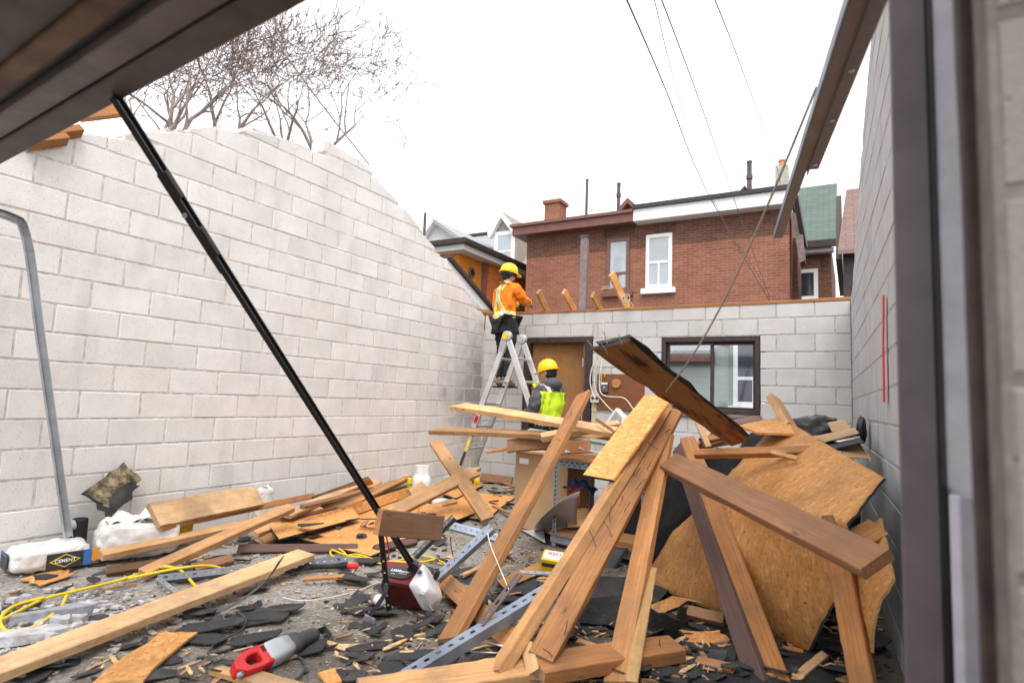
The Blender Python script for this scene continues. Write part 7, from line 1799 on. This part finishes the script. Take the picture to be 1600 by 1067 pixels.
b = MB(); b.box(SP(0.95, 0, 0.015), 0.05, 0.050, 0.005, (sx, sy, sz)); b.box(SP(1.0, 0, -0.010), 0.006, 0.055, 0.065, (sx, sy, sz)); b.box(SP(0.95, 0, -0.016), 0.06, 0.006, 0.012, (sx, sy, sz)); b.build('shoe', M['steel_dk'], sw, bevel=0.002)
b = MB(); b.sm = True; b.tube([SP(0.02, 0.0, -0.03), SP(-0.02, -0.02, -0.045), SP(-0.04, -0.05, -0.06)], [0.014, 0.012, 0.008], 8); b.build('cord_grip', M['grey_pl'], sw)
def cord(lab, pts, r, mat, name='power_cord', k=8, cat='cord'):
    b = MB(); b.sm = True; b.tube(catmull(pts, k), r, 8); return tag(b.build(name, M[mat], None, origin=pts[0]), lab, cat)
cord('grey power cord of the saw looping behind it', [SP(-0.04, -0.05, -0.06), G(352, 1030, 0.01), G(335, 1033, 0.008), G(326, 1018, 0.008), G(345, 1000, 0.012), G(375, 985, 0.016), G(384, 968, 0.02), G(370, 955, 0.02)], 0.006, 'cord_gr')
cord('grey power cord curling in front of the saw', [G(425, 1028, 0.012), G(450, 1024, 0.012), G(470, 1028, 0.012), G(476, 1042, 0.012), G(466, 1058, 0.012), G(445, 1072, 0.012)], 0.006, 'cord_gr')
# yellow extension cord
cord('yellow extension cord looping across the floor at the left', [G(-40, 972, 0.035), G(0, 968, 0.035), G(28, 955, 0.035), G(70, 935, 0.035), G(130, 920, 0.035), G(190, 905, 0.035), G(235, 890, 0.03), G(262, 885, 0.09), G(285, 893, 0.05), G(305, 915, 0.02), G(312, 918, 0.035)], 0.009, 'yellow_cord')
cord('yellow extension cord loop lying nearest the left edge', [G(104, 930, 0.035), G(95, 948, 0.035), G(75, 965, 0.035), G(45, 982, 0.035), G(18, 988, 0.035), G(2, 978, 0.035), G(3, 962, 0.035), G(25, 945, 0.038), G(70, 933, 0.048)], 0.009, 'yellow_cord')
cord('yellow extension cord running right over the crossed boards', [G(190, 906, 0.02), G(230, 897, 0.05), G(290, 886, 0.09), G(330, 884, 0.06), G(360, 892, 0.02), G(420, 900, 0.035)], 0.009, 'yellow_cord')
cord('yellow extension cord coiled behind the opener', [G(505, 885, 0.012), G(520, 888, 0.012), G(536, 880, 0.012), G(540, 866, 0.02), G(528, 857, 0.03), G(516, 862, 0.02), G(525, 870, 0.02), G(560, 866, 0.02), G(590, 875, 0.012), G(650, 878, 0.012), G(690, 873, 0.012), G(720, 880, 0.012), G(722, 872, 0.012), G(706, 868, 0.012)], 0.007, 'yellow_cord')
cord('yellow cord strand lying behind the first coil', [G(518, 858, 0.03), G(545, 868, 0.03), G(575, 872, 0.012), G(600, 880, 0.012), G(660, 868, 0.012), G(700, 882, 0.012)], 0.006, 'yellow_cord')
cord('thin pale cord snaking on the grit beside the opener', [G(442, 933, 0.008), G(470, 938, 0.008), G(510, 934, 0.008), G(560, 922, 0.008), G(592, 908, 0.008)], 0.003, 'cable')
cord('thin white cord hanging from the slotted angle over the leaning plank', [AY(762, 832, 3.1), AY(766, 850, 3.05), AY(780, 885, 2.95), AY(797, 925, 2.85)], 0.003, 'cable')
cord('thin black cable curving under the slotted angles', [G(704, 838, 0.2), G(706, 860, 0.1), G(715, 885, 0.02), G(735, 898, 0.01), G(760, 905, 0.01)], 0.004, 'black_rub')
cord('pale steel rod lying left of the bottom plank end', [G(758, 1003, 0.05), G(790, 1010, 0.06)], 0.006, 'galv', 'steel_rod', 2, 'rod')
cord('thin pale rod lying under the bottom plank end', [G(735, 1018, 0.03), G(786, 1020, 0.04)], 0.004, 'galv', 'steel_rod', 2, 'rod')
# pry bar with red end
b = MB(); b.sm = True; pa, pc = G(475, 885, 0.03), G(560, 884, 0.03); b.tube([pa, pa.lerp(pc, 0.8)], 0.016, 10); pbx = empty('pry_bar', pa, 'dark tube with a red grip end lying behind the long pale board', 'pry bar'); b.build('shaft', M['black_rub'], pbx); b = MB(); b.sm = True; b.tube([pa.lerp(pc, 0.79), pa.lerp(pc, 0.97), pc], [0.019, 0.020, 0.017], 12); b.build('grip', M['strap'], pbx)
# long grey broken concrete piece, and rubble
def slab(name, lab, c, L_, W_, H_, ang, seed, mat, cat, group=None, tilt=(0, 0)):
    rng = random.Random(seed); n = rng.randint(6, 9); b = MB()
    poly = []
    for k in range(n):
        t = 2 * math.pi * k / n + rng.uniform(-.25, .25); rr = rng.uniform(0.72, 1.12)
        poly.append(Vector((math.cos(t) * L_ / 2 * rr, math.sin(t) * W_ / 2 * rr, 0)))
    top = [p * rng.uniform(0.86, 1.0) + Vector((0, 0, H_ * rng.uniform(0.75, 1.15))) for p in poly]
    Mr = Matrix.Translation(Vector(c)) @ Matrix.Rotation(ang, 4, 'Z') @ Matrix.Rotation(tilt[0], 4, 'X') @ Matrix.Rotation(tilt[1], 4, 'Y')
    a = b.add(poly); q = b.add(top); cc = b.add([Vector((0, 0, H_ * 1.05))])
    b.face([a + k for k in range(n)][::-1])
    for k in range(n):
        b.face((a + k, a + (k + 1) % n, q + (k + 1) % n, q + k)); b.face((q + k, q + (k + 1) % n, cc))
    o = bpy.data.objects.new(name, b.mesh(name, M[mat])); col.objects.link(o); o.matrix_basis = Mr
    return tag(o, lab, cat, group)
GC = 'chunks of broken concrete'
CHL = ['pale concrete chunk between the cord and the small cement bag', 'pale concrete chunk left of the first one by the cement bag', 'largest pale chunk at the right end of the long concrete strip', 'chunk just below the right end of the long concrete strip', 'broad dusty chunk below the middle of the concrete strip', 'lone chunk right of the cord where the loop closes', 'chunk between the two long concrete pieces', 'rightmost small chunk of the rubble patch', 'lowest right chunk of the rubble patch', 'tiny chunk just behind the yellow cord', 'tiny chunk behind the cord nearest the left edge', 'chunk at the lower end of the flat concrete piece']
rng = random.Random(12)
q = G(85, 965); slab('concrete_chunk', 'long grey concrete strip lying inside the yellow cord loop', (q.x, q.y, 0.0), 0.46, 0.12, 0.05, R(62), 3, 'rubble_d', 'concrete chunk', GC)
q = G(35, 1000); slab('concrete_chunk', 'wide flat grey concrete piece at the left edge below the cord', (q.x, q.y, 0.0), 0.40, 0.16, 0.04, R(58), 5, 'rubble', 'concrete chunk', GC)
for k, (x, y, l_) in enumerate([(40, 938, 0.07), (20, 940, 0.06), (108, 962, 0.10), (125, 972, 0.09), (92, 978, 0.11), (140, 950, 0.08), (60, 985, 0.09), (150, 962, 0.07), (118, 985, 0.08), (75, 925, 0.05), (30, 925, 0.05), (80, 1000, 0.08)]):
    q = G(x, y)
    slab('concrete_chunk', CHL[k], (q.x, q.y, 0.0), l_, l_ * rng.uniform(0.55, 0.9), l_ * 0.45, rng.uniform(0, 6), 40 + k, 'rubble', 'concrete chunk', GC)
# asphalt shingle scraps, each its own thing
def shingle(lab, x, y, l_, ang, seed, th=0.007, mat='tar', asp=0.6, z=0.0, lift=0.02):
    rng = random.Random(seed); n = 11; c = G(x, y, z); ca, sa = math.cos(ang), math.sin(ang)
    b = MB(); pts = []
    for k in range(n):
        t = 2 * math.pi * k / n + rng.uniform(-.2, .2); c_, s_ = math.cos(t), math.sin(t); p = 0.55
        u = l_ / 2 * math.copysign(abs(c_) ** p, c_) * rng.uniform(0.78, 1.08); v = l_ * asp / 2 * math.copysign(abs(s_) ** p, s_) * rng.uniform(0.75, 1.1)
        pts.append((u, v))
    def h(u, v): return 0.004 + lift * (u / l_ + 0.5) ** 2 + 0.010 * mnoise.noise(Vector((u * 9 + seed, v * 9, 0)))
    ctr = b.add([(0, 0, h(0, 0) + th)]); mid = b.add([(u * 0.55, v * 0.55, h(u * .55, v * .55) + th) for u, v in pts]); out = b.add([(u, v, max(0.001, h(u, v)) + th) for u, v in pts]); bot = b.add([(u, v, max(0.001, h(u, v))) for u, v in pts])
    for k in range(n):
        q = (k + 1) % n
        b.face((ctr, mid + k, mid + q)); b.face((mid + k, out + k, out + q, mid + q)); b.face((out + k, bot + k, bot + q, out + q))
    b.face([bot + k for k in range(n)][::-1])
    o = bpy.data.objects.new('shingle_scrap', b.mesh('shingle_scrap', M[mat])); col.objects.link(o)
    o.matrix_basis = Matrix.Translation(c + Vector((0, 0, 0.0))) @ Matrix.Rotation(ang, 4, 'Z')
    tag(o, lab, 'shingle', 'asphalt shingle scraps')
SH = [
 ('large charcoal shingle slab above the saw, leftmost of the slabs', 405, 965, 0.34, 0.7, .75), ('charcoal shingle slab right behind the large one above the saw', 445, 955, 0.24, 0.4, .6), ('narrow shingle strip below the long pale board', 330, 985, 0.34, 0.6, .5),
 ('shingle slab touching the plywood scrap at the bottom left', 318, 1000, 0.26, 0.2, .6), ('shingle piece under the nose of the saw', 470, 1020, 0.24, 0.9, .7), ('flat shingle directly above the red handle of the saw', 400, 1003, 0.26, 0.5, .6),
 ('small rounded shingle right of the saw', 513, 1012, 0.09, 0.3, .7), ('tiny shingle crumb below the opener', 592, 990, 0.07, 0.0, .8), ('small shingle lump in the open grit before the opener', 590, 990, 0.10, 1.0, .7),
 ('shingle scrap at the bottom edge right of the saw', 545, 1060, 0.16, 0.3, .6), ('shingle cluster at the bottom left of the galvanised track', 560, 1032, 0.18, 0.2, .5), ('long thin shingle sliver before the opener', 650, 985, 0.22, 1.1, .25),
 ('shingle piece under the white lens of the opener', 672, 970, 0.16, 0.4, .7), ('shingle scrap behind the lower slotted track', 640, 1030, 0.24, 0.5, .5), ('dark shingle under the opener strap foot', 605, 960, 0.16, 0.1, .5),
 ('shingle behind the leaning plank foot', 755, 975, 0.18, 0.5, .6), ('shingle between the leaning plank and the track', 790, 940, 0.22, 0.2, .5), ('small pair of shingle chips left of the black felt', 855, 995, 0.14, 0.3, .6),
 ('jagged shingle chip right of the leaning pair', 880, 998, 0.16, 0.8, .5), ('shingle lying flat behind the crossed boards', 455, 895, 0.16, 0.3, .6), ('grey shingle under the crossed boards', 350, 875, 0.26, 0.4, .5),
 ('shingle on the floor by the brown two-by-four', 430, 850, 0.30, 0.3, .5), ('shingle beneath the split plank foot', 1010, 1052, 0.24, 0.2, .5), ('shingle right of the bottom two-by-six end', 1080, 1040, 0.36, 0.4, .6), ('shingle lying at the bottom between the leaning boards', 1120, 1055, 0.34, 0.9, .6),
 ('shingle at the bottom right beside the standing two-by-four', 1285, 1050, 0.34, 0.4, .6), ('shingle in the dark below the curled sheet', 1345, 1010, 0.30, 0.8, .6), ('shingle scrap before the yellow product box', 820, 915, 0.22, 0.4, .5), ('shingle behind the opener near the yellow coil', 585, 900, 0.12, 0.2, .6),
 ('shingle scrap at the foot of the steel table', 905, 925, 0.34, 0.3, .6), ('shingle before the black felt sheet', 935, 985, 0.10, 0.3, .6), ('small dark shingle near the ladder foot', 765, 785, 0.24, 0.2, .4), ('dark shingle strip along the floor before the carton', 800, 770, 0.40, 0.5, .3)]
for k, (lab, x, y, l_, a_, asp) in enumerate(SH): shingle(lab, x, y, l_, a_, 100 + k, asp=asp, lift=0.012 + 0.02 * (k % 3))
shingle('shingle scrap lying on the strand board strip', 485, 822, 0.22, 0.5, 333, z=0.135, asp=.5)
shingle('dark felt rag hanging at the end of the strand board strip', 425, 838, 0.30, 0.6, 334, z=0.03, asp=.45, mat='tar_b')
# black felt sheets in the middle right
sheet('roofing_felt', 'wide black felt sheet lying on the floor before the table', [G(880, 968, 0.02), G(1015, 985, 0.02), G(1010, 930, 0.10), G(900, 935, 0.10)], 8, 6, 0.008, 'tar_b', 'tar', 'roofing felt', 'black roofing felt', jag=0.012, seed=51, bulge=0.02)
sheet('roofing_felt', 'black felt strip standing up right of the split plank', [G(990, 985, 0.0), G(1062, 1000, 0.0), AY(1060, 965, 3.2), AY(1000, 945, 3.4)], 6, 4, 0.008, 'tar_b', 'tar', 'roofing felt', 'black roofing felt', jag=0.012, seed=52)
sheet('roofing_felt', 'black felt triangle hanging at the big sheet corner', [G(1045, 985, 0.0), G(1080, 985, 0.0), AY(1075, 950, 3.4), AY(1058, 948, 3.4)], 4, 4, 0.008, 'tar_b', 'tar', 'roofing felt', 'black roofing felt', jag=0.015, seed=53)
sheet('roofing_felt', 'grey dusty felt spread behind the black felt sheet', [G(880, 935, 0.03), G(1030, 940, 0.05), G(1060, 905, 0.06), G(930, 900, 0.04)], 8, 5, 0.008, 'tar', 'tar', 'roofing felt', 'black roofing felt', jag=0.02, seed=54, bulge=0.02)
sheet('roofing_felt', 'black felt spread over the floor at the bottom right', [G(1090, 1075, 0.01), G(1300, 1085, 0.01), G(1290, 1010, 0.02), G(1120, 1005, 0.02)], 9, 6, 0.008, 'tar_b', 'tar', 'roofing felt', 'black roofing felt', jag=0.03, seed=55, bulge=0.015)
# ------------------------------------------------------------------ uncountable litter
def litter(name, lab, n, gen, mat, seed):
    rng = random.Random(seed); b = MB()
    for _ in range(n):
        x, y, s, asp, hz = gen(rng)
        z0 = floor_z(x, y); a = rng.uniform(0, math.tau); ca, sa = math.cos(a), math.sin(a); tl = rng.uniform(-.3, .3)
        pts = []
        for (u, v) in ((-.5, -.5), (.5, -.35), (.45, .5), (-.4, .45)):
            u = (u + rng.uniform(-.2, .2)) * s; v = (v + rng.uniform(-.2, .2)) * s * asp
            pts.append((x + u * ca - v * sa, y + u * sa + v * ca, z0 + 0.003 + abs(u * tl)))
        h = s * hz; q = b.add(pts); t = b.add([(p[0] + rng.uniform(-.1, .1) * s, p[1] + rng.uniform(-.1, .1) * s, p[2] + h * rng.uniform(.6, 1.2)) for p in pts])
        b.face((t, t + 1, t + 2, t + 3))
        for k in range(4): b.face((q + k, q + (k + 1) % 4, t + (k + 1) % 4, t + k))
    tag(b.build(name, M[mat], None, fix=False), lab, None, kind='stuff')
def g_chip(r):
    while True:
        x, y = r.uniform(-4.8, 0.15), r.uniform(1.4, 7.4)
        if mnoise.noise(Vector((x * 1.3, y * 1.3, 5))) + 0.25 > r.random() * 0.8: break
    s = min(0.055, 0.005 + r.expovariate(120)); return x, y, s, r.uniform(.2, .7), 0.12
litter('wood_chips', 'pale wood chips and splinters strewn over the floor', 5200, g_chip, 'chip', 1)
def g_crumb(r):
    while True:
        x, y = r.uniform(-4.6, 0.15), r.uniform(1.4, 7.3)
        if (x + 4.9) / 3.2 + mnoise.noise(Vector((x * 1.7, y * 1.7, 9))) * 0.9 > r.random() * 1.2: break
    s = min(0.06, 0.004 + r.expovariate(125)); return x, y, s, r.uniform(.4, 1), 0.25
litter('asphalt_crumbs', 'black asphalt crumbs and shingle grit on the floor', 4800, g_crumb, 'crumb', 2)
def g_rub(r):
    c = G(80, 965); x = c.x + r.gauss(0, 0.24); y = c.y + r.gauss(0, 0.22)
    if r.random() < 0.15: x, y = r.uniform(-4.7, -2.5), r.uniform(1.4, 3.5)
    s = min(0.05, 0.005 + r.expovariate(95)); return x, y, s, r.uniform(.5, 1), 0.4
litter('concrete_rubble', 'pale crumbled concrete round the yellow cord loop', 1100, g_rub, 'rubble', 3)
def g_saw(r):
    x, y = r.uniform(-4.8, 0.1), r.uniform(1.4, 7.2); return x, y, r.uniform(.004, .011), r.uniform(.3, 1), 0.3
litter('sawdust', 'fine tan sawdust and grit all over the floor', 9000, g_saw, 'dust', 4)
# slivers, laths and torn roofing that nobody could count
ZONES = [((430, 700, 740, 850), 0.10, 150), ((760, 830, 735, 800), 0.03, 60), ((890, 1110, 915, 1065), 0.03, 200), ((1060, 1340, 940, 1066), 0.04, 260), ((520, 860, 860, 1060), 0.02, 150), ((20, 420, 840, 1060), 0.02, 110)]
def heap(name, lab, scale, lmin, lmax, asp, th, mat, seed):
    rng = random.Random(seed); b = MB()
    for (x0, x1, y0, y1), hz, n in ZONES:
        for _ in range(int(n * scale)):
            p = G(rng.uniform(x0, x1), rng.uniform(y0, y1)); p.z = floor_z(p.x, p.y) + abs(rng.gauss(0, hz)) * 0.6 + 0.006
            L_ = min(lmax, lmin + rng.expovariate(1 / (lmin * 1.1))); a = rng.uniform(0, math.tau); tl = rng.gauss(0, 0.10)
            d = Vector((math.cos(a) * math.cos(tl), math.sin(a) * math.cos(tl), math.sin(tl))); w_ = L_ * rng.uniform(*asp); up = Vector((rng.gauss(0, .3), rng.gauss(0, .3), 1)); u_ = (up - d * up.dot(d)).normalized(); s_ = u_.cross(d)
            n_ = 4; top = []
            for i in range(n_ + 1):
                t = i / n_ - 0.5; ww = w_ * (0.35 + rng.uniform(0.2, 0.65)) * (0.45 if i in (0, n_) else 1)
                top += [p + d * (L_ * (t + rng.uniform(-.06, .06))) + s_ * ww / 2, p + d * (L_ * (t + rng.uniform(-.06, .06))) - s_ * ww / 2]
            q = b.add(top); r_ = b.add([v - u_ * th for v in top])
            for i in range(n_):
                k = i * 2; b.face((q + k, q + k + 1, q + k + 3, q + k + 2)); b.face((q + k, q + k + 2, r_ + k + 2, r_ + k)); b.face((q + k + 1, r_ + k + 1, r_ + k + 3, q + k + 3))
            b.face((q, r_, r_ + 1, q + 1)); b.face((q + n_ * 2, q + n_ * 2 + 1, r_ + n_ * 2 + 1, r_ + n_ * 2))
    tag(b.build(name, M[mat], None, fix=False), lab, None, kind='stuff')
heap('splinters', 'pale splinters and broken laths strewn through the debris', 0.85, 0.035, 0.28, (0.08, 0.28), 0.006, 'chip', 5)
heap('splinters', 'brown broken laths strewn through the debris', 0.42, 0.05, 0.36, (0.08, 0.22), 0.012, 'sliver_br', 6)
heap('roofing_scraps', 'torn black roofing scraps strewn through the debris', 0.62, 0.06, 0.26, (0.4, 0.95), 0.004, 'tar', 7)
# broken boards that stand out in the heap
BB = [('broken brown board end poking out left of the charred plank foot', (1095, 690, 4.6), (1150, 676, 4.9), 0.07, 'fir'), ('pale broken lath lying over the table behind the stained two-by-eight', (1085, 700, 4.6), (1130, 655, 5.1), 0.035, 'pine_fresh'),
      ('grey-brown board behind the flap on the big sheet', (1110, 668, 5.0), (1190, 655, 5.3), 0.09, 'stained'), ('dark board leaning behind the big sheet apex', (1238, 668, 5.2), (1270, 700, 4.9), 0.06, 'aged'),
      ('short pale board under the bin bag', (1235, 690, 5.0), (1290, 684, 5.1), 0.05, 'pine'), ('thin dark pole end beside the bin bag', (1280, 656, 5.5), (1308, 657, 5.4), 0.03, 'dark_wood')]
for lab, a, c, w_, m_ in BB: board('lumber', lab, AY(*a), AY(*c), w_, 0.03, (0, -0.5, 0.85), M[m_], 'board', 'lumber from the demolished roof', jag0=0.05, jag1=0.04)
FB = [('split brown lath on the floor left of the opener strap', (470, 905), (540, 900), 0.03, 'fir'), ('pale broken lath under the slotted angles', (720, 900), (800, 862), 0.035, 'pine_fresh'), ('brown broken lath before the carton', (770, 790), (822, 812), 0.035, 'aged'),
      ('thin lath lying along the foot of the back wall', (765, 748), (812, 762), 0.03, 'pine'), ('broken lath under the tan leaning two-by-six', (1085, 1030), (1150, 1045), 0.05, 'fir'), ('pale lath poking out below the curled sheet', (1240, 1062), (1290, 1020), 0.04, 'pine_fresh'),
      ('split pale lath by the black felt sheet', (900, 1000), (960, 1020), 0.03, 'pine_fresh'), ('thin lath lying on the strand board sheet behind the rail', (610, 838), (690, 815), 0.03, 'pine')]
for lab, a, c, w_, m_ in FB: board('lumber', lab, G(a[0], a[1], 0.03), G(c[0], c[1], 0.045), w_, 0.018, (0.1, -0.3, 0.95), M[m_], 'board', 'lumber from the demolished roof', jag0=0.06, jag1=0.05)
LB_ = [('tan board lying under the strand board strip left of the rail', (404, 846, 0.04), (520, 806, 0.10), 0.10, 'pine'), ('pale board crossing the pile just left of the rail', (446, 806, 0.18), (560, 756, 0.26), 0.11, 'pine_fresh'),
       ('brown narrow board between the rail and the left wall', (530, 796, 0.14), (640, 744, 0.20), 0.06, 'fir'), ('thin dark board on top of the pile behind the rail', (470, 792, 0.25), (570, 766, 0.28), 0.05, 'aged'),
       ('orange board wedged under the thick two-by-six', (596, 800, 0.06), (700, 764, 0.10), 0.09, 'orange_wood'), ('pale short board beside the plastic tub', (640, 800, 0.03), (712, 782, 0.05), 0.07, 'pine_fresh'),
       ('tan board along the wall left of the propane tank', (560, 760, 0.18), (650, 738, 0.16), 0.08, 'pine'), ('brown board flat on the floor before the brown two-by-four', (300, 888, 0.02), (365, 872, 0.03), 0.08, 'aged'),
       ('short torn board on the floor under the crossed pair', (165, 893, 0.02), (250, 880, 0.04), 0.06, 'dark_wood')]
for lab, a, c, w_, m_ in LB_: board('lumber', lab, G(*a), G(*c), w_, 0.03, (0.3, -0.5, 0.8), M[m_], 'board', 'lumber from the demolished roof', jag0=0.03, jag1=0.03)
